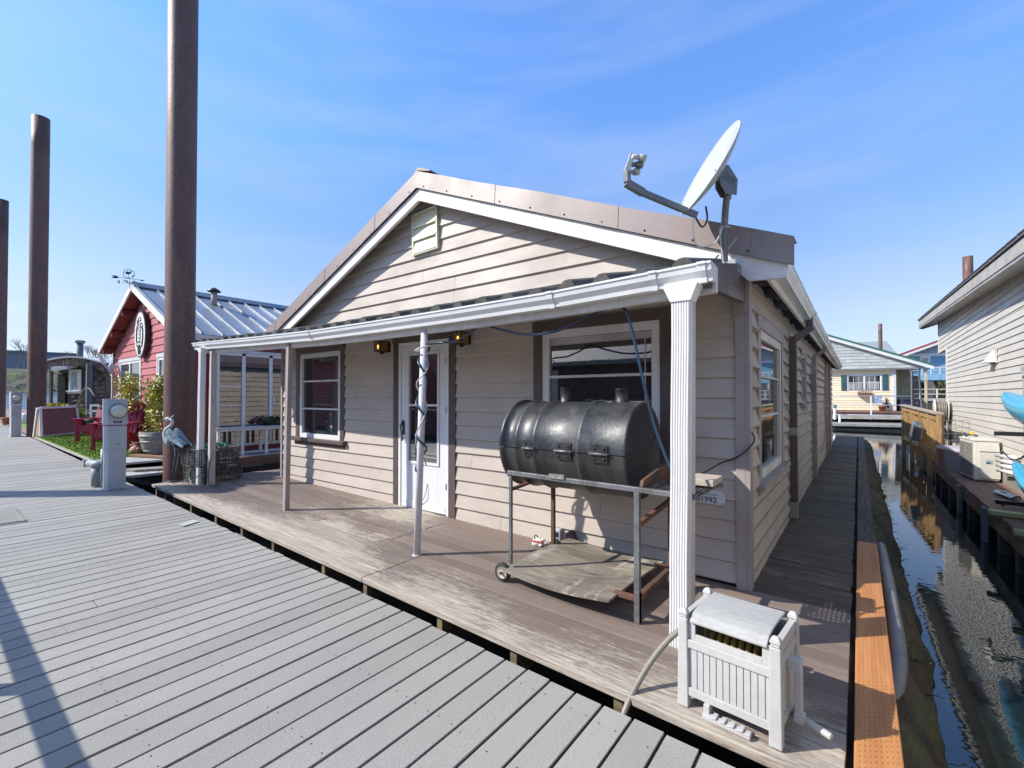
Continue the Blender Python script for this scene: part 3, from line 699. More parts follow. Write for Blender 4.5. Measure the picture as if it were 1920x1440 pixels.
# posts and downspouts
def fluted(mb, x, y, w, d, z0, z1, lean=0.0, n=7):
    sec = []
    m = n*4
    for k in range(n):
        f = w/n
        for q, o in ((0,.006),(.25,0),(.75,0),(1.0,.006)): sec.append((-w/2+f*(k+q), -d/2+o))
    sec += [(w/2,d/2),(-w/2,d/2)]
    L_ = len(sec); zs = [z0+(z1-z0)*i/8 for i in range(9)]
    vs = []
    for i, z in enumerate(zs):
        kx = .0012*math.sin(i*2.1)
        for (a, b_) in sec: vs.append((x+a+lean*(z-z0)+kx, y+b_+kx*.5, z))
    fs = [(i*L_+k, i*L_+(k+1) % L_, (i+1)*L_+(k+1) % L_, (i+1)*L_+k) for i in range(8) for k in range(L_)]
    mb.add(vs, fs, .5)
mb = MB(); fluted(mb, -.15, -1.055, .098, .075, .0, 1.93, lean=.012); 
mb.hexa([(-.18,-1.1,1.91),(-.07,-1.1,1.91),(-.07,-1.0,1.91),(-.18,-1.0,1.91),(-.22,-1.11,2.0),(-.03,-1.11,2.0),(-.03,-.99,2.0),(-.22,-.99,2.0)]); mb.build('downspout', white_m, house, .002)
mb = MB(); mb.beam((-.15,-.93,0),(-.135,-.93,1.99), .075, .08); mb.build('post', M('painted_post', (.58,.54,.52), (.5,.46,.44)), house, .004)
mb = MB(); mb.box(-.19,-.08,-.99,-.88,1.955,1.97); mb.build('post_cap', taupe_trim_m, house)
mb = MB(); fluted(mb, -7.03, -1.06, .085, .07, gz(-7), 2.04, lean=.03); mb.hexa([(-7.01,-1.09,2.02),(-6.93,-1.09,2.02),(-6.93,-1.0,2.02),(-7.01,-1.0,2.02),(-7.09,-1.1,2.10),(-6.92,-1.1,2.10),(-6.92,-.99,2.10),(-7.09,-.99,2.10)]); mb.build('downspout', white_m, house, .002)
mb = MB(); mb.beam((-6.86,-.97,.11),(-6.83,-.97,2.06), .075, .075); mb.build('post', M('pinkish_post', (.52,.44,.40), (.45,.38,.35)), house, .003)
mb = MB(); mb.beam((-4.63,-1.0,.07),(-4.63,-.97,2.0), .062, .055); mb.build('post', taupe_trim_m, house, .004)
mb = MB(); mb.tube([(-2.36,-1.02,.03),(-2.33,-.965,2.0)], .030, 14); mb.lathe([(.001,.0),(.040,.0),(.040,.006),(.031,.010)], (-2.36,-1.02,.035), n=14); mb.build('post', M('round_post_paint', (.60,.58,.60), (.52,.5,.52), fine=.06), house)

# porch lanterns
def lantern(x, label):
    t = thing('wall_lantern', label, 'lamp', (x,-.016,2.0), 0, 'wall lanterns beside the door')
    mb = MB(); mb.box(x-.055,x+.055,-.035,-.016,1.945,2.06); mb.tube([(x,-.03,1.96),(x,-.09,1.93),(x,-.12,1.945)], .012, 6); mb.lathe([(.001,1.91),(.018,1.915),(.03,1.945)], (x,-.11,0), n=8)
    mb.build('bracket', bronze_m, t, .002)
    mb = MB(); a = .062; y0, y1 = -.175,-.05; z0, z1 = 1.948, 2.065
    for sx in (-a, a-.008):
        for sy in (y0, y1-.008): mb.box(x+sx,x+sx+.008,sy,sy+.008,z0,z1)
    mb.box(x-a-.004,x+a+.004,y0-.004,y1+.004,z1,z1+.008); mb.box(x-a,x+a,y0,y1,z0-.006,z0)
    for zz in (1.985,2.03): mb.box(x-a,x+a,y0-.001,y0+.003,zz-.002,zz+.002)
    mb.box(x-.002,x+.002,y0-.001,y0+.003,z0,z1); mb.build('cage', bronze_m, t)
    mb = MB(); mb.box(x-a+.005,x+a-.005,y0+.005,y1-.005,z0,z1-.002); mb.build('amber_panes', amber_glass_m, t)
    mb = MB(); mb.ball((x+.01,y0+.0035,2.0), .022, 10, 8, (.8,.25,1.2)); mb.build('bulb', amber_m, t)
lantern(-4.06, 'small amber box lantern on the wall to the left of the white door')
lantern(-2.71, 'small amber box lantern on the wall to the right of the white door')
# ---------- steel piles ----------
def pile(x, y, r, z0, z1, label, group=None):
    t = thing('steel_pile', label, 'pile', (x,y,z0), 0, group)
    mb = MB(); prof = [(r,z0-z0)]+[(r,(z1-z0)*i/14) for i in range(1,15)]+[(r-.012,z1-z0),(r-.013,z1-z0-.25)]
    mb.M = Matrix.Translation(V((x,y,z0))); mb.lathe(prof, n=40, rnd=.5); mb.build('pipe', pile_m, t)
    mb = MB(); mb.M = Matrix.Translation(V((x,y,z1-.02))); mb.lathe([(.0001,0),(r-.013,0)], n=24); mb.build('cap', deck_join_m, t)
    return t
pile(-8.08,-1.0,.205,-2,8.6,'tall rusty brown pipe pile right behind the metal heron and wire pots','rusty pipe piles along the dock')
pile(-17.9,-1.42,.195,-2,9.35,'rusty brown pipe pile beside the red panel planter, its cut top below the sky edge','rusty pipe piles along the dock')
pile(-28.3,-1.28,.2,-2,9.75,'farthest rusty pipe pile, cut by the left edge of the photo','rusty pipe piles along the dock')

# ---------- meter pedestals ----------
def pedestal(x, y, label):
    z = gz(x)+DZ; t = thing('meter_pedestal', label, 'utility post', (x,y,z), 0, 'grey meter pedestals along the dock'); T = Matrix.Translation(V((x,y,z))); T = T @ Matrix.Rotation(math.radians(4), 4, 'Z')
    def col(mb, w0, d0, w1, d1, z0, z1): mb.hexa([(-d0,-w0,z0),(0,-w0,z0),(0,w0,z0),(-d0,w0,z0),(-d1,-w1,z1),(0,-w1,z1),(0,w1,z1),(-d1,w1,z1)])
    mb = MB(T); col(mb, .098,.20,.098,.20,.0,.56); col(mb, .115,.22,.115,.22,-.004,.02); mb.build('base_cabinet', grey_metal_m, t, .004)
    mb = MB(T); col(mb, .102,.205,.102,.205,.575,.88); col(mb,.106,.212,.106,.212,.56,.576); mb.build('middle_cabinet', grey_metal_m, t, .004)
    mb = MB(T); col(mb, .108,.215,.108,.215,.895,1.235); col(mb, .112,.22,.112,.22,1.235,1.25); mb.build('meter_box', grey_metal_m, t, .004)
    mb = MB(T); mb.M = T @ Matrix.Translation(V((0,.0,1.085))); mb.lathe([(.104,.0),(.106,.012),(.092,.018),(.086,.012)], axis='x', n=28); mt = mb.build('meter_ring', M('meter_ring_metal', (.35,.36,.36), rough=.3, metal=.6) if 'meter_ring_metal' not in bpy.data.materials else bpy.data.materials['meter_ring_metal'], t)
    mb = MB(); mb.M = T @ Matrix.Translation(V((0,.0,1.085))); mb.lathe([(.086,.01),(.084,.055),(.072,.075),(.042,.088),(.0001,.09)], axis='x', n=28); mb.build('meter_dome', M('meter_dome', (.55,.56,.46), (.5,.5,.42), rough=.12, coat=.6, bump=.0, fine=.03) if 'meter_dome' not in bpy.data.materials else bpy.data.materials['meter_dome'], mt)
    mb = MB(); mb.M = T @ Matrix.Translation(V((.076,.0,1.13))); mb.box(.0,.006,-.03,.03,-.006,.006); mb.build('meter_display', black_m, mt)
    mb = MB(T); mb.box(.0,.004,-.045,.045,.922,.95); pl = mb.build('number_plate', black_m, t)
    text('04 40', .022, T @ Matrix.Translation(V((.0045,0,.936))) @ Matrix.Rotation(PI/2, 4, 'Z') @ Matrix.Rotation(PI/2, 4, 'X'), white_m, pl)
    mb = MB(T); mb.box(.0,.003,-.035,.035,.63,.638); mb.build('red_sticker', M('faded_red_sticker', (.5,.16,.12)) if 'faded_red_sticker' not in bpy.data.materials else bpy.data.materials['faded_red_sticker'], t)
    return t
pedestal(-7.47,-1.90,'near grey meter pedestal with pale domed meter, standing on the dock before the porch')
pedestal(-18.0,-1.80,'far grey meter pedestal with round meter, left of the red panel planter')
t = thing('pipe_fitting', 'grey gas pipe with bulky meter fitting at the foot of the near pedestal', 'pipe', (-8.05,-1.95,.1))
pf = M('grey_fitting', (.28,.31,.32), (.2,.23,.24), rough=.5, fine=.12)
mb = MB(); mb.tube([(-7.76,-1.99,.1),(-7.76,-1.99,.66)], .028, 10); mb.build('riser', pf, t)
mb = MB(); mb.tube([(-7.95,-2.02,.13),(-7.95,-2.02,.40)], .06, 12); mb.tube([(-8.16,-2.08,.44),(-7.78,-1.99,.44)], .05, 12); mb.tube([(-7.95,-2.02,.39),(-7.95,-2.02,.47)], .066, 12); mb.box(-8.2,-8.12,-2.13,-2.03,.39,.49); mb.build('valve', pf, t)

# ---------- barrel smoker ----------
smoke_m = M('black_barrel_paint', (.018,.020,.025), (.036,.038,.043), rough=.47, rvar=.16, scale=4.2, bump=.38, bs=26, fine=.3, fs=55, c3=(.085,.085,.088), s3=5, lo3=.56, hi3=.72, spec=.55, bd=.006)
smoke_low_m = M('sooty_barrel_steel', (.030,.029,.029), (.05,.046,.044), rough=.45, scale=4, st=(4,1,.5), bump=.2, bs=16, fine=.3, c3=(.11,.055,.03), s3=4, st3=(2,1,.6), lo3=.6, hi3=.72)
rust_m = M('rusty_angle_iron', (.14,.06,.035), (.07,.045,.038), rough=.75, scale=8, bump=.3, fine=.25, rv=.1)
steel_m = M('dull_steel', (.20,.205,.215), (.13,.12,.115), rough=.45, scale=8, metal=.5, fine=.15, c3=(.14,.075,.05), s3=6, lo3=.6, hi3=.7)
bq = thing('barrel_smoker', 'black steel drum barbecue smoker on a rusty wheeled frame', 'barbecue', (-1.0,-.6,0))
XL, XR, YC, ZC, R_ = -1.55,-.54,-.55,1.01,.335
def bprof(extra=0.0):
    pts = [(R_+.012,XL-.012),(R_+.016,XL),(R_+.014,XL+.016),(R_,XL+.02)]
    for xc in (XL+.14,XL+.30,XL+.67):
        pts += [(R_,xc-.03),(R_+.010,xc-.012),(R_+.012,xc),(R_+.010,xc+.012),(R_,xc+.03)]
    pts += [(R_,XR-.02),(R_+.004,XR-.008),(R_-.002,XR)]
    return [(r, x) for r, x in pts]
mb = MB(); mb.lathe(bprof(), (0,YC,ZC), 'x', 40, math.radians(-2), math.radians(181), rnd=.5)
mb.lathe([(.0001,XR-.012),(R_-.03,XR-.012),(R_-.025,XR-.004),(R_-.002,XR)], (0,YC,ZC), 'x', 40, math.radians(-2), math.radians(181), rnd=.3)
mb.lathe([(.0001,XL+.02),(R_,XL+.01)], (0,YC,ZC), 'x', 40, math.radians(-2), math.radians(181), rnd=.3)
lid = mb.build('lid', smoke_m, bq)
mb = MB(); mb.lathe([(r-.003,x) for r, x in bprof()], (0,YC,ZC), 'x', 40, math.radians(182), math.radians(357.5), rnd=.5)
mb.lathe([(.0001,XR-.014),(R_-.033,XR-.014),(R_-.028,XR-.006),(R_-.005,XR-.002)], (0,YC,ZC), 'x', 40, math.radians(182), math.radians(357.5), rnd=.4)
mb.lathe([(.0001,XL+.02),(R_,XL+.01)], (0,YC,ZC), 'x', 40, math.radians(182), math.radians(357.5), rnd=.3)
mb.build('drum', smoke_low_m, bq)
def onb(x, a, r): return V((x, YC+r*math.cos(a), ZC+r*math.sin(a)))
A_ = math.radians(181)
hm = M('black_hinge_steel', (.03,.03,.032), (.05,.042,.038), rough=.4, scale=14, metal=.4, fine=.2)
for xc, wv in ((-1.29,.085),(-.995,.12),(-.72,.12)):
    hg = None
    mb = MB()
    for da, a1 in ((0.02,.17),(-.17,-.02)):
        p = [onb(xc-wv/2,A_+da,R_+.004),onb(xc+wv/2,A_+da,R_+.004),onb(xc+wv/2,A_+a1,R_+.004),onb(xc-wv/2,A_+a1,R_+.004)]
        q = [onb(xc-wv/2,A_+da,R_+.009),onb(xc+wv/2,A_+da,R_+.009),onb(xc+wv/2,A_+a1,R_+.009),onb(xc-wv/2,A_+a1,R_+.009)]
        mb.hexa(p+q)
    hg = mb.build('hinge', hm, bq)
    mb = MB(); mb.tube([onb(xc-wv/2-.01,A_,R_+.014),onb(xc+wv/2+.012,A_,R_+.014)], .0085, 8); mb.build('pin', steel_m, hg)
    for sx in (-.3,.3):
        for da in (.10,-.10): MB().ball(onb(xc+sx*wv,A_+da,R_+.011), .0085, 8, 5).build('bolt', hm, hg)
for xc, h, r in ((-1.19,.115,.042),(-.72,.10,.046)):
    mb = MB(); mb.lathe([(r+.012,.005),(r,.012),(r,h),(r+.005,h+.003),(r+.005,h+.008),(r-.006,h+.008),(r-.008,.03)], (xc,YC+.03,ZC+R_-.012), 'z', 20); mb.build('chimney', smoke_m, bq)
FX0, FX1, FY0, FY1 = -1.40,-.43,-.96,-.34
for (x,y,z0,m,wd) in ((FX0,FY0,.13,steel_m,.022),(FX1,FY0,0,steel_m,.034),(FX1,FY1,0,rust_m,.034),(FX0-.02,FY1,.10,rust_m,.03)):
    mb = MB(); mb.box(x-wd/2,x+wd/2,y-wd/2,y+wd/2,gz(x)+z0,.80); 
    if z0 == 0: mb.hexa([(x-wd/2,y-wd/2,.0),(x+wd/2,y-wd/2,.0),(x+wd/2,y+wd/2,.0),(x-wd/2,y+wd/2,.0)]+[(x-wd/2,y-wd/2-.002,.2),(x+wd/2,y-wd/2-.002,.2),(x+wd/2,y+wd/2,.2),(x-wd/2,y+wd/2,.2)])
    lg = mb.build('leg', m, bq, .002)
mb = MB(); mb.beam((FX0-.02,FY0-.005,.825),(-.08,FY0-.005,.815), .03,.03); mb.build('top_rail', steel_m, bq, .002); MB().beam((FX0-.02,FY1,.79),(-.08,FY1,.79), .03,.03).build('top_rail', steel_m, bq, .002)
for p_, q_, w_, h_ in (((FX0,FY0,.70),(FX0,FY1,.74),.03,.02),((FX1,FY0,.60),(FX1,FY1,.64),.03,.03),((FX1,FY0,.155),(FX1,FY1,.155),.034,.034),((FX1-.15,FY0-.002,.155),(FX1,FY0-.002,.155),.03,.031),((FX1-.12,FY1+.002,.155),(FX1,FY1+.002,.155),.03,.028),((FX0+.015,FY0,.115),(FX0+.015,FY1,.115),.03,.03)):
    MB().beam(p_, q_, w_, h_).build('cross_bar', rust_m, bq, .002)
mb = MB(); mb.poly([(-.42,-.95,.835),(-.42,-.93,.87),(-.36,-.42,.99),(-.36,-.40,.835)], (.02,0,0)); mb.build('end_plate', rust_m, bq)
mb = MB()
for i in range(13): x = -.40+i*.025; mb.beam((x,FY0,.815),(x+.02,FY1,.80), .004,.018)
for i in range(12): y = FY0+.03+i*.05; mb.beam((-.41,y,.812),(-.08,y,.812), .004,.010)
mb.build('shelf_grate', steel_m, bq)
mb = MB(); mb.box(-.27,-.055,-.70,-.46,.835,.873); o = mb.build('shelf_board', M('pale_shelf_timber', (.42,.37,.30), (.36,.31,.25), st=X_, bump=.15), bq, .003)
mb = MB(); mb.beam((-1.05,-.985,.842),(-.93,-.985,.842), .012,.03); mb.build('maker_plate', M('worn_plate', (.28,.27,.26), (.12,.10,.09), scale=25), bq)
# warped plywood sheet lying on the lower frame
ply_m = M('grey_plywood', (.24,.205,.16), (.13,.11,.088), rough=.8, scale=3.4, st=(.5,1.6,1), bump=.5, bs=26, bst=(.3,1.8,1), fine=.30, fs=24, c3=(.36,.33,.28), s3=5, st3=(1.4,.3,1), lo3=.55, hi3=.66)
ca, cb, cc, cd_ = V((-1.455,-1.03,.135)), V((-1.41,-.10,.135)), V((-.52,-.20,.15)), V((-.56,-1.09,.155))
mb = MB(); n = 10; top = []; 
for i in range(n+1):
    for j in range(n+1):
        u, v = i/n, j/n
        p = ca*(1-u)*(1-v)+cb*(1-u)*v+cc*u*v+cd_*u*(1-v)
        p.z += -.035*math.sin(PI*u)*(1-v*.6)+.01*math.sin(PI*v)
        top.append(p)
nv = len(top); fs = []
for i in range(n):
    for j in range(n):
        a = i*(n+1)+j; fs += [(a,a+n+1,a+n+2,a+1),(a+nv,a+1+nv,a+n+2+nv,a+n+1+nv)]
edge = [i*(n+1) for i in range(n+1)]+[n*(n+1)+j for j in range(1,n+1)]+[i*(n+1)+n for i in range(n-1,-1,-1)]+[j for j in range(n-1,0,-1)]
for a, b_ in zip(edge, edge[1:]+edge[:1]): fs.append((a,b_,b_+nv,a+nv))
mb.add(top+[p-V((0,0,.014)) for p in top], fs, .5); mb.build('plywood_shelf', ply_m, bq)
for (x,y) in ((-1.455,-.985),(-1.43,-.28)):
    mb = MB(); c = (x,y,gz(x)+.066)
    mb.lathe([(.045,-.017),(.06,-.019),(.066,-.012),(.066,.012),(.06,.019),(.045,.017)], c, 'y', 24); wl = mb.build('wheel', M('tyre_rubber', (.025,.025,.026), rough=.8) if 'tyre_rubber' not in bpy.data.materials else bpy.data.materials['tyre_rubber'], bq)
    mb = MB(); mb.lathe([(.0001,-.022),(.012,-.022),(.014,-.012),(.04,-.010),(.046,-.017),(.046,.017),(.04,.012),(.0001,.012)], c, 'y', 20); mb.build('rim', M('wheel_rim_white', (.62,.60,.56), (.4,.3,.22), scale=20, rough=.5) if 'wheel_rim_white' not in bpy.data.materials else bpy.data.materials['wheel_rim_white'], wl)
    mb = MB(); mb.lathe([(.0001,-.034),(.011,-.034),(.011,-.02)], c, 'y', 8); mb.build('axle_nut', rust_m, wl)

# ---------- hose reel cabinet ----------
resin_m = M('white_resin', (.46,.455,.44), (.42,.415,.40), rough=.55, bump=.06, fine=.05, rv=.02, c3=(.34,.335,.31), s3=4, lo3=.6, hi3=.8)
hr = thing('hose_reel_cabinet', 'white resin hose reel box with lid and crank on the deck corner', 'hose reel', (.215,-1.405,0), math.radians(-6))
T = ROOT[hr.name].copy()
w2, d2, H = .185,.145,.42
for sx in (-1,1):
    for sy in (-1,1):
        mb = MB(T); px, py = sx*w2, sy*d2
        mb.hexa([(px-.024,py-.02,0),(px+.024,py-.02,0),(px+.024,py+.02,0),(px-.024,py+.02,0),(px-.02,py-.018,H-.03),(px+.02,py-.018,H-.03),(px+.02,py+.018,H-.03),(px-.02,py+.018,H-.03)])
        mb.box(px-.017,px+.017,py-.015,py+.015,H-.03,H-.015); mb.box(px-.02,px+.02,py-.018,py+.018,H-.015,H-.004); mb.hexa([(px-.02,py-.018,H-.004),(px+.02,py-.018,H-.004),(px+.02,py+.018,H-.004),(px-.02,py+.018,H-.004),(px-.01,py-.008,H+.012),(px+.01,py-.008,H+.012),(px+.01,py+.008,H+.012),(px-.01,py+.008,H+.012)])
        mb.build('corner_post', resin_m, hr, .004)
def panel(mb, y, s):
    mb.box(-w2+.02,w2-.02,y-.008,y+.008,.06,.27)
    for k in range(12): x = -w2+.035+k*.0272; mb.box(x,x+.0245,y+s*.008,y+s*.0125,.09,.265) if s > 0 else mb.box(x,x+.0245,y-.0125,y-.008,.09,.265)
    mb.box(-w2+.02,w2-.02,min(y,y+s*.02),max(y,y+s*.02),.265,.30); mb.box(-w2+.02,w2-.02,min(y,y+s*.02),max(y,y+s*.02),.055,.09)
mb = MB(T); panel(mb, -d2+.006, -1)
mb.box(-w2+.02,-w2+.05,-d2,-d2+.012,.30,.375); mb.box(w2-.05,w2-.02,-d2,-d2+.012,.30,.385); mb.box(-w2+.05,w2-.05,-d2,-d2+.012,.30,.325); mb.build('front_panel', resin_m, hr, .002)
mb = MB(T); panel(mb, d2-.006, 1); mb.box(-w2+.02,w2-.02,d2-.014,d2-.002,.30,.385); mb.build('back_panel', resin_m, hr, .002)
for s in (-1,1):
    mb = MB(T); x = s*w2
    mb.box(x-.008,x+.008,-d2+.02,d2-.02,.06,.385); mb.box(min(x,x+s*.014),max(x,x+s*.014),-d2+.02,d2-.02,.30,.34); mb.box(min(x,x+s*.014),max(x,x+s*.014),-d2+.02,d2-.02,.055,.09); mb.hexa([(x-.012,-d2+.02,.36),(x+.012,-d2+.02,.36),(x+.012,d2-.02,.36),(x-.012,d2-.02,.36),(x-.012,-d2+.02,.40),(x+.012,-d2+.02,.40),(x+.012,d2-.02,.40),(x-.012,d2-.02,.40)])
    mb.build('side_panel', resin_m, hr, .002)
mb = MB(T); n = 8; vs = []
for i in range(n+1):
    u = i/n; y = -d2-.012+u*(2*d2+.012); z = .42-.02*max(0,(1-u*2.2))**2+.004*math.sin(u*3)
    if i == 0: z -= .012
    for x in (-w2+.03, w2-.03): vs.append((x,y,z))
m_ = len(vs); vs += [(x,y,z-.012) for x,y,z in vs]
fs = []
for i in range(n): a = 2*i; fs += [(a,a+1,a+3,a+2),(a+m_,a+2+m_,a+3+m_,a+1+m_),(a,a+2,a+2+m_,a+m_),(a+1,a+1+m_,a+3+m_,a+3)]
fs += [(0,m_,m_+1,1),(m_-2,m_-1,2*m_-1,2*m_-2)]
mb.add(vs, fs, .5); lidm = M('lid_stained_resin', (.40,.395,.38), (.35,.345,.33), rough=.5, scale=6, fine=.08, bump=.05, c3=(.28,.275,.26), s3=7, lo3=.58, hi3=.8)
mb.build('lid', lidm, hr, .003)
mb = MB(T)
for k in range(9): x = -.12+.03*k; mb.lathe([(.085,-.012),(.098,-.006),(.1,.0),(.098,.006),(.085,.012)], (x,-.0,.245), 'x', 18)
mb.build('coiled_hose', M('yellow_hose', (.26,.17,.03), (.2,.13,.02), rough=.5), hr)
mb = MB(T); x = w2+.02
mb.box(x-.012,x+.04,-.02,.03,.255,.30); mb.box(x+.015,x+.042,-.015,.018,.07,.29); mb.box(x+.012,x+.05,-.018,.02,.045,.085); mb.tube([(x+.045,0,.065),(x+.145,-.03,.055)], .014, 10); mb.build('crank', resin_m, hr, .004)
mb = MB(T); mb.box(-.09,-.065,-d2-.03,-d2+.02,-.0,.055); mb.box(-.09,.10,-d2-.045,-d2-.015,.0,.022)
for k in range(4): mb.box(-.05+.035*k,-.03+.035*k,-d2-.05,-d2-.01,.022,.03)
mb.build('hose_guide', resin_m, hr, .003)
hose_m = M('grey_hose', (.24,.215,.18), (.19,.17,.14), rough=.45, fine=.08)
tag(MB().tube(bez([(.06,-1.33,.20),(-.0,-1.345,.245),(-.06,-1.38,.235),(-.13,-1.46,.15),(-.18,-1.56,.05),(-.21,-1.66,-.05),(-.22,-1.71,-.16),(-.23,-1.74,-.40)],6), .0145, 10).build('garden_hose', hose_m), 'grey garden hose looping from the hose reel over the deck edge', 'hose')
tag(MB().tube(bez([(.02,-1.30,.16),(-.03,-1.30,.10),(-.035,-1.295,.03),(.01,-1.29,.02),(.05,-1.3,.06)],5), .011, 8).build('hose_coupling', steel_m), 'short metal-ended hose tail curled at the foot of the white corner post', 'hose')

# ---------- satellite dish ----------
dish_m = M('dish_grey_enamel', (.44,.465,.455), (.38,.40,.39), rough=.4, scale=6, bump=.03, fine=.05, c3=(.40,.42,.40), s3=10, lo3=.58, hi3=.75)
dm = M('dish_bracket_grey', (.20,.21,.22), (.16,.165,.17), rough=.4, metal=.3)
sat = thing('satellite_dish', 'grey satellite dish with feed arm on a bent mast at the roof corner', 'satellite dish', (-.12,-.30,2.45))
LF = -RT; UPV = V((0,0,1)); TW = -FW
def sp(a, u, t=0.0):   # a along picture-right, u up, t towards the dock
    return V((-.265,-.24,2.98))+RT*a+UPV*u+TW*t
nrm = (LF*.86+UPV*.46+TW*.06).normalized(); maj = (UPV-nrm*UPV.dot(nrm)).normalized(); mnr = maj.cross(nrm).normalized()
ctr = V((-.123,-.50,2.882))
MJ, MN = .323, .273
mb = MB(); nr, na = 7, 36
def dpt(q, a, off=0.0):
    return ctr+maj*(MJ*q*math.cos(a))+mnr*(MN*q*math.sin(a))+nrm*(-.068*(1-q*q)+off)
vs = [dpt(0,0)]; fs = []
for i in range(1,nr+1):
    for k in range(na): vs.append(dpt(i/nr, 2*PI*k/na))
for k in range(na): fs.append((0,1+k,1+(k+1)%na))
for i in range(nr-1):
    for k in range(na): a=1+i*na+k; b_=1+i*na+(k+1)%na; fs.append((a,a+na,b_+na,b_))
nv = len(vs); back = [p-nrm*.011 for p in vs]
fs2 = fs+[tuple(x+nv for x in f[::-1]) for f in fs]
for k in range(na): a=1+(nr-1)*na+k; b_=1+(nr-1)*na+(k+1)%na; fs2.append((a,a+nv,b_+nv,b_))
mb.add(vs+back, fs2, .5, True); mb.build('reflector', dish_m, sat)
b0 = ctr-maj*(MJ*.98)-nrm*.03
a0 = b0; a1 = b0+LF*.42+UPV*.146+TW*.055
mb = MB(); e1 = a0+(a1-a0)*.80
mb.beam(a0+(a0-a1).normalized()*.05, e1, .030, .038); arm = mb.build('feed_arm', dm, sat, .004)
mb = MB(); dirv = (a1-a0).normalized(); up_ = (maj*.9-dirv*maj.dot(dirv)).normalized()
e2 = e1+dirv*.11+up_*.018; e3 = e2+up_*.05+dirv*.018
mb.beam(e1-dirv*.02, e2, .042,.046); mb.beam(e2-dirv*.01, e3+up_*.02, .036,.05); mb.build('feed_bracket', dm, sat, .005)
hd = e3+up_*.08; mb = MB(); mb.beam(e3, hd+up_*.06, .028,.032); mb.build('feed_plate', dish_m, sat, .003)
for k in range(3):
    c = e3+up_*(.028+.04*k)+mnr*(.027*(k-1)); q = ctr-c; q.normalize()
    mb = MB(); mb.tube([c, c+q*.055], .015, 8); mb.tube([c+q*.05, c+q*.09], .022, 10); mb.build('feed_horn', dm if k % 2 else dish_m, sat)
bk = ctr-nrm*.095
mb = MB(); s_ = nrm.cross(UPV).normalized()
def platep(sg):
    o = s_*(.032*sg); return [bk+o+nrm*.02+UPV*.05, bk+o+nrm*.02-UPV*.08, bk+o-nrm*.02-UPV*.12, bk+o-nrm*.105-UPV*.09, bk+o-nrm*.115+UPV*.02, bk+o-nrm*.045+UPV*.08]
for sg in (-1,1): mb.poly(platep(sg), s_*.004)
mb.beam(bk+nrm*.01, bk-nrm*.09-UPV*.02, .064,.055); mb.build('mount_bracket', dm, sat, .002)
mtop = bk-nrm*.06-UPV*.04
mb = MB(); mb.tube(bez([mtop, mtop*.72+V((-.07,-.285,2.27))*.28-RT*.012, mtop*.36+V((-.07,-.285,2.27))*.64-RT*.014, V((-.07,-.285,2.27))],5), .022, 12); mb.build('mast', dm, sat)
mb = MB(); mb.hexa([(-.16,-.30,2.22),(.03,-.30,2.22),(.03,-.295,2.22),(-.16,-.295,2.22),(-.13,-.30,2.31),(.0,-.30,2.31),(.0,-.295,2.31),(-.13,-.295,2.31)])
for sg in (-1,1): mb.beam((-.085+.02*sg,-.305,2.36),(-.085+.09*sg,-.285,2.46 if sg > 0 else 2.30), .02,.005)
mb.beam((-.11,-.32,2.28),(.05,-.30,2.30), .01,.03); mb.beam((-.16,-.29,2.20),(-.05,-.29,2.17), .006,.06); mb.build('foot', dish_m, sat)
cab_m = M('pale_cable', (.62,.60,.56), rough=.5)
mb = MB(); mb.tube(bez([b0-nrm*.04, b0-nrm*.02-UPV*.10, b0+RT*.05-UPV*.22, b0+RT*.16-UPV*.20, b0+RT*.21-UPV*.10],6), .0045, 6); mb.tube(bez([mtop-UPV*.28-FW*.03, V((-.075,-.40,2.5)), V((-.07,-.33,2.3)), V((-.06,-.33,2.18)), V((-.02,-.29,2.1))],5), .004, 6)
mb.build('cable', cab_m, sat)
mb = MB(); mb.tube(bez([b0-nrm*.03, b0-nrm*.09-UPV*.05, b0-nrm*.13+UPV*.02, b0-nrm*.12+UPV*.10],5), .006, 6); mb.build('black_cable', black_m, sat)

# ---------- cords ----------
cord_m = M('blue_cord', (.014,.040,.085), (.010,.026,.055), rough=.35, coat=.2); cordw_m = M('white_cord', (.6,.58,.54), rough=.45)
mb = MB(); mb.tube(bez([(-2.36,-.99,1.83),(-2.2,-.92,1.845),(-2.03,-.90,1.85),(-1.87,-.90,1.90),(-1.73,-.90,1.955),(-1.54,-.90,1.90),(-1.31,-.90,1.845),(-1.06,-.90,1.845),(-.80,-.90,1.92),(-.63,-.90,1.962),(-.535,-.90,1.945),(-.485,-.90,1.80),(-.43,-.90,1.56),(-.35,-.90,1.23),(-.24,-.92,.96),(-.17,-.93,.88)],7), .0095, 8)
o = mb.build('extension_cord', cord_m); tag(o, 'blue cord slung under the porch gutter and down behind the white post', 'cord')
tag(MB().tube(bez([(-.62,-.905,1.975),(-.62,-.93,2.01)],2), .004, 5).build('cord_hook', steel_m), 'small wire hook holding the blue cord up to the soffit', 'hook')
def spiral(name, m, label, ph, turns, r, z0, z1):
    pts = []
    n = 90
    for i in range(n+1):
        u = i/n; z = z1+(z0-z1)*u; a = ph+turns*2*PI*u+.6*math.sin(u*9)
        xx = -2.33-.03*(1-(z)/2.0)*1.0; yy = -.965-.055*(1-z/2.0)
        rr_ = r+.008*math.sin(u*17+ph)
        pts.append((xx+rr_*math.cos(a), yy+rr_*math.sin(a), z))
    tag(MB().tube(pts, .0088 if m is cord_m else .0058, 7).build(name, m), label, 'cord')
spiral('extension_cord', cord_m, 'blue cord wound down the round white porch post', .4, 3.6, .043, .75, 1.83)
spiral('extension_cord', cordw_m, 'white cord twined with the blue one around the round porch post', 2.6, -2.3, .046, .80, 1.84)
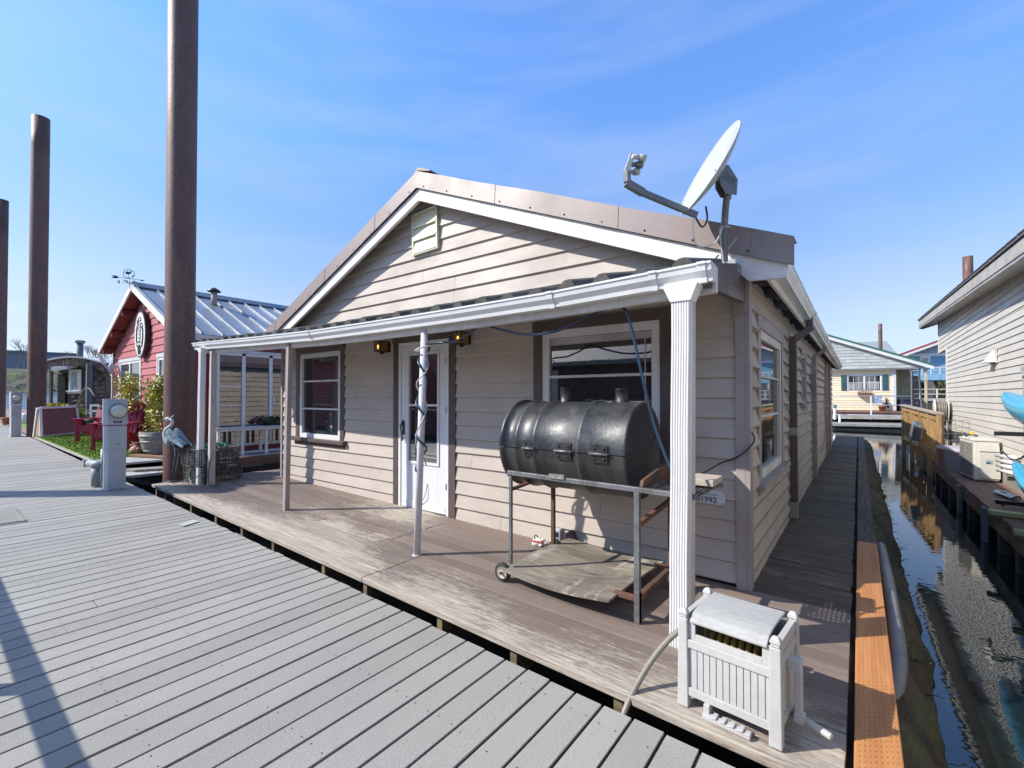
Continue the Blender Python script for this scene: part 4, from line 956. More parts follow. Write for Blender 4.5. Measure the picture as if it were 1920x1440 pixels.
mb = MB(); mb.tube([(-2.33+.07*math.cos(i*PI/9), -.985+.06*math.sin(i*PI/9), 1.80+.02*math.sin(i*PI/9+1)) for i in range(18)], .007, 7, closed=True); tag(mb.build('cord_loop', cordw_m), 'white cord loop hanging at the top of the round porch post', 'cord')
tag(MB().tube(bez([(-.24,-.90,.90),(-.20,-.5,.865),(-.16,-.06,.895),(-.04,-.06,.955),(.045,-.05,1.04),(.06,-.02,1.09),(.035,.02,1.13)],7), .0055, 7).build('black_cable', black_m), 'thin black cable curving from the barbecue shelf around the house corner', 'cable')
tag(MB().tube(bez([(-3.33,-.016,.38),(-3.335,-.03,.30),(-3.36,-.04,.22),(-3.45,-.03,.13),(-3.52,-.022,.08)],5), .004, 5).build('stray_wire', M('grey_wire', (.2,.19,.18))), 'short grey wire hanging out of the siding left of the white door', 'wire')


# ---------- registration plate ----------
t = thing('registration_plate', 'white registration plate reading 01992 on the wall by the corner post', 'sign', (-.28,-.02,.63))
plate_m = M('plate_white', (.62,.66,.70), rough=.4, fine=.02, bump=0); ink_m = M('plate_ink', (.02,.03,.035), rough=.6)
mb = MB(); mb.box(-.475,-.135,-.026,-.0215,.583,.687); mb.build('plate', plate_m, t, .004)
TX = lambda x, z: Matrix.Translation(V((x,-.0265,z))) @ Matrix.Rotation(PI/2, 4, 'X')
text('OREGON', .014, TX(-.265,.671), ink_m, t, depth=.0006); text('FLOATING HOME/BOATHOUSE', .0135, TX(-.275,.653), ink_m, t, depth=.0006); text('01992', .060, TX(-.265,.614), ink_m, t, depth=.0006, bold=.0006)
mb = MB()
for x in (-.462,-.148):
    for z in (.594,.676): mb.lathe([(.0001,-.0042),(.004,-.0035),(.005,0)], (x,-.0262,z), 'y', 8)
mb.build('screw', black_m, t)
# outlet, rag, wedge
t = thing('outlet_box', 'grey weatherproof outlet low on the wall behind the barbecue', 'outlet', (-1.56,-.02,.1)); mb = MB(); mb.box(-1.60,-1.525,-.06,-.0,.055,.175); mb.build('box', grey_metal_m, t, .004)
mb = MB(); mb.box(-1.585,-1.54,-.066,-.061,.105,.15); mb.box(-1.585,-1.54,-.066,-.061,.07,.09); mb.build('socket', black_m, t)
t = thing('crumpled_bag', 'crumpled white bag with a red stripe on the deck behind the barbecue', 'bag', (-1.68,-.17,.03))
bm = bmesh.new(); bmesh.ops.create_icosphere(bm, subdivisions=3, radius=1); vs = []
for v in bm.verts:
    p = v.co.copy(); k = 1+.35*mnoise.noise(p*2.1)+.2*mnoise.noise(p*5); vs.append((-1.68+.075*p.x*k, -.16+.045*p.y*k, .03+max(-.0,.045*(p.z*k+.55))))
fs = [tuple(q.index for q in f.verts) for f in bm.faces]; bm.free()
mb = MB(); mb.add(vs, fs, .5); mb.build('bag', M('crumpled_white', (.6,.57,.53), rough=.7), t)
mb = MB(); mb.beam((-1.735,-.208,.075),(-1.62,-.20,.078), .012,.010); mb.build('stripe', M('red_stripe', (.55,.06,.05)), t)
mb = MB(); mb.tube([(-1.71+.02*math.cos(a*PI/6), -.17, .10+.02*math.sin(a*PI/6)) for a in range(12)], .005, 6, closed=True); mb.build('handle', black_m, t)
tag(MB().poly([(-1.46,-.02,.03),(-1.36,-.02,.03),(-1.36,-.02,.10),(-1.41,-.02,.19),(-1.46,-.02,.16)], (0,-.045,0)).build('wood_block', M('brown_block', (.11,.07,.055), st=Z_)), 'brown pointed wood block against the wall behind the plywood', 'wood block')
# ---------- neighbour house on the right ----------
vinyl_m = M('beige_vinyl', (.56,.525,.46), (.52,.488,.428), rough=.5, scale=1.0, bump=.05, bs=5, fine=.03, rv=.03)
greyfascia_m = M('grey_fascia', (.36,.355,.34), (.30,.295,.28), rough=.5, fine=.06)
shingle_roof_m = M('grey_roof_shingles', (.14,.14,.145), (.09,.09,.095), rough=.85, scale=14, bump=.4, fine=.2)
nb = thing('beige_house', 'tall beige vinyl-sided house at the right edge with sloping grey eave', 'house', (4.5,6,0))
XW = 2.5
def ez(y): return 3.10+.047*(y-4.15)
mb = MB()
lap_wall(mb, lambda s, o, z: (XW-o, s, z), .16, 2.66, .112, lambda z: -5.0, lambda z: 12.8, [], .014, random.Random(2), 6)
z = 2.66
rg = random.Random(3)
while z < 3.75:
    zt = z+.112
    ya = lambda q: max(-5.0, 4.15+(q+.06-3.24)/.0415-.0) if q+.06 > ez(-5) else -5.0
    y0 = ya(zt)
    if y0 > 13.9: break
    o = .014; rn = rg.random()
    mb.quad((XW-o,y0,z),(XW-o,14.2,z),(XW,14.2,zt),(XW,y0,zt), rn); mb.quad((XW,y0,z-.003),(XW,14.2,z-.003),(XW-o,14.2,z),(XW-o,y0,z), rn)
    z = zt
mb.box(XW+.0,9,-5,12.78,-.0,2.66); mb.hexa([(XW+.02,-5,2.66),(9,-5,2.66),(9,14.18,2.66),(XW+.02,14.18,2.66),(XW+.02,-5,ez(-5)+.12),(9,-5,ez(-5)+.12),(9,14.18,ez(14.18)+.12),(XW+.02,14.18,ez(14.18)+.12)])
mb.build('wall', vinyl_m, nb)
mb = MB(); mb.box(XW-.022,XW+.05,12.74,12.80,.1,2.63); mb.box(XW-.022,XW+.05,14.14,14.21,2.64,ez(14)-.0); mb.box(XW-.03,XW+.02,12.8,14.2,2.63,2.66); mb.build('corner_trim', vinyl_m, nb)
mb = MB(); mb.box(XW-.016,XW+.02,-5,12.78,-.02,.16); mb.build('skirting', M('skirt_grey', (.28,.27,.25)), nb)
XE = 2.2; YA, YB = -5.0, 15.5
rf = MB(); rf.hexa([(XE-.05,YA,ez(YA)+.13),(8.5,YA,ez(YA)+2.3),(8.5,YB,ez(YB)+2.3),(XE-.05,YB,ez(YB)+.13),(XE-.05,YA,ez(YA)+.17),(8.5,YA,ez(YA)+2.36),(8.5,YB,ez(YB)+2.36),(XE-.05,YB,ez(YB)+.17)])
for i in range(40): y = YA+i*.51; rf.hexa([(XE-.06,y,ez(y)+.165),(XE+.4,y,ez(y)+.33),(XE+.4,y+.49,ez(y+.49)+.335),(XE-.06,y+.49,ez(y+.49)+.17),(XE-.062,y,ez(y)+.178),(XE+.4,y,ez(y)+.34),(XE+.4,y+.49,ez(y+.49)+.343),(XE-.062,y+.49,ez(y+.49)+.182)])
nroof = rf.build('roof', shingle_roof_m, nb)
mb = MB()
def strip(mb, x0, x1, a, b_): mb.hexa([(x0,YA,ez(YA)+a),(x1,YA,ez(YA)+a),(x1,YB-.02,ez(YB)+a),(x0,YB-.02,ez(YB)+a),(x0,YA,ez(YA)+b_),(x1,YA,ez(YA)+b_),(x1,YB-.02,ez(YB)+b_),(x0,YB-.02,ez(YB)+b_)])
strip(mb, XE-.02, XE+.02, -.10, .128); mb.build('fascia', greyfascia_m, nroof)
mb = MB(); strip(mb, XE-.032, XE-.021, -.055, .10); mb.build('drip_edge', M('drip_edge_taupe', (.42,.40,.36)), nroof)
mb = MB(); strip(mb, XE+.021, XW+.02, -.05, -.035); mb.build('soffit', vinyl_m, nroof)
mb = MB(); mb.poly([(XE-.02,YB-.03,ez(YB)-.1),(XE+.05,YB-.03,ez(YB)-.13),(XW+.3,YB-.03,ez(YB)+.05),(XW+.3,YB-.03,ez(YB)+.2),(XE-.02,YB-.03,ez(YB)+.13)],(0,.03,0)); mb.build('end_board', M('green_end_board', (.12,.2,.15)), nroof)
t = thing('dryer_vent', 'beige hooded vent on the beige siding above the cabinet', 'vent', (2.45,7.6,2.08)); mb = MB()
mb.add([(2.488,7.35,2.20),(2.488,7.62,2.20),(2.488,7.70,1.97),(2.488,7.27,1.97),(2.36,7.66,1.97),(2.36,7.31,1.97)], [(0,1,2,3),(0,1,4,5),(1,2,4),(0,5,3),(3,2,4,5)]); mb.build('hood', vinyl_m, t)
mb = MB(); mb.box(2.476,2.487,7.24,7.73,1.95,2.23); mb.build('flange', vinyl_m, t)
cabg = M('cabinet_grey', (.40,.41,.41), (.36,.365,.365), rough=.45, fine=.04); 
t = thing('electrical_cabinet', 'tall grey electrical cabinet on the beige wall at the right edge', 'cabinet', (2.4,6.0,1.25)); mb = MB(); mb.box(2.34,2.486,3.95,5.0,.80,1.76); mb.build('box', cabg, t, .006)
mb = MB(); mb.box(2.325,2.339,3.98,4.96,.82,1.74); mb.box(2.32,2.34,3.93,5.02,1.73,1.78); dr_ = mb.build('door', cabg, t, .004); mb = MB(); mb.box(2.302,2.324,4.78,4.86,1.62,1.65); mb.build('latch', steel_m, dr_)
for k in range(5): pass
mb = MB(); mb.tube([(2.42,4.8,.80),(2.42,4.8,.05)], .022, 8); mb.build('conduit', M('rust_conduit', (.25,.12,.08)), t)
mb = MB(); mb.tube(bez([(2.38,4.95,.82),(2.36,5.1,.62),(2.38,5.8,.5),(2.42,6.6,.55)],6), .012, 6); mb.tube(bez([(2.37,4.9,.82),(2.34,4.92,.68),(2.35,4.92,.55)],5), .016, 6); mb.build('flex_cable', black_m, t)

# deck under that house
comp2_m = M('brown_composite_boards', (.20,.115,.08), (.16,.09,.063), rough=.7, scale=4, fine=.12, rv=.12, bump=.2)
edge2_m = M('wet_brown_timber', (.17,.085,.05), (.08,.05,.035), rough=.6, scale=4, st=(3,.6,3), fine=.2, c3=(.05,.035,.025), s3=3)
mb = MB(); x = 1.99
while x < 2.60: mb.box(x,x+.088,-5,10.25,-.04,0); x += .092
mb.box(2.10,2.6,10.26,17.5,-.04,-.002)
struct(mb, 'boardwalk', comp2_m)
mb = MB(); mb.box(1.945,1.985,-5,10.2,-.21,.002); mb.box(2.06,2.098,10.26,17.5,-.2,0); struct(mb, 'boardwalk_edge', edge2_m)
mb = MB(); rr = random.Random(31)
y = -1.0
while y < 10.2: 
    mb.box(1.955,2.10,y,y+.13,-.75,-.215); mb.box(2.0,2.6,y-.1,y+.05,-.3,-.05); y += rr.uniform(.75,1.15)
mb.box(2.12,9,-5,17,-.75,-.22)
struct(mb, 'boardwalk_posts', M('dark_wet_posts', (.075,.06,.05), (.04,.035,.03), rough=.7, bump=.3))
mb = MB()
for y in (2.6,4.6,6.45): mb.box(1.905,1.944,y,y+.2,-.5,-.03)
struct(mb, 'boardwalk_brackets', M('blue_grey_brackets', (.13,.14,.15), rough=.6))

# heat pump
acm = M('heat_pump_cream', (.58,.56,.50), (.54,.52,.465), rough=.45, fine=.03, bump=.02)
ac = thing('heat_pump', 'cream outdoor heat pump unit standing on the brown deck by the beige wall', 'heat pump', (2.15,6.93,0), math.radians(6)); T = ROOT[ac.name].copy()
mb = MB(T); mb.box(.005,.305,.0,.74,.03,.66); mb.build('casing', acm, ac, .012)
mb = MB(T); mb.box(-.005,.315,-.01,.75,.661,.685); mb.hexa([(.02,.03,.685),(.29,.03,.685),(.29,.71,.685),(.02,.71,.685),(.05,.1,.705),(.26,.1,.705),(.26,.64,.705),(.05,.64,.705)]); mb.build('top_cover', acm, ac, .006)
mb = MB(T)
for k in range(24): z = .07+k*.023; mb.box(-.008,.004,.06,.70,z,z+.009)
mb.box(-.006,.004,.05,.06,.06,.63); mb.box(-.006,.004,.38,.39,.06,.63); mb.build('grille', M('grille_grey', (.34,.33,.30)), ac)
mb = MB(T); mb.box(-.0045,-.003,.07,.69,.075,.62); mb.build('grille_shadow_plate', M('coil_dark', (.09,.09,.09)), ac)
mb = MB(T); mb.hexa([(.06,-.03,.50),(.30,-.03,.50),(.30,.0,.50),(.06,.0,.50),(.06,-.012,.61),(.30,-.012,.61),(.30,.0,.61),(.06,.0,.61)]); mb.box(.06,.31,-.016,-.001,.06,.49); mb.build('service_panel', acm, ac, .004)
mb = MB(T); mb.box(.14,.22,-.019,-.0165,.30,.36); st_ = mb.build('sticker', M('sticker_blue', (.30,.38,.42)), ac); mb = MB(T); mb.box(.145,.19,-.021,-.0192,.305,.325); mb.build('sticker_print', ink_m, st_)
mb = MB(T); mb.box(.02,.30,.05,.12,.0,.03); mb.box(.02,.30,.68,.75,.0,.03); mb.build('foot', steel_m, ac)
mb = MB(T); mb.tube(bez([(.305,.02,.50),(.36,-.02,.52),(.42,.0,.48),(.44,.05,.40)],5), .014, 6); mb.build('line_set', M('grey_insulation', (.2,.2,.2)), ac)
t = thing('sprinkler', 'small yellow sprinkler lying on top of the heat pump', 'sprinkler', (2.2,7.3,.71)); mb = MB(); mb.tube(bez([(2.10,7.2,.715),(2.13,7.28,.735),(2.20,7.36,.74),(2.27,7.42,.72)],4), .012, 8); mb.build('bar', black_m, t); mb = MB(); mb.lathe([(.0001,.0),(.03,.0),(.026,.06),(.0001,.065)], (2.19,7.36,.735), n=10); mb.box(2.165,2.215,7.34,7.38,.76,.79); mb.build('head', M('yellow_plastic', (.75,.5,.04), rough=.4), t, .002)

def bin_(x, y, w, d, h, m, label, lidm):
    t = thing('storage_bin', label, 'storage bin', (x,y,0), math.radians(8)); T = ROOT[t.name].copy()
    mb = MB(T); mb.hexa([(-w*.43,-d*.43,.004),(w*.43,-d*.43,.004),(w*.43,d*.43,.004),(-w*.43,d*.43,.004),(-w*.5,-d*.5,h-.05),(w*.5,-d*.5,h-.05),(w*.5,d*.5,h-.05),(-w*.5,d*.5,h-.05)])
    for k in range(4): xx = -w*.3+k*w*.2; mb.hexa([(xx,-d*.44-.012,.03),(xx+.03,-d*.44-.012,.03),(xx+.03,-d*.44,.03),(xx,-d*.44,.03),(xx,-d*.49-.012,h-.09),(xx+.03,-d*.49-.012,h-.09),(xx+.03,-d*.49,h-.09),(xx,-d*.49,h-.09)])
    mb.build('tub', m, t, .012)
    mb = MB(T); mb.box(-w*.53,w*.53,-d*.53,d*.53,h-.05,h-.02); mb.hexa([(-w*.5,-d*.5,h-.02),(w*.5,-d*.5,h-.02),(w*.5,d*.5,h-.02),(-w*.5,d*.5,h-.02),(-w*.42,-d*.42,h+.02),(w*.42,-d*.42,h+.02),(w*.42,d*.42,h+.02),(-w*.42,d*.42,h+.02)]); mb.build('lid', lidm, t, .006)
gb = M('bin_grey', (.30,.29,.31), (.27,.26,.28), rough=.5, fine=.04)
bin_(2.19,8.2,.40,.62,.42, gb, 'grey lidded plastic tub between the heat pump and the timber fence', M('bin_lid', (.40,.37,.41), rough=.5, fine=.04))
bin_(2.17,8.95,.42,.6,.38, M('bin_red', (.33,.12,.10), rough=.5), 'faded red plastic tub just behind the grey lidded tub', M('bin_lid_pink', (.42,.36,.38)))

# timber privacy fence on the deck edge
fw_m = M('golden_cedar', (.40,.245,.10), (.27,.165,.07), rough=.65, scale=4, st=(6,6,.6), bump=.2, fine=.15, rv=.15); capm = M('grey_cap_rail', (.36,.31,.24), (.28,.24,.18), rough=.75, st=(1,.3,1), bump=.2)
t = thing('timber_fence', 'golden timber post and board fence with grey cap rail over the water', 'fence', (1.88,12.3,0))
PA, PB = V((2.02,9.75,0)), V((1.74,15.0,0)); dv = PB-PA
def fp(u, z, o=0.0): n_ = V((-dv.y,dv.x,0)).normalized(); return PA+dv*u+n_*o+V((0,0,z))
mb = MB(); mb.beam(fp(-.01,1.03),fp(1.01,1.14), .15,.04); mb.build('cap_rail', capm, t, .004)
for u in (0,.2,.42,.68,.98):
    mb = MB(); mb.beam(fp(u,-.55),fp(u,1.0+.11*u), .095,.095, up=(0,1,0)); mb.build('post', fw_m, t, .004)
mb = MB(); mb.beam(fp(.0,.94,.0),fp(1,1.05,.0), .04,.14); mb.beam(fp(.0,.15,.0),fp(1,.15,.0), .04,.12); mb.build('rail', fw_m, t)
for i in range(24):
    u = .02+i*.04
    if i % 5 in (1, 2, 4) or .2 < u < .3 or .5 < u < .56: continue
    mb = MB(); mb.beam(fp(u,.02+rr.uniform(-.15,.1),-.05),fp(u,.95+.1*u,-.05), .115,.02, up=dv.normalized()); mb.build('board', fw_m, t)
t = thing('metal_box', 'tilted silver metal box hung on the golden timber fence', 'mailbox', (1.83,11.2,.6)); mb = MB(); mb.M = Matrix.Translation(fp(.28,.56,.17)) @ Matrix.Rotation(.25,4,'X') @ Matrix.Rotation(.15,4,'Y'); mb.box(-.10,.10,-.2,.2,-.2,.2); mb.build('body', M('bright_metal', (.5,.5,.5), metal=.8, rough=.3), t, .05, 3)
mb = MB(); mb.M = Matrix.Translation(fp(.28,.56,.17)); mb.box(.09,.16,-.03,.03,-.05,.05); mb.build('hanger', steel_m, t)
t = thing('garden_reel', 'cream hose wheel with coiled hose mounted at the corner of the beige house', 'hose reel', (2.35,12.2,1.05))
wheelm = M('cream_wheel', (.62,.58,.5), rough=.5)
for x in (2.18,2.42):
    mb = MB(); mb.lathe([(.0001,-.008),(.28,-.008),(.29,-.0),(.28,.012),(.0001,.012)], (x,12.1,1.05), 'x', 24); mb.build('flange', wheelm, t)
mb = MB()
for k in range(7): mb.lathe([(.15,-.014),(.24,-.01),(.245,0),(.24,.01),(.15,.014)], (2.2+.03*k,12.1,1.05), 'x', 18)
mb.build('hose_coil', hose_m, t)
mb = MB(); mb.beam((2.25,12.1,.0),(2.25,12.1,1.05), .06,.06); mb.beam((2.45,12.1,.0),(2.45,12.1,1.05), .06,.06); mb.build('stand', dark_wood_m, t)
t = thing('wire_panel', 'open square wire mesh panel standing behind the plastic tubs', 'mesh panel', (2.1,9.6,0)); mb = MB()
for i in range(7): mb.tube([(2.05+i*.11,9.7,.0),(2.05+i*.11,9.7,.92)], .004, 4)
for i in range(7): mb.tube([(2.05,9.7,.05+i*.14),(2.71,9.7,.05+i*.14)], .004, 4)
mb.build('mesh', steel_m, t)
# kayaks, paddle, pipes, plank
def kayak(x, y, z, L_, label, w=.30, h=.2):
    t = thing('kayak', label, 'kayak', (x,y,z)); km = bpy.data.materials.get('blue_kayak_plastic') or M('blue_kayak_plastic', (.02,.32,.52), (.02,.40,.60), rough=.35, fine=.05, coat=.3)
    n, k = 22, 16; vs = []; 
    for i in range(n+1):
        u = i/n; e = max(.0, math.sin(PI*min(1, u*.5+.0)))**.62; lift = .19*(1-u)**3.0
        wi, hi = w*e, h*(.25+.75*e) if u > 0 else h*.2
        for q in range(k):
            a = 2*PI*q/k; c, s = math.cos(a), math.sin(a)
            top = .45 if s > 0 else 1.0
            vs.append((x+wi*c, y-L_*u, z+lift+hi*s*top))
    fs = [(i*k+q, i*k+(q+1)%k, (i+1)*k+(q+1)%k, (i+1)*k+q) for i in range(n) for q in range(k)]+[tuple(range(k)), tuple(n*k+q for q in range(k))]
    MB().add(vs, fs, .5, True).build('hull', km, t)
kayak(2.19,5.1,1.24,3.0,'upper blue kayak racked along the beige wall, bow towards the fence',.26,.26)
kayak(2.24,4.95,.36,3.0,'lower blue kayak racked near the deck, mostly outside the photo',.24,.2)
t = thing('kayak_rack', 'dark rack arms carrying the blue kayaks along the beige wall', 'rack', (2.3,3.8,.6))
for y in (4.55,3.2):
    mb = MB()
    for z in (.08,.93): mb.beam((2.0,y,z),(2.484,y,z-.0), .05,.05)
    mb.beam((2.46,y,.0),(2.46,y,1.5), .045,.05); mb.build('arm_frame', black_m, t)
t = thing('paddle', 'kayak paddle with pale blue blade lying on the brown deck', 'paddle', (2.2,5.2,.02)); mb = MB()
bl = [(2.17,5.72),(2.22,5.84),(2.31,5.80),(2.36,5.55),(2.36,5.3),(2.33,5.2),(2.28,5.22),(2.22,5.38)]
mb.poly([(a,b_,.03+.01*math.sin(i)) for i,(a,b_) in enumerate(bl)], (0,0,.012)); mb.build('blade', M('pale_blade', (.42,.55,.62), (.3,.42,.5), rough=.4), t, .004)
mb = MB(); mb.poly([(2.225,5.66,.046),(2.26,5.72,.046),(2.30,5.66,.046),(2.27,5.58,.046)], (0,0,.002)); mb.build('blade_mark', M('blade_ink', (.02,.06,.12)), t)
mb = MB(); mb.tube([(2.32,5.26,.045),(2.30,4.0,.04)], .015, 8); mb.build('shaft', steel_m, t)
mb = MB(); mb.tube(bez([(2.33,5.16,.06),(2.29,5.06,.09),(2.2,5.0,.05),(2.14,4.94,.02),(2.10,4.75,.01)],5), .012, 6); mb.build('leash', black_m, t)
t = thing('pvc_pipes', 'bundle of short white plastic pipes against the beige wall', 'pipes', (2.42,6.3,.3)); mb = MB()
for k in range(4): mb.tube([(2.40-.012*k,6.85-.1*k,.45-.065*k),(2.42,5.9,.52-.075*k)], .028, 10)
mb.build('pipe', white_m, t)
tag(MB().hexa([(1.86,3.98,.01),(2.6,3.86,.01),(2.6,4.0,.01),(1.86,4.12,.01),(1.86,3.98,.06),(2.6,3.86,.06),(2.6,4.0,.06),(1.86,4.12,.06)]).build('plank', M('pale_green_plank', (.40,.40,.17), (.34,.33,.15), st=X_), None, .004), 'pale yellow-green plank laid across the brown deck edge', 'plank')
tag(MB().hexa([(1.88,3.0,.01),(2.6,2.88,.01),(2.6,2.98,.01),(1.88,3.1,.01),(1.88,3.0,.06),(2.6,2.88,.06),(2.6,2.98,.06),(1.88,3.1,.06)]).build('plank', bpy.data.materials['pale_green_plank'], None, .004), 'second pale plank, nearest the camera on the brown deck edge', 'plank')

# rusty pile rising behind the beige house, and far pile
p_ = CAM+RT*21.95+FW*22; pile(p_.x, p_.y, .19, -2, 8.16, 'rusty pipe pile rising behind the beige house roof', 'rusty pipe piles along the dock')
p_ = CAM+RT*36.2+FW*45; pile(p_.x, p_.y, .16, -2, 8.6, 'thin dark pile standing beyond the green roof', 'rusty pipe piles along the dock')

# ---------- yellow house with green roof across the water ----------
YF = view_frame(0, 29.5) @ Matrix.Translation(V((22.6,0,0))) @ Matrix.Rotation(math.radians(-25), 4, 'Z') @ Matrix.Diagonal((.82,1,1,1)) @ Matrix.Translation(V((-22.6,0,0)))
yl_m = M('butter_siding', (.80,.69,.48), (.76,.65,.45), rough=.6, fine=.04, rv=.05); sg_m = M('grey_shingle_gable', (.46,.475,.455), (.41,.42,.40), rough=.8, scale=6, fine=.1, rv=.12, bump=.2)
grn_m = M('green_metal_roof', (.06,.17,.12), (.05,.14,.10), rough=.45); teal_m = M('teal_shutter', (.05,.12,.13), rough=.5); 
yh = thing('yellow_house', 'butter yellow floating house with green roof and grey shingled gable across the water', 'house', mat=YF @ Matrix.Translation(V((22.6,0,0)))); 
mb = MB(YF); lap_wall(mb, lambda s, o, z: (s,-o,z), .55, 3.2, .16, lambda z: 17.0, lambda z: 24.6, [(21.6,23.72,1.84,2.81)], .02, random.Random(1), 4)
mb.box(17,24.58,.05,7,.3,3.2); mb.build('wall', yl_m, yh)
mb = MB(YF); pk = 17.5
lap_wall(mb, lambda s, o, z: (s,-.32-o,z), 3.2, 5.9, .2, lambda z: 14.5, lambda z: 26.45-(z-3.2)/.324, [], .02, random.Random(1), .5)
mb.box(14.5,26.2,-.30,6,3.14,3.2); mb.build('gable', sg_m, yh)
def slope(mb, y0, y1, a, b_, x0=17.5, x1=26.7):
    zf = lambda x: 3.27+(26.6-x)*.324
    mb.hexa([(x0,y0,zf(x0)+a),(x1,y0,zf(x1)+a),(x1,y1,zf(x1)+a),(x0,y1,zf(x0)+a),(x0,y0,zf(x0)+b_),(x1,y0,zf(x1)+b_),(x1,y1,zf(x1)+b_),(x0,y1,zf(x0)+b_)])
mb = MB(YF); slope(mb,-.5,7,.02,.16); ry = mb.build('roof', grn_m, yh)
mb = MB(YF); slope(mb,-.52,-.48,-.17,.018); mb.build('rake_trim', white_m, ry)
mb = MB(YF); mb.box(24.42,24.62,-.06,.05,.55,3.2); mb.build('corner_board', white_m, yh)
wn = window(yh, lambda s, o, z: YF @ V((s,-o,z)), (21.55,23.77,1.79,2.86), white_m, .07, .04, bars=(2.33,), vbars=(21.98,22.32,22.98,23.34), sill=False, trim_m=white_m)
mb = MB(YF); mb.box(22.6,22.72,-.035,.0,1.86,2.79); mb.build('mullion', white_m, wn)
mb = MB(YF); 
for k in range(6): mb.box(21.7+.14*k,21.8+.14*k,-.0005,.012,1.9,2.3); mb.box(22.85+.13*k,22.94+.13*k,-.0005,.012,1.9,2.4)
mb.build('curtain', M('pale_curtain', (.4,.42,.4)), wn)
for x0, x1 in ((21.16,21.52),(23.80,24.16)):
    mb = MB(YF); mb.box(x0,x1,-.05,-.01,1.83,2.82)
    for k in range(12): mb.box(x0+.05,x1-.05,-.058,-.051,1.9+k*.072,1.94+k*.072)
    mb.build('shutter', teal_m, yh)
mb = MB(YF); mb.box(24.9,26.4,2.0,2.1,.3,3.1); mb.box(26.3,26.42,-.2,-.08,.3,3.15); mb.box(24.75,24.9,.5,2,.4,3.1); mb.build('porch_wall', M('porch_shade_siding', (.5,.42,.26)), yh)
fbx = thing('flower_box', 'wall-hung wooden flower box under the yellow house window', 'flower box', mat=YF @ Matrix.Translation(V((22.65,-.2,1.6)))); mb = MB(YF)
mb.hexa([(22.25,-.32,1.45),(23.05,-.32,1.45),(23.05,-.03,1.45),(22.25,-.03,1.45),(22.18,-.36,1.68),(23.1,-.36,1.68),(23.1,-.03,1.68),(22.18,-.03,1.68)]); mb.build('box', M('box_brown', (.2,.12,.08)), fbx)
mb = MB(YF)
for _ in range(150):
    c = V((rr.uniform(22.2,23.1), rr.uniform(-.4,-.1), 1.68+rr.uniform(-.35 if rr.random() < .25 else 0,.14))); s = .05
    mb.add([c+V((rr.uniform(-s,s),rr.uniform(-s,s),rr.uniform(-s,s))) for _ in range(3)], [(0,1,2)])
mb.build('dry_plants', M('dry_plants', (.26,.16,.10), (.16,.14,.06), scale=20, rv=.5), fbx)
tag(MB(YF).hexa([(23.25,-.5,.95),(23.62,-.5,1.0),(23.62,-.35,1.0),(23.25,-.35,.95),(23.2,-.45,1.5),(23.6,-.45,1.52),(23.6,-.3,1.52),(23.2,-.3,1.5)]).build('blue_tarp', M('blue_white_sheet', (.16,.23,.40), (.40,.44,.5), scale=4, rough=.6)), 'small blue and white sheet hung on the rail before the yellow wall', 'sheet')
def pot(M_, x, y, z, r, h, label, mname='terracotta', c=(.36,.16,.08)):
    m = bpy.data.materials.get(mname) or M(mname, c, rough=.7, fine=.1); mb = MB(M_)
    mb.lathe([(.001,z),(r*.72,z),(r*.95,z+h*.8),(r*1.08,z+h*.8),(r*1.08,z+h),(r*.92,z+h),(r*.88,z+h*.85),(.001,z+h*.82)], (x,y,0), n=16); o = mb.build('plant_pot', m); tag(o, label, 'pot'); return o
pot(YF, 23.62,-.55,.52,.24,.34,'terracotta pot on the yellow house deck below the blue sheet')
mb = MB(YF); mb.poly([(23.95,-.06,1.35),(24.02,-.06,1.38),(24.05,-.06,1.1),(24.2,-.06,.75),(24.1,-.06,.7),(23.98,-.06,.95)], (0,-.03,0)); tag(mb.build('wall_ornament', dark_wood_m), 'dark slender ornament hung on the yellow wall beside the white corner board', 'ornament')
mb = MB(YF); mb.box(24.85,26.0,-.6,.6,.52,1.2); mb.box(24.8,26.05,-.65,.65,1.2,1.26); tag(mb.build('deck_box', M('navy_box', (.02,.025,.06), rough=.4)), 'dark navy storage box on the yellow house porch', 'box')
# walkway dock in front of it
mb = MB(YF); mb.box(14,27.4,-1.7,3,.38,.5); struct(mb, 'far_deck', M('far_deck_red_boards', (.25,.12,.08), (.2,.1,.07)))
mb = MB(YF); mb.box(14,40,-3.0,-1.72,.10,.33); struct(mb, 'far_dock', M('far_dock_concrete', (.42,.41,.39), (.30,.27,.22), scale=2, fine=.15))
mb = MB(YF); mb.box(14,40,-2.9,2,-.6,-.05); mb.box(19,25,-5.2,-3.1,-.7,-.22); struct(mb, 'far_float', deck_join_m)
mb = MB(YF); mb.box(19.5,25.5,-5.3,-3.05,-.22,-.1); struct(mb, 'low_float', M('grey_green_float', (.28,.29,.26), rough=.7))
t = thing('pipe_railing', 'white two-bar pipe railing along the far dock before the yellow house', 'railing', mat=YF @ Matrix.Translation(V((22,-2.4,.33)))); mb = MB(YF)
for z in (.92,1.45): mb.tube([(14,-2.4,z),(24.8,-2.4,z)], .028, 6)
mb.tube([(14,-2.7,.30),(24.8,-2.7,.30)], .06, 8)
mb.build('rail', white_m, t)
for x in (16.5,19.7,22.4,25.0):
    mb = MB(YF); mb.box(x-.035,x+.035,-2.44,-2.36,.0,1.47); mb.build('post', white_m, t)
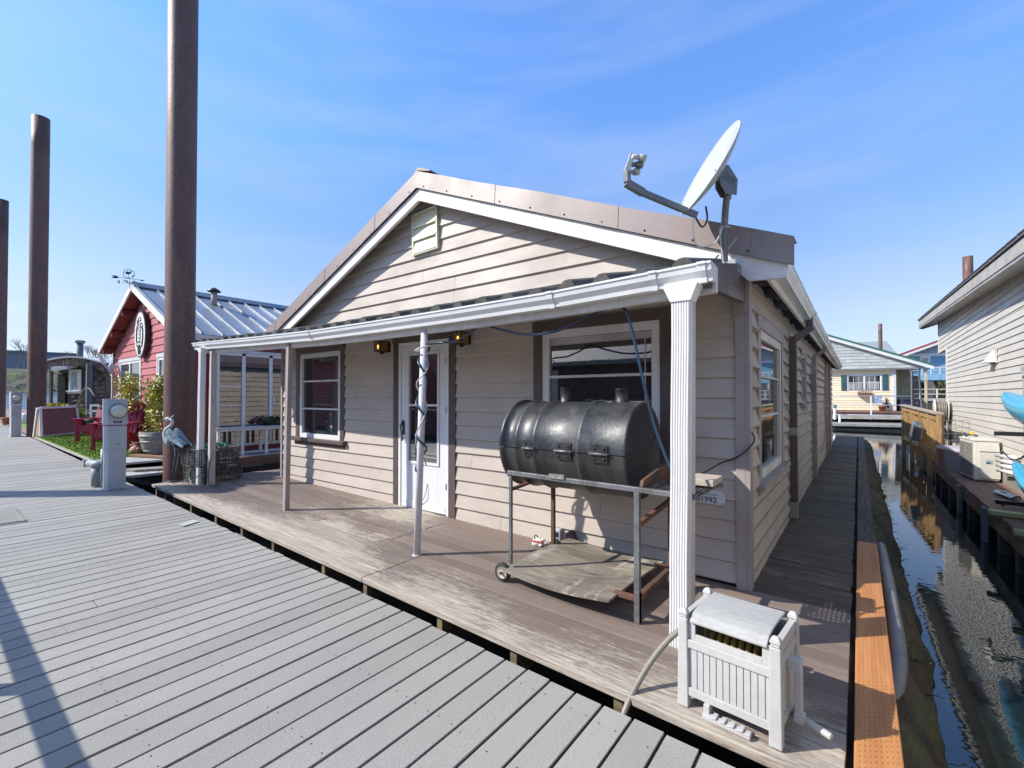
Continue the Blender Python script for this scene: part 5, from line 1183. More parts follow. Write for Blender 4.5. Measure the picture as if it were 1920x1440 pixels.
t = thing('mooring_post', 'short white post with green cap at the far dock edge', 'post', mat=YF @ Matrix.Translation(V((20.05,-2.9,0)))); mb = MB(YF); mb.lathe([(.09,.05),(.09,.75)], (20.05,-3.1,0), n=12); mb.build('pipe', white_m, t); mb = MB(YF); mb.ball((20.05,-3.1,.84), .13, 10, 8); mb.build('cap', M('green_cap', (.1,.2,.16)), t)
tag(MB(YF).tube([(20.3,-3.3,.3),(20.25,-3.5,-.2),(20.15,-3.6,-.9)], .07, 8).build('drain_pipe', white_m), 'white bent pipe running from the far dock into the water', 'pipe')
# brown ladder-like screen with grey poles at the end of the boardwalk
BF = view_frame(0, 18)
t = thing('plank_screen', 'tall brown plank screen between grey poles beyond the timber fence', 'screen', mat=BF @ Matrix.Translation(V((15.85,0,.9)))); mb = MB(BF)
for k in range(8):
    for j in range(2): mb.box(15.70+.145*j,15.835+.145*j,0,.03,.80+.18*k,.97+.18*k)
mb.build('plank', M('brown_screen_plank', (.30,.16,.10), (.22,.12,.08), rv=.2), t)
mb = MB(BF); mb.beam((16.08,-.03,.6),(15.93,-.03,2.55), .05,.05); mb.beam((15.67,-.03,.6),(15.67,-.03,2.45), .045,.045); mb.beam((16.2,.5,.6),(16.15,.5,2.4), .04,.04); mb.beam((15.6,0,.62),(16.3,0,.62), .05,.05); mb.beam((15.6,-.02,-.1),(15.62,-.02,.64), .06,.06); mb.build('pole', M('grey_pole', (.16,.18,.2)), t)
# ---------- blue house further off ----------
BFr = view_frame(0, 45) @ Matrix.Translation(V((40.5,0,0))) @ Matrix.Rotation(math.radians(-22), 4, 'Z') @ Matrix.Diagonal((.84,1,1,1)) @ Matrix.Translation(V((-40.5,0,0))); bl_m = M('blue_siding', (.17,.33,.45), (.155,.30,.41), rough=.6, fine=.03, rv=.05)
bh = thing('blue_house', 'two-storey blue house with red-edged roof far down the channel', 'house', mat=BFr @ Matrix.Translation(V((42,0,1)))); mb = MB(BFr)
lap_wall(mb, lambda s, o, z: (s,-o,z), 3.6, 5.5, .17, lambda z: 37.6, lambda z: 50, [(40.1,41.05,4.4,5.4)], .02, random.Random(1), 9); mb.box(37.6,50,.05,9,1.3,5.5); mb.build('wall', bl_m, bh)
mb = MB(BFr); mb.poly([(37.6,-.05,5.5),(50,-.05,5.5),(48.5,-.05,9),(47.8,-.05,8.9)], (0,.04,0)); mb.build('gable', M('pale_gable', (.42,.45,.5), rv=.05), bh)
mb = MB(BFr); mb.box(37.6,50,-.09,-.02,5.42,5.68); mb.build('belly_band', white_m, bh)
def rk(mb, y0, y1, a, b_):
    zf = lambda x: 5.45+(x-37.9)*.347
    mb.hexa([(37.6,y0,zf(37.6)+a),(48.2,y0,zf(48.2)+a),(48.2,y1,zf(48.2)+a),(37.6,y1,zf(37.6)+a),(37.6,y0,zf(37.6)+b_),(48.2,y0,zf(48.2)+b_),(48.2,y1,zf(48.2)+b_),(37.6,y1,zf(37.6)+b_)])
mb = MB(BFr); rk(mb,-.9,.25,.02,.16); r2 = mb.build('roof', M('red_metal_roof', (.30,.04,.04)), bh); mb = MB(BFr); rk(mb,-.95,-.85,-.2,.0195); mb.build('rake_trim', white_m, r2); mb = MB(BFr); mb.box(41.9,42.3,.0,.3,6.6,7.3); mb.build('vent_stack', M('brown_stack', (.16,.08,.06)), r2)
window(bh, lambda s, o, z: BFr @ V((s,-o,z)), (40.1,41.05,4.38,5.42), white_m, .14, .05, bars=(4.9,), sill=False, trim_m=white_m)
mb = MB(BFr); mb.hexa([(37.9,-1.6,3.0),(50,-1.6,3.0),(50,-.02,3.3),(37.9,-.02,3.3),(37.9,-1.6,3.45),(50,-1.6,3.45),(50,-.02,3.6),(37.9,-.02,3.6)]); mb.build('porch_canopy', M('canopy_blue', (.22,.38,.52)), bh)
for x in (38.25,41.95,46):
    mb = MB(BFr); mb.box(x-.17,x+.17,-1.6,-1.3,1.3,3.1); mb.build('column', white_m, bh)
mb = MB(BFr); mb.box(38.5,50,-.2,-.05,1.35,2.95); mb.build('porch_glass', glass_m, bh)
mb = MB(BFr)
for x in [38+.8*k for k in range(14)]: mb.box(x,x+.06,-1.5,-1.44,3.6,4.2)
mb.box(38,50,-1.5,-1.44,4.2,4.27); mb.box(38,50,-1.5,-1.44,3.95,3.98); mb.box(43.2,50,-1.55,-1.5,3.6,4.3); mb.build('balcony_rail', white_m, bh)
mb = MB(BFr); mb.box(36,52,-3.5,0,1.05,1.3); struct(mb, 'blue_house_deck', M('pale_dock_boards', (.45,.43,.4)))
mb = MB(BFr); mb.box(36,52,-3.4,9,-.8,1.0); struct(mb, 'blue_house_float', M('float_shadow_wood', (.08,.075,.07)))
t = thing('pipe_railing', 'white railing on the blue house deck far down the channel', 'railing', mat=BFr @ Matrix.Translation(V((41,-3.4,1.3)))); mb = MB(BFr)
for z in (1.65,2.1): mb.box(37,50,-3.4,-3.34,z,z+.06)
mb.build('rail', white_m, t)
for x in (38.6,40.1,41.6,43):
    mb = MB(BFr); mb.box(x-.04,x+.04,-3.42,-3.32,1.3,2.16); mb.build('post', white_m, t)
def bush(M_, c, r, n, mat, name, label, cat, sz=(1,1,1), leaf=.12, stem=None):
    t = thing(name, label, cat, mat=M_ @ Matrix.Translation(V((c[0],c[1],c[2]-r*sz[2])))); mb = MB(M_); rq = random.Random(int(c[0]*100))
    for _ in range(n):
        while True:
            p = V((rq.uniform(-1,1),rq.uniform(-1,1),rq.uniform(-1,1)))
            if .3 < p.length < 1.0 and mnoise.noise(p*2.2+V((c[0],0,0))) > -.25: break
        q = V((c[0]+p.x*r*sz[0], c[1]+p.y*r*sz[1], c[2]+p.z*r*sz[2])); s = leaf*rq.uniform(.5,1.2)
        a = V((rq.uniform(-1,1),rq.uniform(-1,1),rq.uniform(-1,1))).normalized()*s; b_ = a.orthogonal().normalized()*s*.55
        mb.add([q-a, q+b_, q+a, q-b_], [(0,1,2,3)])
    mb.build('foliage', mat, t)
    mb = MB(M_); mb.tube([(c[0],c[1],c[2]-r*sz[2]),(c[0]+.02,c[1],c[2])], [r*.08,r*.04], 6); mb.build('stem', dark_wood_m, t)
    return t
olive_m = M('olive_leaves', (.10,.095,.02), (.05,.06,.015), scale=3, rough=.6, rv=.45, bump=0)
bush(BFr, (40.9,-2.3,2.0), .75, 420, olive_m, 'conifer', 'yellow-green conifer in a pot on the blue house deck', 'plant', (.7,.7,1.25), .16)
bush(BFr, (38.7,-2.3,1.8), .6, 250, M('autumn_leaves', (.30,.17,.05), (.12,.1,.03), scale=3, rv=.5, bump=0), 'shrub', 'rusty brown shrub left of the conifer on the blue house deck', 'plant', (1,1,.9), .14)
bush(BFr, (43.2,-2.3,1.8), .55, 220, olive_m, 'shrub', 'small olive shrub right of the conifer on the blue house deck', 'plant', (1,1,.9), .14)
gh = thing('grey_roof_house', 'grey shingle roof of a house peeking between the green and red roofs', 'house', mat=BFr @ Matrix.Translation(V((37,14,1)))); mb = MB(BFr); mb.box(33,42,12,18,0,6.4); mb.build('wall', M('grey_wall', (.35,.36,.38)), gh); mb = MB(BFr); mb.hexa([(32.5,11.5,6.3),(42.5,11.5,6.3),(42.5,15,8.4),(32.5,15,8.4),(32.5,11.5,6.45),(42.5,11.5,6.45),(42.5,15,8.55),(32.5,15,8.55)]); mb.build('roof', M('blue_grey_shingles', (.25,.28,.30), scale=8, rv=.1), gh)
# ---------- red house on the left ----------
red_m = M('red_clapboard', (.42,.115,.12), (.38,.105,.11), rough=.6, scale=1.5, fine=.05, rv=.05, bump=.06); redd_m = M('dark_red_paint', (.22,.03,.03), (.18,.025,.025), rough=.55, fine=.08)
rh = thing('red_house', 'red clapboard house with silver standing seam roof and carved plaque', 'house', (-13.5,5,.25))
RXL, RXR, RYW = -16.3, -10.45, -.08; PX, PZ = -13.45, 4.02; RS = .455
rl = lambda z: max(RXL, PX-(PZ-.12-z)/RS); r_r = lambda z: min(RXR, PX+(PZ-.12-z)/RS)
RW1 = (-15.72,-13.75,1.0,2.42); RW2 = (-12.55,-11.2,1.0,2.40)
mb = MB(); lap_wall(mb, lambda s, o, z: (s,RYW-o,z), .22, 3.88, .17, rl, r_r, [RW1, RW2], .02, random.Random(7), 4); mb.build('wall', red_m, rh)
SL1 = (.33,2.45,.28,2.44)
mb = MB(); 
for y in [RYW+i*.3 for i in range(40)]:
    for z0, z1 in ((.18,.28),(.28,2.44),(2.44,2.75)):
        if z0 == .28 and y+.3 > SL1[0] and y < SL1[1]: continue
        mb.box(RXR-.02,RXR+.0,y+.004,y+.296,z0,z1); mb.box(RXR-.001,RXR+.012,y-.02,y+.02,z0,z1)
mb.box(RXL+.05,RXR-.08,RYW+.05,12,-.1,2.7); mb.build('wall', redd_m, rh)
mb = MB(); mb.box(RXR-.04,RXR+.02,RYW-.025,RYW+.05,.2,2.72); mb.box(RXL-.02,RXL+.05,RYW-.025,RYW+.03,.2,2.7); mb.build('corner_board', redd_m, rh)
gw_m = M('grey_white_frame', (.56,.57,.58), rough=.45, fine=.03, bump=0)
for W_ in (RW1, RW2):
    wn = window(rh, lambda s, o, z: (s,RYW-o,z), W_, gw_m, .09, .06, bars=(1.75,), sill=True, trim_m=gw_m, frame_m=white_m, recess=.02, glassm=glass2_m)
    mb = MB(); xm = (W_[0]+W_[1])/2; mb.box(xm-.04,xm+.04,RYW-.015,RYW+.01,W_[2]+.1,W_[3]-.1); mb.build('mullion', white_m, wn)
# patio slider on the side wall
Tsl = lambda s, o, z: (RXR+o, s, z)
wn = window(rh, Tsl, SL1, white_m, .07, .06, bars=(), vbars=(), sill=False, trim_m=gw_m, frame_m=white_m, glassm=glass2_m)
mb = MB()
for y in (.95,1.55): mb.box(RXR-.02,RXR+.012,y-.035,y+.035,.33,2.37)
for z in (1.2,1.62): mb.box(RXR-.02,RXR+.004,.42,.9,z-.012,z+.012)
mb.box(RXR+.013,RXR+.04,1.6,1.62,1.2,1.4); mb.build('mullion', white_m, wn)
# roof
REY0, REY1 = -.36, 10.5; HWD = 3.1
steelr_m = M('galvalume_roof', (.24,.27,.31), (.20,.23,.265), rough=.42, metal=.25, scale=1.2, fine=.03, rv=.04, bump=.02)
mb = MB(); zr = lambda x: PZ+.10-RS*abs(x-PX)
for sg in (-1,1):
    xe = PX+sg*HWD
    mb.hexa([(PX,REY0,zr(PX)-.05),(xe,REY0,zr(xe)-.05),(xe,REY1,zr(xe)-.05),(PX,REY1,zr(PX)-.05),(PX,REY0,zr(PX)),(xe,REY0,zr(xe)),(xe,REY1,zr(xe)),(PX,REY1,zr(PX))], .5)
    y = REY0+.02
    while y < REY1:
        mb.hexa([(PX,y,zr(PX)),(xe,y,zr(xe)),(xe,y+.035,zr(xe)),(PX,y+.035,zr(PX)),(PX,y+.008,zr(PX)+.045),(xe,y+.008,zr(xe)+.045),(xe,y+.027,zr(xe)+.045),(PX,y+.027,zr(PX)+.045)], .6); y += .405
rr_ = mb.build('roof', steelr_m, rh)
mb = MB(); mb.poly([(PX-.22,REY0-.01,zr(PX-.22)+.05),(PX,REY0-.01,zr(PX)+.09),(PX+.22,REY0-.01,zr(PX+.22)+.05),(PX+.22,REY0-.01,zr(PX+.22)+.03),(PX,REY0-.01,zr(PX)+.06),(PX-.22,REY0-.01,zr(PX-.22)+.03)],(0,REY1-REY0,0)); mb.build('ridge_cap', M('ridge_blue_grey', (.16,.19,.23), metal=.5, rough=.35), rr_)
for sg in (-1,1):
    xe = PX+sg*HWD; mb = MB(); mb.hexa([(PX,REY0-.03,zr(PX)-.13),(xe,REY0-.03,zr(xe)-.13),(xe,REY0-.0,zr(xe)-.13),(PX,REY0-.0,zr(PX)-.13),(PX,REY0-.03,zr(PX)+.03),(xe,REY0-.03,zr(xe)+.03),(xe,REY0-.0,zr(xe)+.03),(PX,REY0-.0,zr(PX)+.03)]); mb.build('rake_trim', white_m, rr_)
    mb = MB(); mb.hexa([(PX,REY0+.0,zr(PX)-.09),(xe,REY0+.0,zr(xe)-.09),(xe,RYW,zr(xe)-.09),(PX,RYW,zr(PX)-.09),(PX,REY0+.0,zr(PX)-.055),(xe,REY0+.0,zr(xe)-.055),(xe,RYW,zr(xe)-.055),(PX,RYW,zr(PX)-.055)]); mb.build('soffit', redd_m, rr_)
    for s in (.9,1.9,2.75): x = PX+sg*s; MB().box(x-.05,x+.05,REY0+.01,RYW,zr(x)-.24,zr(x)-.095).build('lookout', redd_m, rr_)
mb = MB(); kgutter(mb, PX+HWD-.02, REY0, REY1, lambda y: zr(PX+HWD)-.03, 1, .11, .11, 3); mb.build('gutter', gutter_m, rh)
mb = MB(); mb.beam((PX+HWD+.02,REY0-.05,zr(PX+HWD)+.06),(PX+HWD-.35,REY0-.05,zr(PX+HWD-.35)+.05), .02,.10); mb.build('gutter_guard', white_m, rh)
mb = MB(); mb.tube([(RXL-.15,-.40,2.62),(RXL+.1,-.30,2.30),(RXL+.28,RYW-.07,2.02)], .055, 4, smooth=False); mb.beam((RXL+.28,RYW-.07,2.05),(RXL+.28,RYW-.07,.3), .08,.08); mb.build('downspout', M('downspout_pinkgrey', (.5,.42,.42)), rh)
mb = MB(); mb.tube([(-12.7,1.15,3.7),(-12.7,1.15,4.12)], .07, 10); mb.build('vent_pipe', M('tan_vent', (.35,.30,.24)), rr_); mb = MB(); mb.lathe([(.0001,.14),(.05,.12),(.15,.05),(.15,.02),(.001,.0)], (-12.7,1.15,4.10), n=14); mb.build('vent_cap', black_m, rr_)
mb = MB(); mb.lathe([(.001,2.12),(.045,2.12),(.07,2.25),(.03,2.33),(.001,2.34)], (RXL+.5,RYW-.16,0), n=10); mb.box(RXL+.46,RXL+.54,RYW-.12,RYW-.02,2.2,2.26); mb.build('wall_light', grey_metal_m, rh)
# carved oval plaque
t = thing('oval_plaque', 'tall oval carved plaque with a black and white bird, on the red gable', 'plaque', (-13.5,RYW-.1,3.0)); ocx, ocz = -13.43, 2.93; ow, oh = .44, .58
def oval(k): return [(ocx+ow*k*math.cos(i*PI/18), 0, ocz+oh*k*math.sin(i*PI/18)) for i in range(36)]
mb = MB(); mb.poly([(a,RYW-.03,c) for a,_,c in oval(1.0)], (0,-.09,0)); mb.build('rim', M('plaque_black', (.025,.025,.027), rough=.4), t)
mb = MB(); mb.poly([(a,RYW-.118,c) for a,_,c in oval(.93)], (0,-.012,0)); mb.build('face', M('plaque_pale', (.58,.57,.55), (.48,.47,.45), scale=5), t)
mb = MB(); Yp = RYW-.131
def stroke(pts, w=.022): 
    for a, b_ in zip(pts, pts[1:]): mb.beam((ocx+a[0]*ow,Yp-.004,ocz+a[1]*oh),(ocx+b_[0]*ow,Yp-.004,ocz+b_[1]*oh), .012, w, up=(0,0,1))
def fill(pts): mb.poly([(ocx+a*ow,Yp,ocz+b_*oh) for a,b_ in pts],(0,-.008,0))

def arc(cx, cy, rx, ry, a0, a1, n=14): return [(cx+rx*math.cos(a0+(a1-a0)*i/n), cy+ry*math.sin(a0+(a1-a0)*i/n)) for i in range(n+1)]
w_ = .010
stroke(arc(.02,.60,.22,.13,-.6,3.6), w_); stroke([(-.19,.66),(-.38,.60),(-.42,.47),(-.30,.50),(-.14,.53)], w_); stroke([(-.40,.55),(-.2,.58)], w_)
stroke(arc(-.30,-.05,.30,.48,1.2,5.0), w_); stroke(arc(-.28,-.02,.18,.34,.9,5.3), w_); stroke(arc(.36,-.05,.30,.50,-1.9,1.9), w_*1.6); stroke(arc(.36,-.05,.18,.36,-2.0,2.1), w_)
for q in range(4): stroke(arc(.02,.22-.16*q,.15,.10,3.3,6.1,8), w_*.8)
stroke([(-.08,.48),(-.12,.36),(-.04,.30)], w_); stroke([(.16,.48),(.24,.38),(.16,.30)], w_)
fill([(.10,.30),(.17,.26),(.16,-.1),(.08,-.36),(.02,-.38),(.10,-.1)])
stroke([(-.2,-.5),(-.28,-.68),(-.14,-.84)], w_); stroke([(.22,-.5),(.30,-.68),(.16,-.84)], w_); stroke([(.0,-.46),(.0,-.88)], w_); stroke([(-.1,-.5),(-.12,-.86)], w_*.8); stroke([(.1,-.5),(.12,-.86)], w_*.8); stroke(arc(.0,-.48,.08,.05,0,6.28), w_); fill([(-.34,-.46),(-.26,-.44),(-.3,-.55)]); fill([(.34,-.46),(.42,-.46),(.38,-.56)])
mb.build('bird_carving', M('carving_black', (.03,.03,.032)), t)
mb = MB(); mb.ball((ocx+.08*ow,Yp-.008,ocz+.58*oh), .03, 8, 6, (1,.4,1)); mb.build('bird_eye', white_m, t)
# weathervane
wv = thing('weathervane', 'dark iron weathervane with arrow and bird ring on the red house ridge', 'weathervane', (PX-.05,-.40,4.08)); ir = M('blue_black_iron', (.018,.03,.042), rough=.5); vx, vy, vz = PX-.05, -.40, 4.08
mb = MB(); mb.tube([(vx,vy,vz-.1),(vx,vy,vz+.42)], .010, 6); mb.build('rod', ir, wv)
mb = MB(); mb.tube([(vx-.55,vy-.02,vz+.40),(vx+.52,vy+.02,vz+.34)], .011, 6); mb.poly([(vx-.68,vy-.02,vz+.46),(vx-.45,vy-.02,vz+.45),(vx-.38,vy-.02,vz+.39),(vx-.45,vy-.02,vz+.33),(vx-.68,vy-.02,vz+.335),(vx-.58,vy-.02,vz+.40)],(0,.012,0)); mb.poly([(vx+.42,vy+.02,vz+.38),(vx+.58,vy+.02,vz+.34),(vx+.42,vy+.02,vz+.30)],(0,.012,0)); mb.build('arrow', ir, wv)
mb = MB(); mb.tube([(vx-.03+.21*math.cos(a*PI/12),vy,vz+.60+.2*math.sin(a*PI/12)) for a in range(24)], .012, 6, closed=True)
mb.poly([(vx-.18,vy,vz+.62),(vx-.08,vy,vz+.72),(vx+.0,vy,vz+.66),(vx+.03,vy,vz+.74),(vx+.09,vy,vz+.72),(vx+.03,vy,vz+.60),(vx-.06,vy,vz+.56),(vx-.14,vy,vz+.58)],(0,.01,0)); mb.poly([(vx+.08,vy,vz+.48),(vx+.17,vy,vz+.58),(vx+.15,vy,vz+.46)],(0,.01,0)); mb.tube([(vx-.05,vy,vz+.57),(vx-.03,vy,vz+.41)], .008, 5); mb.build('bird_ring', ir, wv)
mb = MB(); mb.tube([(vx-.32,vy,vz+.17),(vx+.32,vy,vz+.13)], .009, 6); mb.tube([(vx,vy-.3,vz+.15),(vx,vy+.3,vz+.15)], .009, 6); mb.tube(bez([(vx-.2,vy,vz+.17),(vx-.1,vy,vz+.24),(vx,vy,vz+.16),(vx+.1,vy,vz+.24),(vx+.2,vy,vz+.15)],4), .008, 5)
for dx in (-.2,-.12,.18): mb.ball((vx+dx,vy,vz+.27), .03, 8, 6)
mb.build('direction_arms', ir, wv)
text('E', .17, Matrix.Translation(V((vx-.40,vy,vz+.17))) @ Matrix.Rotation(PI,4,'Z') @ Matrix.Rotation(PI/2,4,'X'), ir, wv, 'direction_letter', .008, bold=.006)
text('W', .17, Matrix.Translation(V((vx+.42,vy,vz+.10))) @ Matrix.Rotation(PI/2,4,'X'), ir, wv, 'direction_letter', .008, bold=.006)
text('N', .15, Matrix.Translation(V((vx,vy+.36,vz+.15))) @ Matrix.Rotation(PI/2,4,'Z') @ Matrix.Rotation(PI/2,4,'X'), ir, wv, 'direction_letter', .008, bold=.006)
text('S', .15, Matrix.Translation(V((vx,vy-.36,vz+.15))) @ Matrix.Rotation(PI/2,4,'Z') @ Matrix.Rotation(PI/2,4,'X'), ir, wv, 'direction_letter', .008, bold=.006)

wv.rotation_euler = (0,0,math.radians(62)); wv.scale = (.52,.52,.52)
# red house deck, turf and furniture
pale_m = M('pale_dock_wood', (.40,.385,.36), (.32,.31,.29), rough=.75, st=X_, bump=.15, rv=.1)
mb = MB(); y = -1.52
while y < -.1: mb.hexa([(-18.5,y,gz(-18.5)-.04),(-10.15,y,gz(-10.15)-.04),(-10.15,y+.135,gz(-10.15)-.04),(-18.5,y+.135,gz(-18.5)-.04),(-18.5,y,gz(-18.5)),(-10.15,y,gz(-10.15)),(-10.15,y+.135,gz(-10.15)),(-18.5,y+.135,gz(-18.5))]); y += .14
for i in range(60): x = -10.14; 
mb.box(-10.4,-9.6,-.1,6,.04,.13)
struct(mb, 'red_house_deck', pale_m, .002)
mb = MB()
for i in range(13): x = -10.12+.0; mb.hexa([(-10.14+.0,-1.45+i*.14,.0),(-9.25,-1.45+i*.14,.0),(-9.25,-1.32+i*.14,.0),(-10.14,-1.32+i*.14,.0),(-10.14,-1.45+i*.14,.055),(-9.25,-1.45+i*.14,.05),(-9.25,-1.32+i*.14,.05),(-10.14,-1.32+i*.14,.055)])
struct(mb, 'low_step', pale_m, .004)
mb = MB(); mb.box(-18.4,-9.3,-1.3,12,-.8,-.03); struct(mb, 'red_house_float', deck_join_m)
mb = MB(); mb.beam((-9.0,-1.5,.05),(-9.5,-.6,-.35), .06,.06); mb.beam((-9.2,-1.45,-.2),(-8.2,-.9,-.4), .05,.05); mb.beam((-8.4,-1.6,.0),(-8.1,-1.2,-.4), .05,.05); tag(mb.build('ramp_brace', M('dark_steel_brace', (.035,.04,.045), metal=.3)), 'dark crossed steel braces in the gap between the docks', 'brace')
# artificial turf: a mat with short blades
turf_m = M('green_turf', (.16,.26,.02), (.11,.20,.015), rough=.8, scale=20, fine=.3, rv=.5, bump=0)
mb = MB(); ax = lambda x: gz(x)+.006
mb.hexa([(-17.6,-1.5,ax(-17.6)),(-11.0,-1.5,ax(-11)),(-11.0,-.55,ax(-11)),(-17.6,-.35,ax(-17.6)),(-17.6,-1.5,ax(-17.6)+.012),(-11,-1.5,ax(-11)+.012),(-11,-.55,ax(-11)+.012),(-17.6,-.35,ax(-17.6)+.012)], .5)
rt = random.Random(77)
for _ in range(9000):
    x = rt.uniform(-17.5,-11.02); y = rt.uniform(-1.49,-.5); z = ax(x)+.012; h = rt.uniform(.015,.035); a = rt.uniform(0,6.28)
    mb.add([(x-.008*math.cos(a),y-.008*math.sin(a),z),(x+.008*math.cos(a),y+.008*math.sin(a),z),(x+rt.uniform(-.015,.015),y+rt.uniform(-.015,.015),z+h)], [(0,1,2)])
tag(mb.build('turf_mat', turf_m), 'bright green artificial turf beside the grey dock', 'turf', kind='stuff')
# adirondack chairs
adr_m = M('raspberry_paint', (.32,.035,.065), (.27,.03,.055), rough=.45, fine=.05, rv=.06)
def adirondack(x, y, rot, label):
    z = gz(x)+.018; t = thing('adirondack_chair', label, 'chair', (x,y,z), rot, 'raspberry adirondack chairs on the turf'); T = ROOT[t.name].copy()
    W2 = .30
    for s in (-1,1):
        mb = MB(T); mb.box(s*W2-.05,s*W2+.05,-.42,-.39,0,.56) if False else mb.box(s*W2-.022,s*W2+.022,-.42,-.30,0,.56); mb.build('leg', adr_m, t, .004)
        mb = MB(T); mb.poly([(s*W2-.016,-.30,.56),(s*W2-.016,-.16,.56),(s*W2-.016,-.30,.38)], (.03,0,0)); mb.build('arm_bracket', adr_m, t)
        mb = MB(T); mb.poly([(s*.27-.012,-.38,.26),(s*.27-.012,-.38,.40),(s*.27-.012,.10,.30),(s*.27-.012,.55,.06),(s*.27-.012,.55,.0),(s*.27-.012,.44,.0)], (.024,0,0)); mb.build('leg', adr_m, t, .003)
        mb = MB(T); mb.poly([(s*W2-.06,-.48,.56),(s*W2+.07,-.48,.56),(s*W2+.08,.0,.56),(s*W2+.03,.30,.56),(s*W2-.03,.30,.56),(s*W2-.05,.0,.56)], (0,0,.024)); mb.build('armrest', adr_m, t, .004)
    mb = MB(T)
    for i in range(6): y0 = -.40+i*.088; z0 = .40-.20*(i*.088); mb.hexa([(-.275,y0,z0),(.275,y0,z0),(.275,y0+.08,z0-.016),(-.275,y0+.08,z0-.016),(-.275,y0,z0+.02),(.275,y0,z0+.02),(.275,y0+.08,z0+.004),(-.275,y0+.08,z0+.004)])
    mb.box(-.28,.28,-.405,-.38,.25,.40); mb.build('seat', adr_m, t, .003)
    mb = MB(T)
    for i in range(7):
        k = i-3; top = 1.02-.018*k*k; xa, xb = k*.076, k*.098
        mb.hexa([(xa-.034,.08,.26),(xa+.034,.08,.26),(xa+.034,.10,.26),(xa-.034,.10,.26),(xb-.044,.08+.36,top),(xb+.044,.08+.36,top),(xb+.044,.10+.36,top),(xb-.044,.10+.36,top)])
    mb.build('backrest', adr_m, t, .003)
    mb = MB(T); mb.box(-.36,.36,.22,.245,.53,.58); mb.box(-.28,.28,.36,.385,.80,.85); mb.build('back_batten', adr_m, t)
    return t
ch = adirondack(-14.9,-.62,math.radians(48),'farther raspberry adirondack chair, its full front showing left of the near pedestal')
n_ = copy_thing(ch, (-12.75,-.75,gz(-12.75)+.018), math.radians(58), 'raspberry adirondack chair half hidden behind the near grey pedestal')
n_ = copy_thing(ch, (-13.4,-.25,gz(-13.4)+.018), math.radians(-100), 'raspberry adirondack chair with slatted back towards the wooden barrel planter')
# red panel planter, an a-frame trough
t = thing('panel_trough', 'red-panelled a-frame with white edges beside the rusty pile', 'a-frame', (-17.2,-1.0,.3)); pm = M('barn_red_panel', (.19,.045,.04), (.15,.035,.032), st=(9,9,1), rough=.6)
A0, A1 = V((-16.95,-1.44,.29)), V((-17.9,-.52,.305)); ex = (A1-A0); bk_ = V((-.62,-.10,0)); upz = V((0,0,.80))
mb = MB(); f0 = [A0+V((0,0,.02)), A1+V((0,0,.02)), A1+bk_*.35+upz-ex*.02, A0+bk_*.35+upz+ex*.04]; mb.add(f0+[p+bk_*.06 for p in f0], [(0,1,2,3),(7,6,5,4),(0,4,5,1),(1,5,6,2),(2,6,7,3),(3,7,4,0)]); mb.build('front_panel', pm, t)
mb = MB(); b0_ = [A0+bk_*.8, A1+bk_*.8, A1+bk_*.45+upz, A0+bk_*.45+upz]; mb.add(b0_+[p+bk_*.05 for p in b0_], [(0,1,2,3),(7,6,5,4),(0,4,5,1),(1,5,6,2),(2,6,7,3),(3,7,4,0)]); mb.build('back_panel', pm, t)
mb = MB(); n4 = -bk_*.02
for a, b_ in ((f0[0],f0[3]),(f0[1],f0[2]),(f0[0],f0[1]),(f0[3],f0[2]),(b0_[0],b0_[3])): mb.beam(a+n4, b_+n4, .055,.06)
mb.build('edge_trim', white_m, t)
mb = MB(); mb.add([A0+V((0,0,.02)),A0+bk_*.8+V((0,0,.02)),A0+bk_*.42+upz*.97], [(0,1,2)]); mb.build('end_panel', M('tan_end_panel', (.36,.2,.1), (.4,.33,.22), scale=1.5), t)
# barrel planter with climber
brl = thing('barrel_planter', 'weathered grey half-barrel planter in front of the red house', 'planter', (-11.2,-.42,.19)); bm_ = M('grey_barrel_staves', (.24,.215,.19), (.17,.15,.13), rough=.8, scale=5, st=(5,5,.5), bump=.4, fine=.15)
mb = MB(); mb.M = Matrix.Translation(V((-11.2,-.42,.19))); mb.lathe([(.001,0),(.25,0),(.28,.12),(.31,.30),(.325,.47),(.30,.47),(.295,.42),(.001,.42)], n=28, rnd=.5); mb.build('staves', bm_, brl)
mb = MB(); mb.M = Matrix.Translation(V((-11.2,-.42,.19)))
for z, r in ((.05,.266),(.24,.302),(.36,.32)): mb.lathe([(r-.004,z),(r+.004,z+.002),(r+.010,z+.045),(r,z+.047)], n=28)
mb.build('hoop', M('galvanised_hoop', (.26,.26,.25), metal=.4, rough=.55), brl)
leaf_m = M('yellow_green_leaves', (.48,.42,.05), (.22,.25,.03), rough=.45, scale=6, rv=.55, bump=0, lo=.4, hi=.6)
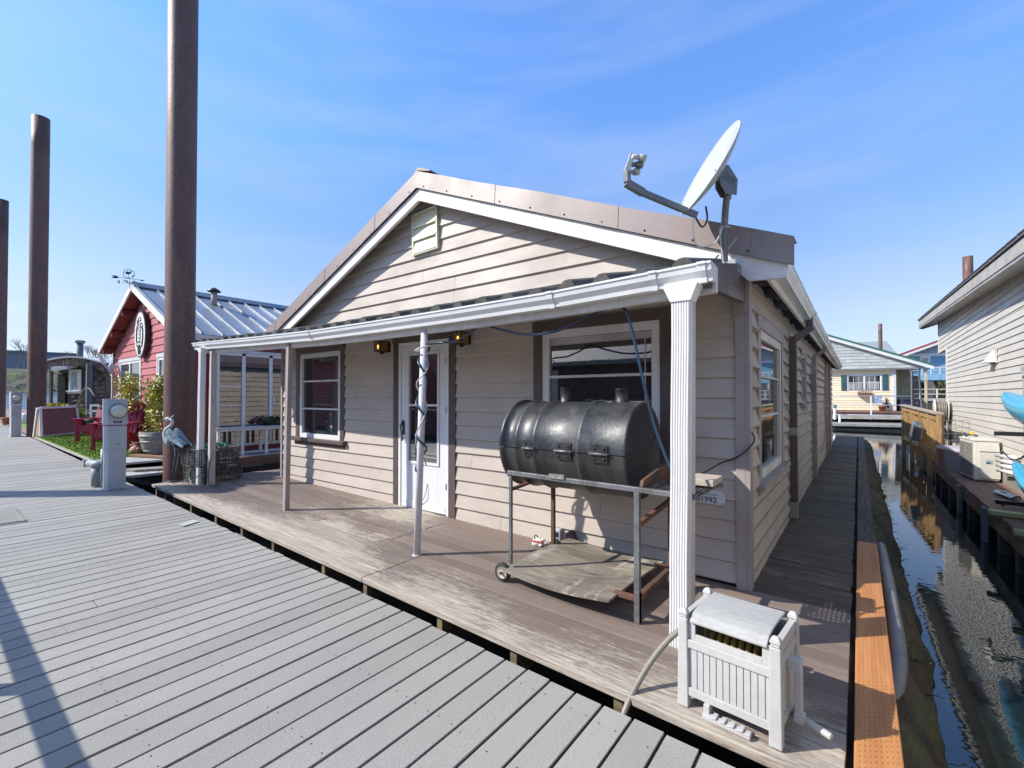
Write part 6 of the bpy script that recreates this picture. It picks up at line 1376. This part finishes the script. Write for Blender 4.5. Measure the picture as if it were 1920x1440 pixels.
def climber(x, y, z0, h, w, n, label, lean=0.0):
    t = thing('climbing_plant', label, 'plant', (x,y,z0), 0, 'yellow-green climbing plants by the red house'); rq = random.Random(int(abs(x)*50)); mb = MB()
    for k in range(5): mb.tube(bez([(x+rq.uniform(-.08,.08),y+rq.uniform(-.08,.08),z0),(x+rq.uniform(-w*.5,w*.5),y,z0+h*.4),(x+lean+rq.uniform(-w*.8,w*.8),y+rq.uniform(-.1,.1),z0+h*.95)],5), .009, 5)
    st_ = mb.build('stems', M('vine_stem', (.10,.07,.04)) if 'vine_stem' not in bpy.data.materials else bpy.data.materials['vine_stem'], t)
    mb = MB()
    cl = [V((x+lean*u+rq.uniform(-w,w)*(.4+.7*u), y+rq.uniform(-.16,.16), z0+h*u)) for u in [rq.random()**.75 for _ in range(max(8,n//14))]]
    for _ in range(n):
        c = rq.choice(cl); q = c+V((rq.gauss(0,.075),rq.gauss(0,.06),rq.gauss(0,.075))); s = rq.uniform(.022,.046)
        a = V((rq.uniform(-1,1),rq.uniform(-1,1),rq.uniform(-1,.3))).normalized(); b_ = a.orthogonal().normalized(); nn = a.cross(b_)
        mb.add([q-a*s, q-a*s*.2+b_*s*.55, q+a*s, q-a*s*.2-b_*s*.55], [(0,1,3),(1,2,3)])
    mb.build('foliage', leaf_m, t)
climber(-11.2,-.42,.58,1.15,.25,1700,'yellow-green climber growing out of the half-barrel planter')
climber(-13.4,-.45,.25,1.60,.46,2000,'wide yellow-green climber trained on the red wall left of the barrel', .15)
mb = MB(); mb.M = Matrix.Translation(V((-11.35,-.75,.19))); mb.lathe([(.001,0),(.08,.0),(.125,.05),(.13,.10),(.08,.17),(.035,.19),(.04,.24),(.055,.25),(.03,.24),(.001,.2)], n=20); mb.ball((.12,0,.12), .035, 8, 6); tag(mb.build('clay_jug', M('terracotta_jug', (.34,.17,.10), (.28,.14,.08), rough=.6)), 'round terracotta jug beside the barrel planter', 'jug')
tag(MB().hexa([(-10.95,-.95,.19),(-10.2,-.62,.18),(-10.25,-.50,.18),(-11.0,-.83,.19),(-10.95,-.95,.24),(-10.2,-.62,.22),(-10.25,-.50,.22),(-11.0,-.83,.24)]).build('loose_board', M('red_brown_board', (.28,.13,.08), (.2,.1,.06), st=X_), None, .006), 'red-brown loose board lying in front of the barrel planter', 'board')
tag(MB().poly([(-9.95,-1.35,.06),(-9.6,-1.2,.06),(-9.3,-.6,.06),(-9.7,-.7,.06)], (0,0,.035)).build('loose_board', M('tan_board', (.34,.30,.25))), 'pale loose plank lying on the low white step', 'board')
# bench-like planter rail by the patio door, and shrubs in it
t = thing('planter_stand', 'white open plant stand along the red house patio door', 'plant stand', (-10.1,1.1,.13)); mb = MB()
for x in (-10.28,-10.0):
    for y in (.28,.75,1.25,1.8): mb.box(x-.025,x+.025,y-.025,y+.025,.12,.66)
    mb.box(x-.03,x+.03,.25,1.83,.66,.70)
mb.build('frame', white_m, t); mb = MB(); mb.box(-10.33,-9.95,.22,1.85,.70,.735); mb.box(-10.3,-9.98,.25,1.83,.16,.19); mb.build('top', gw_m, t)
bush(Matrix.Identity(4), (-10.15,1.55,.82), .12, 260, M('dark_green_leaves', (.05,.08,.03), (.03,.05,.02), rv=.5, bump=0), 'potted_greens', 'low dark greens on the white plant stand by the patio door', 'plant', (1,3.2,.9), .045)
mb = MB(); mb.box(-9.62,-9.5,.0,6,-.12,.14); tag(mb.build('deck_beam', M('rusty_brown_beam', (.16,.085,.05), (.1,.06,.04), st=Y_)), 'brown timber beam edging the red house side deck', 'beam')

# ---------- heron and wire pots on the porch corner ----------
HR = Matrix.Translation(V((-7.50,-1.26,gz(-7.5)+.002))) @ Matrix.Rotation(math.radians(30), 4, 'Z')
hn = thing('heron_statue', 'painted metal heron statue standing on the porch deck corner', 'statue', mat=HR.copy())
blue_m = M('heron_blue', (.20,.29,.36), (.34,.40,.43), rough=.45, scale=26, fine=.15, c3=(.12,.19,.26), s3=18); whiteh = M('heron_white', (.58,.57,.54), (.45,.46,.46), rough=.5, scale=10); blk = M('heron_black', (.02,.022,.025), rough=.5); rustneck = M('heron_rust_throat', (.40,.16,.04), rough=.5)
mb = MB(HR); nk = bez([(-.085,0,.925),(-.05,0,.93),(-.012,0,.905),(-.002,0,.87),(-.02,0,.835),(-.065,0,.80),(-.105,0,.765),(-.122,0,.715),(-.112,0,.665),(-.085,0,.615),(-.04,0,.575)],4)
rad = [.022+.002*math.sin(i) if i < 12 else .021+.034*((i-12)/(len(nk)-12))**1.6 for i in range(len(nk))]
mb.tube(nk, rad, 12); mb.ball((-.088,0,.925), .032, 12, 8, (1.35,.85,.9)); mb.build('neck', whiteh, hn)
mb = MB(HR); mb.tube(bez([(-.07,0,.64),(-.02,0,.63),(.05,0,.61),(.12,0,.585),(.19,0,.565),(.235,0,.545)],4), [.045,.055,.064,.07,.074,.074,.072,.07,.066,.06,.055,.05,.045,.04,.034,.028,.022,.017,.012,.008,.004], 12); mb.tube(bez([(.03,0,.58),(.05,0,.53),(.075,0,.47)],4), [.05,.045,.038,.03,.026,.022,.02,.017,.014], 8); mb.build('body', blue_m, hn)
mb = MB(HR); mb.tube([(-.115,0,.918),(-.16,0,.912),(-.215,0,.905)], [.016,.010,.002], 8); mb.tube(bez([(-.11,0,.945),(-.06,0,.957),(-.02,0,.94)],4), [.005,.01,.012,.013,.013,.012,.01,.008,.004], 8); mb.build('beak', blk, hn)
mb = MB(HR); mb.tube([(-.03,0,.945),(.0,0,.965),(.028,0,.995)], [.010,.008,.004], 6); mb.build('crest', whiteh, hn)
mb = MB(HR); mb.tube([(-.055,-.0,.895),(-.045,-.0,.875),(-.05,0,.855)], [.012,.016,.008], 8); mb.build('throat_patch', rustneck, hn)
wing_out = [(-.06,.735),(-.03,.775),(.0,.79),(.04,.775),(.09,.73),(.15,.66),(.20,.60),(.245,.545),(.19,.553),(.13,.567),(.08,.585),(.02,.61),(-.03,.655),(-.055,.70)]
for s in (-1,1):
    mb = MB(HR); mb.poly([(a,s*(.062-.0),c) for a,c in wing_out], (0,s*.012,0)); wg = mb.build('wing', blue_m, hn, .004)
    mb = MB(HR); row = 0
    for u in [i/8 for i in range(9)]:
        for v in range(4):
            cx = -.02+.235*u-.0*v+.02*v; cz = .745-.185*u-.035*v+.02*u*v
            if u > .8 and v > 1: continue
            L_ = .034; y_ = s*(.076+.002*v)
            mb.poly([(cx-.014,y_,cz+.012),(cx+.012,y_,cz+.016),(cx+.022,y_,cz-.01),(cx+.018,y_,cz-.034),(cx+.002,y_,cz-.028),(cx-.012,y_,cz-.012)], (0,s*.003,0))
    mb.build('feathers', M('feather_pale', (.36,.43,.47), (.22,.31,.38), scale=40, rv=.4) if 'feather_pale' not in bpy.data.materials else bpy.data.materials['feather_pale'], wg)
    mb = MB(HR); mb.poly([(.11,s*.058,.57),(.245,s*.03,.545),(.215,s*.03,.50),(.19,s*.03,.515),(.17,s*.04,.485),(.14,s*.04,.51),(.115,s*.04,.49),(.10,s*.05,.53)], (0,s*.006,0)); mb.build('tail_feathers', blk, hn)
    mb = MB(HR); mb.lathe([(.0001,-.004),(.006,0),(.0001,.004)], (-.105,s*.028,.932), 'y', 8); mb.build('eye', blk, hn)
    mb = MB(HR); o_ = .0 if s < 0 else .025; mb.tube([(.055+o_,s*.02,.56),(.072+o_,s*.02,.40),(.04+o_*.7,s*.018,.22),(.005+o_*.4,s*.018,.015)], [.010,.009,.0085,.008], 7); mb.ball((.072+o_,s*.02,.395), .013, 8, 6)
    for ang in (-.5,0,.5): mb.tube([(.005+o_*.4,s*.018,.01),(-.05+o_*.4,s*.018+.03*ang,.006)], .005, 5)
    mb.build('leg', M('heron_leg', (.14,.15,.16), (.05,.05,.055), scale=70, rough=.4, lo=.45, hi=.55) if 'heron_leg' not in bpy.data.materials else bpy.data.materials['heron_leg'], hn)
mb = MB(HR); mb.lathe([(.001,.0),(.10,.0),(.10,.006),(.001,.006)], (.02,0,0), n=20); mb.build('base_plate', blk, hn)
wire_m = M('black_coated_wire', (.055,.058,.06), (.16,.16,.15), rough=.6, scale=20, rv=.6); grope = M('green_rope', (.02,.12,.075), (.04,.16,.10), rough=.7, scale=12); trope = M('tan_rope', (.40,.35,.26), rough=.8)
def crabpot(x, y, z, rot, label, w=.235, d=.29, h=.235):
    t = thing('crab_pot', label, 'crab pot', (x,y,z), rot, 'wire crab pots by the white porch downspout'); T = ROOT[t.name].copy(); rq = random.Random(int(z*1000)+3)
    R3 = .0055
    def wv(p): return V((p[0]+rq.uniform(-.003,.003), p[1]+rq.uniform(-.003,.003), p[2]))
    mb = MB(T); nx, ny, nz = 11, 15, 7
    for i in range(nx+1):
        xx = -w+2*w*i/nx
        for s in (-1,1): mb.tube([wv((xx,s*d,0)),wv((xx,s*d,h))], R3, 4, caps=False)
        mb.tube([wv((xx,-d,h)),wv((xx,d,h))], R3, 4, caps=False)
    for i in range(ny+1):
        yy = -d+2*d*i/ny
        for s in (-1,1): mb.tube([wv((s*w,yy,0)),wv((s*w,yy,h))], R3, 4, caps=False)
        mb.tube([wv((-w,yy,h)),wv((w,yy,h))], R3, 4, caps=False)
    for k in range(nz+1):
        zz = h*k/nz; mb.tube([wv(p) for p in ((-w,-d,zz),(w,-d,zz),(w,d,zz),(-w,d,zz))], R3, 4, closed=True)
    mb.build('mesh', wire_m, t)
    mb = MB(T)
    for zz in (0,h): mb.tube([(-w,-d,zz),(w,-d,zz),(w,d,zz),(-w,d,zz)], .008, 6, closed=True)
    mb.build('frame', M('pot_frame_rust', (.10,.07,.055)) if 'pot_frame_rust' not in bpy.data.materials else bpy.data.materials['pot_frame_rust'], t)
    mb = MB(T); mb.tube([(w*.5*math.cos(a),-d*.2+w*.5*math.sin(a),h*.5+.02*math.sin(a*3)) for a in [i*PI/10 for i in range(20)]], .010, 6, closed=True); mb.ball((.05,-d*.6,.05), .045, 8, 6); mb.ball((-.1,-.05,.05), .04, 8, 6); mb.build('bait_float', trope, t)
    for nm_, mm_, cnt_ in (('netting', wire_m, 7), ('rope_tangle', grope, 3)):
        mb = MB(T)
        for _ in range(cnt_): mb.tube(bez([(rq.uniform(-w,w)*.95, rq.uniform(-d,d)*.95, rq.uniform(.02,h-.01)) for _ in range(8)],4), .0045, 4)
        mb.build(nm_, mm_, t)
    return t
zb0 = gz(-7)+.008
crabpot(-7.2,-.82,zb0,math.radians(12),'lower black wire crab pot stacked behind the white downspout on the porch')
crabpot(-7.23,-.84,zb0+.25,math.radians(8),'upper black wire crab pot of the stack on the porch, draped with green rope')
mb = MB(); rq = random.Random(12)
for k in range(4):
    pts = [(-7.22+rq.uniform(-.24,.24), -.81+rq.uniform(-.3,.3), zb0+.50+rq.uniform(.0,.04)) for _ in range(9)]; mb.tube(bez(pts,5), .007, 5)
pts = [(-6.78,-.98,zb0+.5),(-6.7,-1.05,zb0+.3),(-6.68,-1.07,zb0+.1),(-6.62,-1.06,zb0+.01),(-6.55,-1.0,zb0+.008),(-6.6,-.95,zb0+.012)]; mb.tube(bez(pts,6), .008, 5)
tag(mb.build('tangled_rope', grope), 'tangled green rope draped over the crab pots', 'rope')
mb = MB(); mb.tube(bez([(-7.28,-1.02,zb0+.36),(-7.2,-1.12,zb0+.2),(-7.22,-1.13,zb0+.08),(-7.1,-1.14,zb0+.01),(-7.0,-1.16,zb0+.05),(-6.9,-1.09,zb0+.16)],6), .007, 5); tag(mb.build('tan_rope', trope), 'tan rope hanging down the front of the crab pots', 'rope')

# ---------- shingled cabin, planters and bits on the far left deck ----------
SF = view_frame(0, 17.2)
AL = lambda u, y=0.0: (u-960)/860*(17.2+y)
wood_sh = M('brown_wood_shakes', (.20,.145,.105), (.10,.075,.058), rough=.85, scale=9, fine=.25, rv=.45, bump=.3)
cb = thing('shingled_cabin', 'small dark wood-shingled cabin with shallow arched roof, left of the red house', 'cabin', mat=SF @ Matrix.Translation(V((-16,0,.4)))); mb = MB(SF); rq = random.Random(41)
x0, x1 = AL(110), AL(196); mb.box(x0,x1,.06,3.5,.3,2.75)
z = .75
while z < 2.62:
    x = x0
    while x < x1-.03:
        wd = rq.uniform(.07,.15); xe_ = min(x+wd,x1); dz = rq.uniform(-.02,.02)
        if not (AL(128)-.0 < (x+xe_)/2 < AL(156) and 1.62 < z+.08 < 2.5) and not ((x+xe_)/2 < AL(126) and z < 2.25):
            mb.hexa([(x,-.02,z+dz),(xe_-.006,-.02,z+dz),(xe_-.006,.05,z+dz),(x,.05,z+dz),(x,.035,z+.19),(xe_-.006,.035,z+.19),(xe_-.006,.05,z+.19),(x,.05,z+.19)])
        x = xe_
    z += .155
mb.build('wall', wood_sh, cb)
mb = MB(SF); x = x0-.3; rqq = random.Random(4)
n = 12
zt_ = lambda u: 2.62+.22*math.sin(PI*min(1,max(0,u)))
for i in range(n):
    u0, u1 = i/n, (i+1)/n; xa, xb = x0-.35+(x1-x0+.6)*u0, x0-.35+(x1-x0+.6)*u1
    mb.hexa([(xa,-.35,zt_(u0)-.28),(xb,-.35,zt_(u1)-.28),(xb,-.3,zt_(u1)-.28),(xa,-.3,zt_(u0)-.28),(xa,-.35,zt_(u0)),(xb,-.35,zt_(u1)),(xb,-.3,zt_(u1)),(xa,-.3,zt_(u0))])
    for q in range(3): mb.box(xa+(xb-xa)*q/3,xa+(xb-xa)*(q+.93)/3,-.37,-.352,zt_(u0)-.26+rqq.uniform(-.04,.02),zt_(u0)-.07)
cr_ = mb.build('roof_skirt', wood_sh, cb)
mb = MB(SF)
for i in range(n):
    u0, u1 = i/n, (i+1)/n; xa, xb = x0-.4+(x1-x0+.7)*u0, x0-.4+(x1-x0+.7)*u1
    mb.hexa([(xa,-.42,zt_(u0)+.002),(xb,-.42,zt_(u1)+.002),(xb,4,zt_(u1)+.002),(xa,4,zt_(u0)+.002),(xa,-.42,zt_(u0)+.05),(xb,-.42,zt_(u1)+.05),(xb,4,zt_(u1)+.05),(xa,4,zt_(u0)+.05)], .5)
mb.build('roof', M('pale_flat_roof', (.55,.56,.58), rough=.5), cb)
wn = window(cb, lambda s, o, z: SF @ V((s,-.05-o,z)), (AL(132),AL(155),1.62,2.42), white_m, .05, .035, vbars=((AL(132)+AL(155))/2,), sill=True, trim_m=white_m)
mb = MB(SF); mb.box(AL(135),AL(142),-.052,-.03,1.72,2.35); mb.build('curtain', M('aqua_curtain', (.35,.45,.45)), wn)
mb = MB(SF); mb.hexa([(AL(123),-.55,2.33),(AL(152),-.55,2.40),(AL(152),-.12,2.50),(AL(123),-.12,2.46),(AL(123),-.57,2.48),(AL(152),-.57,2.52),(AL(152),-.12,2.58),(AL(123),-.12,2.56)]); mb.build('awning', white_m, cb)
mb = MB(SF); mb.box(x0,AL(124),-.045,.055,.5,2.24); mb.build('doorway', deck_join_m, cb)
mb = MB(SF); mb.beam((AL(96),-.3,.3),(AL(98),-.3,2.5), .08,.08); mb.beam((AL(111),-.3,.3),(AL(111),-.3,2.5), .07,.07); mb.build('porch_post', dark_wood_m, cb)
mb = MB(SF); mb.tube([(AL(149,1.2),1.2,2.6),(AL(149,1.2),1.2,3.55)], .10, 12); mb.build('stove_pipe', M('blue_grey_pipe', (.13,.17,.21), metal=.3), cb); mb = MB(SF); mb.lathe([(.001,3.66),(.16,3.66),(.16,3.56),(.001,3.56)], (AL(149,1.2),1.2,0), n=12); mb.build('pipe_cap', M('pipe_cap_grey', (.16,.18,.2)), cb)
mb = MB(SF); mb.box(AL(187),AL(196),-.5,-.42,.4,2.55); mb.build('screen_panel', M('navy_screen', (.03,.045,.07)), cb); mb = MB(SF); mb.beam((AL(187),-.54,.4),(AL(187),-.54,2.6), .03,.03); mb.build('screen_post', gw_m, cb)
t = thing('garden_bench', 'white slatted garden bench frame in front of the shingled cabin', 'bench', mat=SF @ Matrix.Translation(V((AL(177,-1.2),-1.2,.3)))); mb = MB(SF)
for xx in (AL(171,-1.2),AL(186,-1.2)): mb.beam((xx,-1.2,.3),(xx,-1.2,1.12), .05,.05)
for zz in (1.1,.9): mb.beam((AL(170,-1.2),-1.2,zz),(AL(187,-1.2),-1.2,zz), .04,.06)
mb.build('frame', white_m, t); mb = MB(SF); mb.box(AL(171,-1.2),AL(186,-1.2),-1.5,-1.1,.62,.66); mb.build('seat', white_m, t)
t = thing('patio_chair', 'black metal patio chair with pale sling beside the rusty pile', 'chair', mat=SF @ Matrix.Translation(V((AL(112,-1.1),-1.2,.35)))); mb = MB(SF)
for xx in (AL(98,-1.1),AL(125,-1.1)): mb.tube(bez([(xx,-.8,.35),(xx+.02,-1.2,.85),(xx+.05,-1.6,.35)],4), .018, 6); mb.tube([(xx,-1.55,.80),(xx,-.9,.86)], .02, 6); mb.tube([(xx,-.95,.55),(xx+.12,-.75,1.12)], .018, 6)
mb.build('frame', black_m, t); mb = MB(SF); mb.hexa([(AL(99,-1.1),-.95,.6),(AL(124,-1.1),-.95,.6),(AL(126,-1.1),-.72,1.08),(AL(102,-1.1),-.72,1.08),(AL(99,-1.1),-.93,.6),(AL(124,-1.1),-.93,.6),(AL(126,-1.1),-.70,1.08),(AL(102,-1.1),-.70,1.08)]); mb.box(AL(99,-1.1),AL(124,-1.1),-1.5,-.95,.58,.60); mb.build('sling', M('pale_sling', (.5,.52,.52)), t)
# spiky yucca in a pot
t = thing('yucca_plant', 'spiky yellow-green yucca in a dark pot behind the red panels', 'plant', mat=SF @ Matrix.Translation(V((AL(149,-1.3),-1.3,.3)))); mb = MB(SF); rq = random.Random(5); c = V((AL(149,-1.3),-1.3,.72))
for _ in range(60):
    a = rq.uniform(0,6.28); e = rq.uniform(.1,1.5); L_ = rq.uniform(.3,.48); d = V((math.cos(a)*math.cos(e),math.sin(a)*math.cos(e),math.sin(e))); n2_ = d.orthogonal().normalized()*.022
    mb.add([c-n2_,c+n2_,c+d*L_*.6+n2_*.8-V((0,0,.02)),c+d*L_-V((0,0,.06)),c+d*L_*.6-n2_*.8-V((0,0,.02))], [(0,1,2,3,4)])
mb.build('foliage', M('yucca_leaves', (.28,.27,.05), (.13,.16,.04), rv=.4, bump=0), t); mb = MB(SF); mb.lathe([(.001,.3),(.2,.3),(.26,.66),(.001,.66)], (AL(149,-1.3),-1.3,0), n=14); mb.build('pot', black_m, t)
bush(SF, (AL(103,-.3),-.3,1.0), .32, 420, M('yellow_blossom', (.55,.42,.02), (.25,.25,.03), scale=8, rv=.4, bump=0), 'yellow_shrub', 'bright yellow flowering shrub in front of the shingled cabin', 'plant', (1.3,1,.6), .06)
bush(SF, (AL(140,-.9),-.9,.62), .28, 200, M('grey_green_leaves', (.16,.17,.11), (.08,.09,.05), scale=8, rv=.5, bump=0), 'shrub', 'grey-green shrub low beside the yucca pot', 'plant', (1.4,1,.8), .06)
pot(SF, AL(178,-1.8),-1.8,.3,.22,.36,'dark planter pot behind the near adirondack chair','dark_glaze',(.03,.035,.045))
pot(SF, AL(18,-.6),-.6,.36,.2,.3,'terracotta pot at the far left beside the last pile')
tag(MB(SF).lathe([(.001,.38),(.2,.38),(.22,.78),(.2,.8),(.001,.8)], (AL(54,-.6),-.6,0), n=16).build('white_bucket', white_m), 'white tub between the far pedestal and the rusty pile', 'tub')
tag(MB().tube(bez([(-16.0,-.9,1.1),(-15.8,-.85,1.5),(-15.3,-.8,1.62),(-14.9,-.75,1.4)],5)+[], .012, 5).build('bare_branch', M('bare_twig', (.22,.18,.15))), 'thin bare branch arching before the shingled cabin', 'branch')
mb = MB(); y = -1.5; 
mb.hexa([(-40,-1.48,gz(-40)-.05),(-18.6,-1.48,gz(-18.6)-.05),(-18.6,.6,gz(-18.6)-.05),(-40,.6,gz(-40)-.05),(-40,-1.48,gz(-40)),(-18.6,-1.48,gz(-18.6)),(-18.6,.6,gz(-18.6)),(-40,.6,gz(-40))]); struct(mb, 'neighbour_deck', M('reddish_deck', (.30,.17,.15), (.24,.13,.12)))
mb = MB(); mb.hexa([(-25,-1.3,gz(-25)+.006),(-18.9,-1.3,gz(-18.9)+.006),(-18.9,-.2,gz(-18.9)+.006),(-25,-.2,gz(-25)+.006),(-25,-1.3,gz(-25)+.03),(-18.9,-1.3,gz(-18.9)+.03),(-18.9,-.2,gz(-18.9)+.03),(-25,-.2,gz(-25)+.03)]); tag(mb.build('turf_mat', turf_m), 'second green turf patch beyond the rusty pile', 'turf', kind='stuff')

# ---------- far river bank ----------
bank_m = M('grassy_riprap', (.13,.13,.10), (.085,.08,.07), rough=.9, scale=.5, fine=.4, fs=6, rv=.2, c3=(.16,.18,.065), s3=.09, st3=(1,1,3), lo3=.42, hi3=.6, bump=1.0, bs=2.0, bd=.8)
mb = MB(); NB = 90; prof = [(0,-1.2),(0,.0),(2.5,1.3),(6,3.2),(10,5.2),(14,6.6),(17,7.2),(24,7.3),(60,7.0)]
BA, BB = V((-205,-60,0)), V((-150,260,0)); bd_ = (BB-BA); bn = V((-bd_.y,bd_.x,0)).normalized()
rq = random.Random(19); vs = []
for i in range(NB+1):
    p = BA+bd_*(i/NB)
    for j, (o_, h) in enumerate(prof):
        q = p+bn*(o_+rq.uniform(-.5,.5)*(1 if 0 < j < 7 else 0)); vs.append((q.x,q.y,gz(q.x)-.42+h+(rq.uniform(-.3,.3) if 1 < j < 6 else 0)))
np_ = len(prof); mb.add(vs, [(i*np_+j,(i+1)*np_+j,(i+1)*np_+j+1,i*np_+j+1) for i in range(NB) for j in range(np_-1)], .5); o = struct(mb, 'river_bank', bank_m)
# riprap boulders and tufts as one countless mass
mb = MB(); rq = random.Random(23)
for _ in range(2600):
    u = rq.random(); s = rq.random(); p = BA+bd_*u+bn*(s*15); h = -.2+s*6.6; r = rq.uniform(.3,.95)
    q = V((p.x,p.y,gz(p.x)-.42+h)); a = [V((rq.uniform(-1,1),rq.uniform(-1,1),rq.uniform(-.6,.8)))*r for _ in range(5)]
    mb.add([q+x for x in a], [(0,1,2),(0,2,3),(0,3,4),(1,2,4),(0,1,4),(2,3,4)])
tag(mb.build('riprap', M('riprap_stones', (.24,.24,.22), (.13,.14,.09), scale=.4, rough=.9, rv=.5, bump=0)), 'rough stones and tufts covering the far river bank', 'stones', kind='stuff')
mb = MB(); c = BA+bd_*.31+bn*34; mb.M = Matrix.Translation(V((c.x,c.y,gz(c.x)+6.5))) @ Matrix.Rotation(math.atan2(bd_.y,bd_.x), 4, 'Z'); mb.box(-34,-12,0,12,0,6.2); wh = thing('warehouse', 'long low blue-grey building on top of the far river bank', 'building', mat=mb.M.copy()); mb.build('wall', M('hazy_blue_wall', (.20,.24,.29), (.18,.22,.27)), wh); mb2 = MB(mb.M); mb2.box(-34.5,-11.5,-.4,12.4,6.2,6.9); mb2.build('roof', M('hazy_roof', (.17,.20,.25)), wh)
def bare_tree(x, y, z, h, seed, label):
    t = thing('bare_tree', label, 'tree', (x,y,z), 0, 'bare trees on the far river bank'); rq = random.Random(seed); tr = MB(); cr2 = MB()
    def grow(p, d, L_, r, lv):
        q = p+d*L_; (tr if lv < 1 else cr2).tube([p,(p+q)/2+V((rq.uniform(-.1,.1),rq.uniform(-.1,.1),0))*L_*.4,q],[r,r*.85,r*.65],5 if lv < 2 else 3, caps=False)
        if lv >= 5: return
        for _ in range(3 if lv < 4 else 2):
            nd = (d+V((rq.uniform(-.75,.75),rq.uniform(-.75,.75),rq.uniform(-.15,.5)))).normalized(); grow(q, nd, L_*rq.uniform(.62,.85), r*.6, lv+1)
    grow(V((x,y,z)), V((0,0,1)), h*.26, h*.022, 0)
    bk2 = bpy.data.materials.get('grey_bark') or M('grey_bark', (.20,.18,.17), rough=.9); tr.build('trunk', bk2, t); cr2.build('crown', bk2, t)
def on_bank(u, o_): p = BA+bd_*u+bn*o_; return p.x, p.y, gz(p.x)+6.6
for i, (u, o_, h, lb) in enumerate(((.237,20,11,'tallest bare tree on the far bank, left of the rusty pile'),(.231,26,8.5,'lower bare tree beside the tallest one on the far bank'),(.266,24,9,'bare bushy tree just right of the rusty pile on the far bank'),(.284,22,11,'bare tree showing over the shingled cabin roof near its stove pipe'),(.290,20,10,'bare tree over the right end of the shingled cabin roof'),(.296,24,9,'bare tree nearest the red house eave on the far bank'))):
    bare_tree(*on_bank(u,o_), h, 50+i, lb)
# ---------- things across the dock, behind the camera, seen in reflections and shadows ----------
pile(-10.9,-5.5,.21,-2,5.1,'rusty pipe pile on the other side of the grey dock, outside the photo','rusty pipe piles along the dock')
t = thing('dock_handrail', 'timber handrail on the far edge of the grey dock, outside the photo', 'handrail', (-6,-4.15,0)); hm_ = M('grey_handrail', (.3,.28,.25)); mb = MB()
mb.beam((-14,-4.12,1.16),(-1.2,-4.16,.96), .07,.04); mb.build('rail', hm_, t)
for x in (-3.32,-5.15,-7.2,-9.2,-11.2,-13.2):
    mb = MB(); mb.box(x-.035,x+.035,-4.19,-4.12,gz(x)-.05,gz(x)+.96); mb.build('post', hm_, t)
ah = thing('brown_house', 'dark brown house with white windows across the dock, outside the photo', 'house', (-4,-10,0)); mb = MB(); lap_wall(mb, lambda s, o, z: (s,-8.2+o,z), .0, 2.35, .2, lambda z: -11, lambda z: 4, [(-8,-6.6,.9,2.2),(-3.4,-2,.9,2.2),(.2,1.6,.9,2.2)], .02, random.Random(9), 6); mb.box(-11,4,-15,-8.25,-.2,2.35); mb.build('wall', M('dark_brown_siding', (.11,.07,.06), rv=.1), ah)
mb = MB(); mb.poly([(-11.5,-7.7,2.28),(4.5,-7.7,2.28),(4.5,-11.5,3.1),(-11.5,-11.5,3.1)], (0,0,.12)); mb.build('roof', M('grey_tile_roof', (.2,.2,.2), scale=6), ah)
for a in (-8,-3.4,.2): window(ah, lambda s, o, z: (s,-8.2+o,z), (a,a+1.4,.9,2.2), white_m, .1, .06, bars=(1.55,), sill=True, trim_m=white_m)
rh2 = thing('barn_red_house', 'barn red cottage across the dock to the left, outside the photo', 'house', (-18,-10,0)); mb = MB(); lap_wall(mb, lambda s, o, z: (s,-7.4+o,z), .1, 3.1, .18, lambda z: -22, lambda z: -12.2, [(-16.8,-15.6,.9,2.3)], .02, random.Random(9), 6); mb.box(-22,-12.2,-13,-7.45,0,3.1); mb.build('wall', bpy.data.materials['red_clapboard'], rh2); mb = MB(); mb.poly([(-22.4,-6.9,3.0),(-11.8,-6.9,3.0),(-11.8,-10,4.5),(-22.4,-10,4.5)], (0,0,.1)); mb.build('roof', bpy.data.materials['galvalume_roof'], rh2); window(rh2, lambda s, o, z: (s,-7.4+o,z), (-16.8,-15.6,.9,2.3), white_m, .12, .06, sill=True, trim_m=white_m)
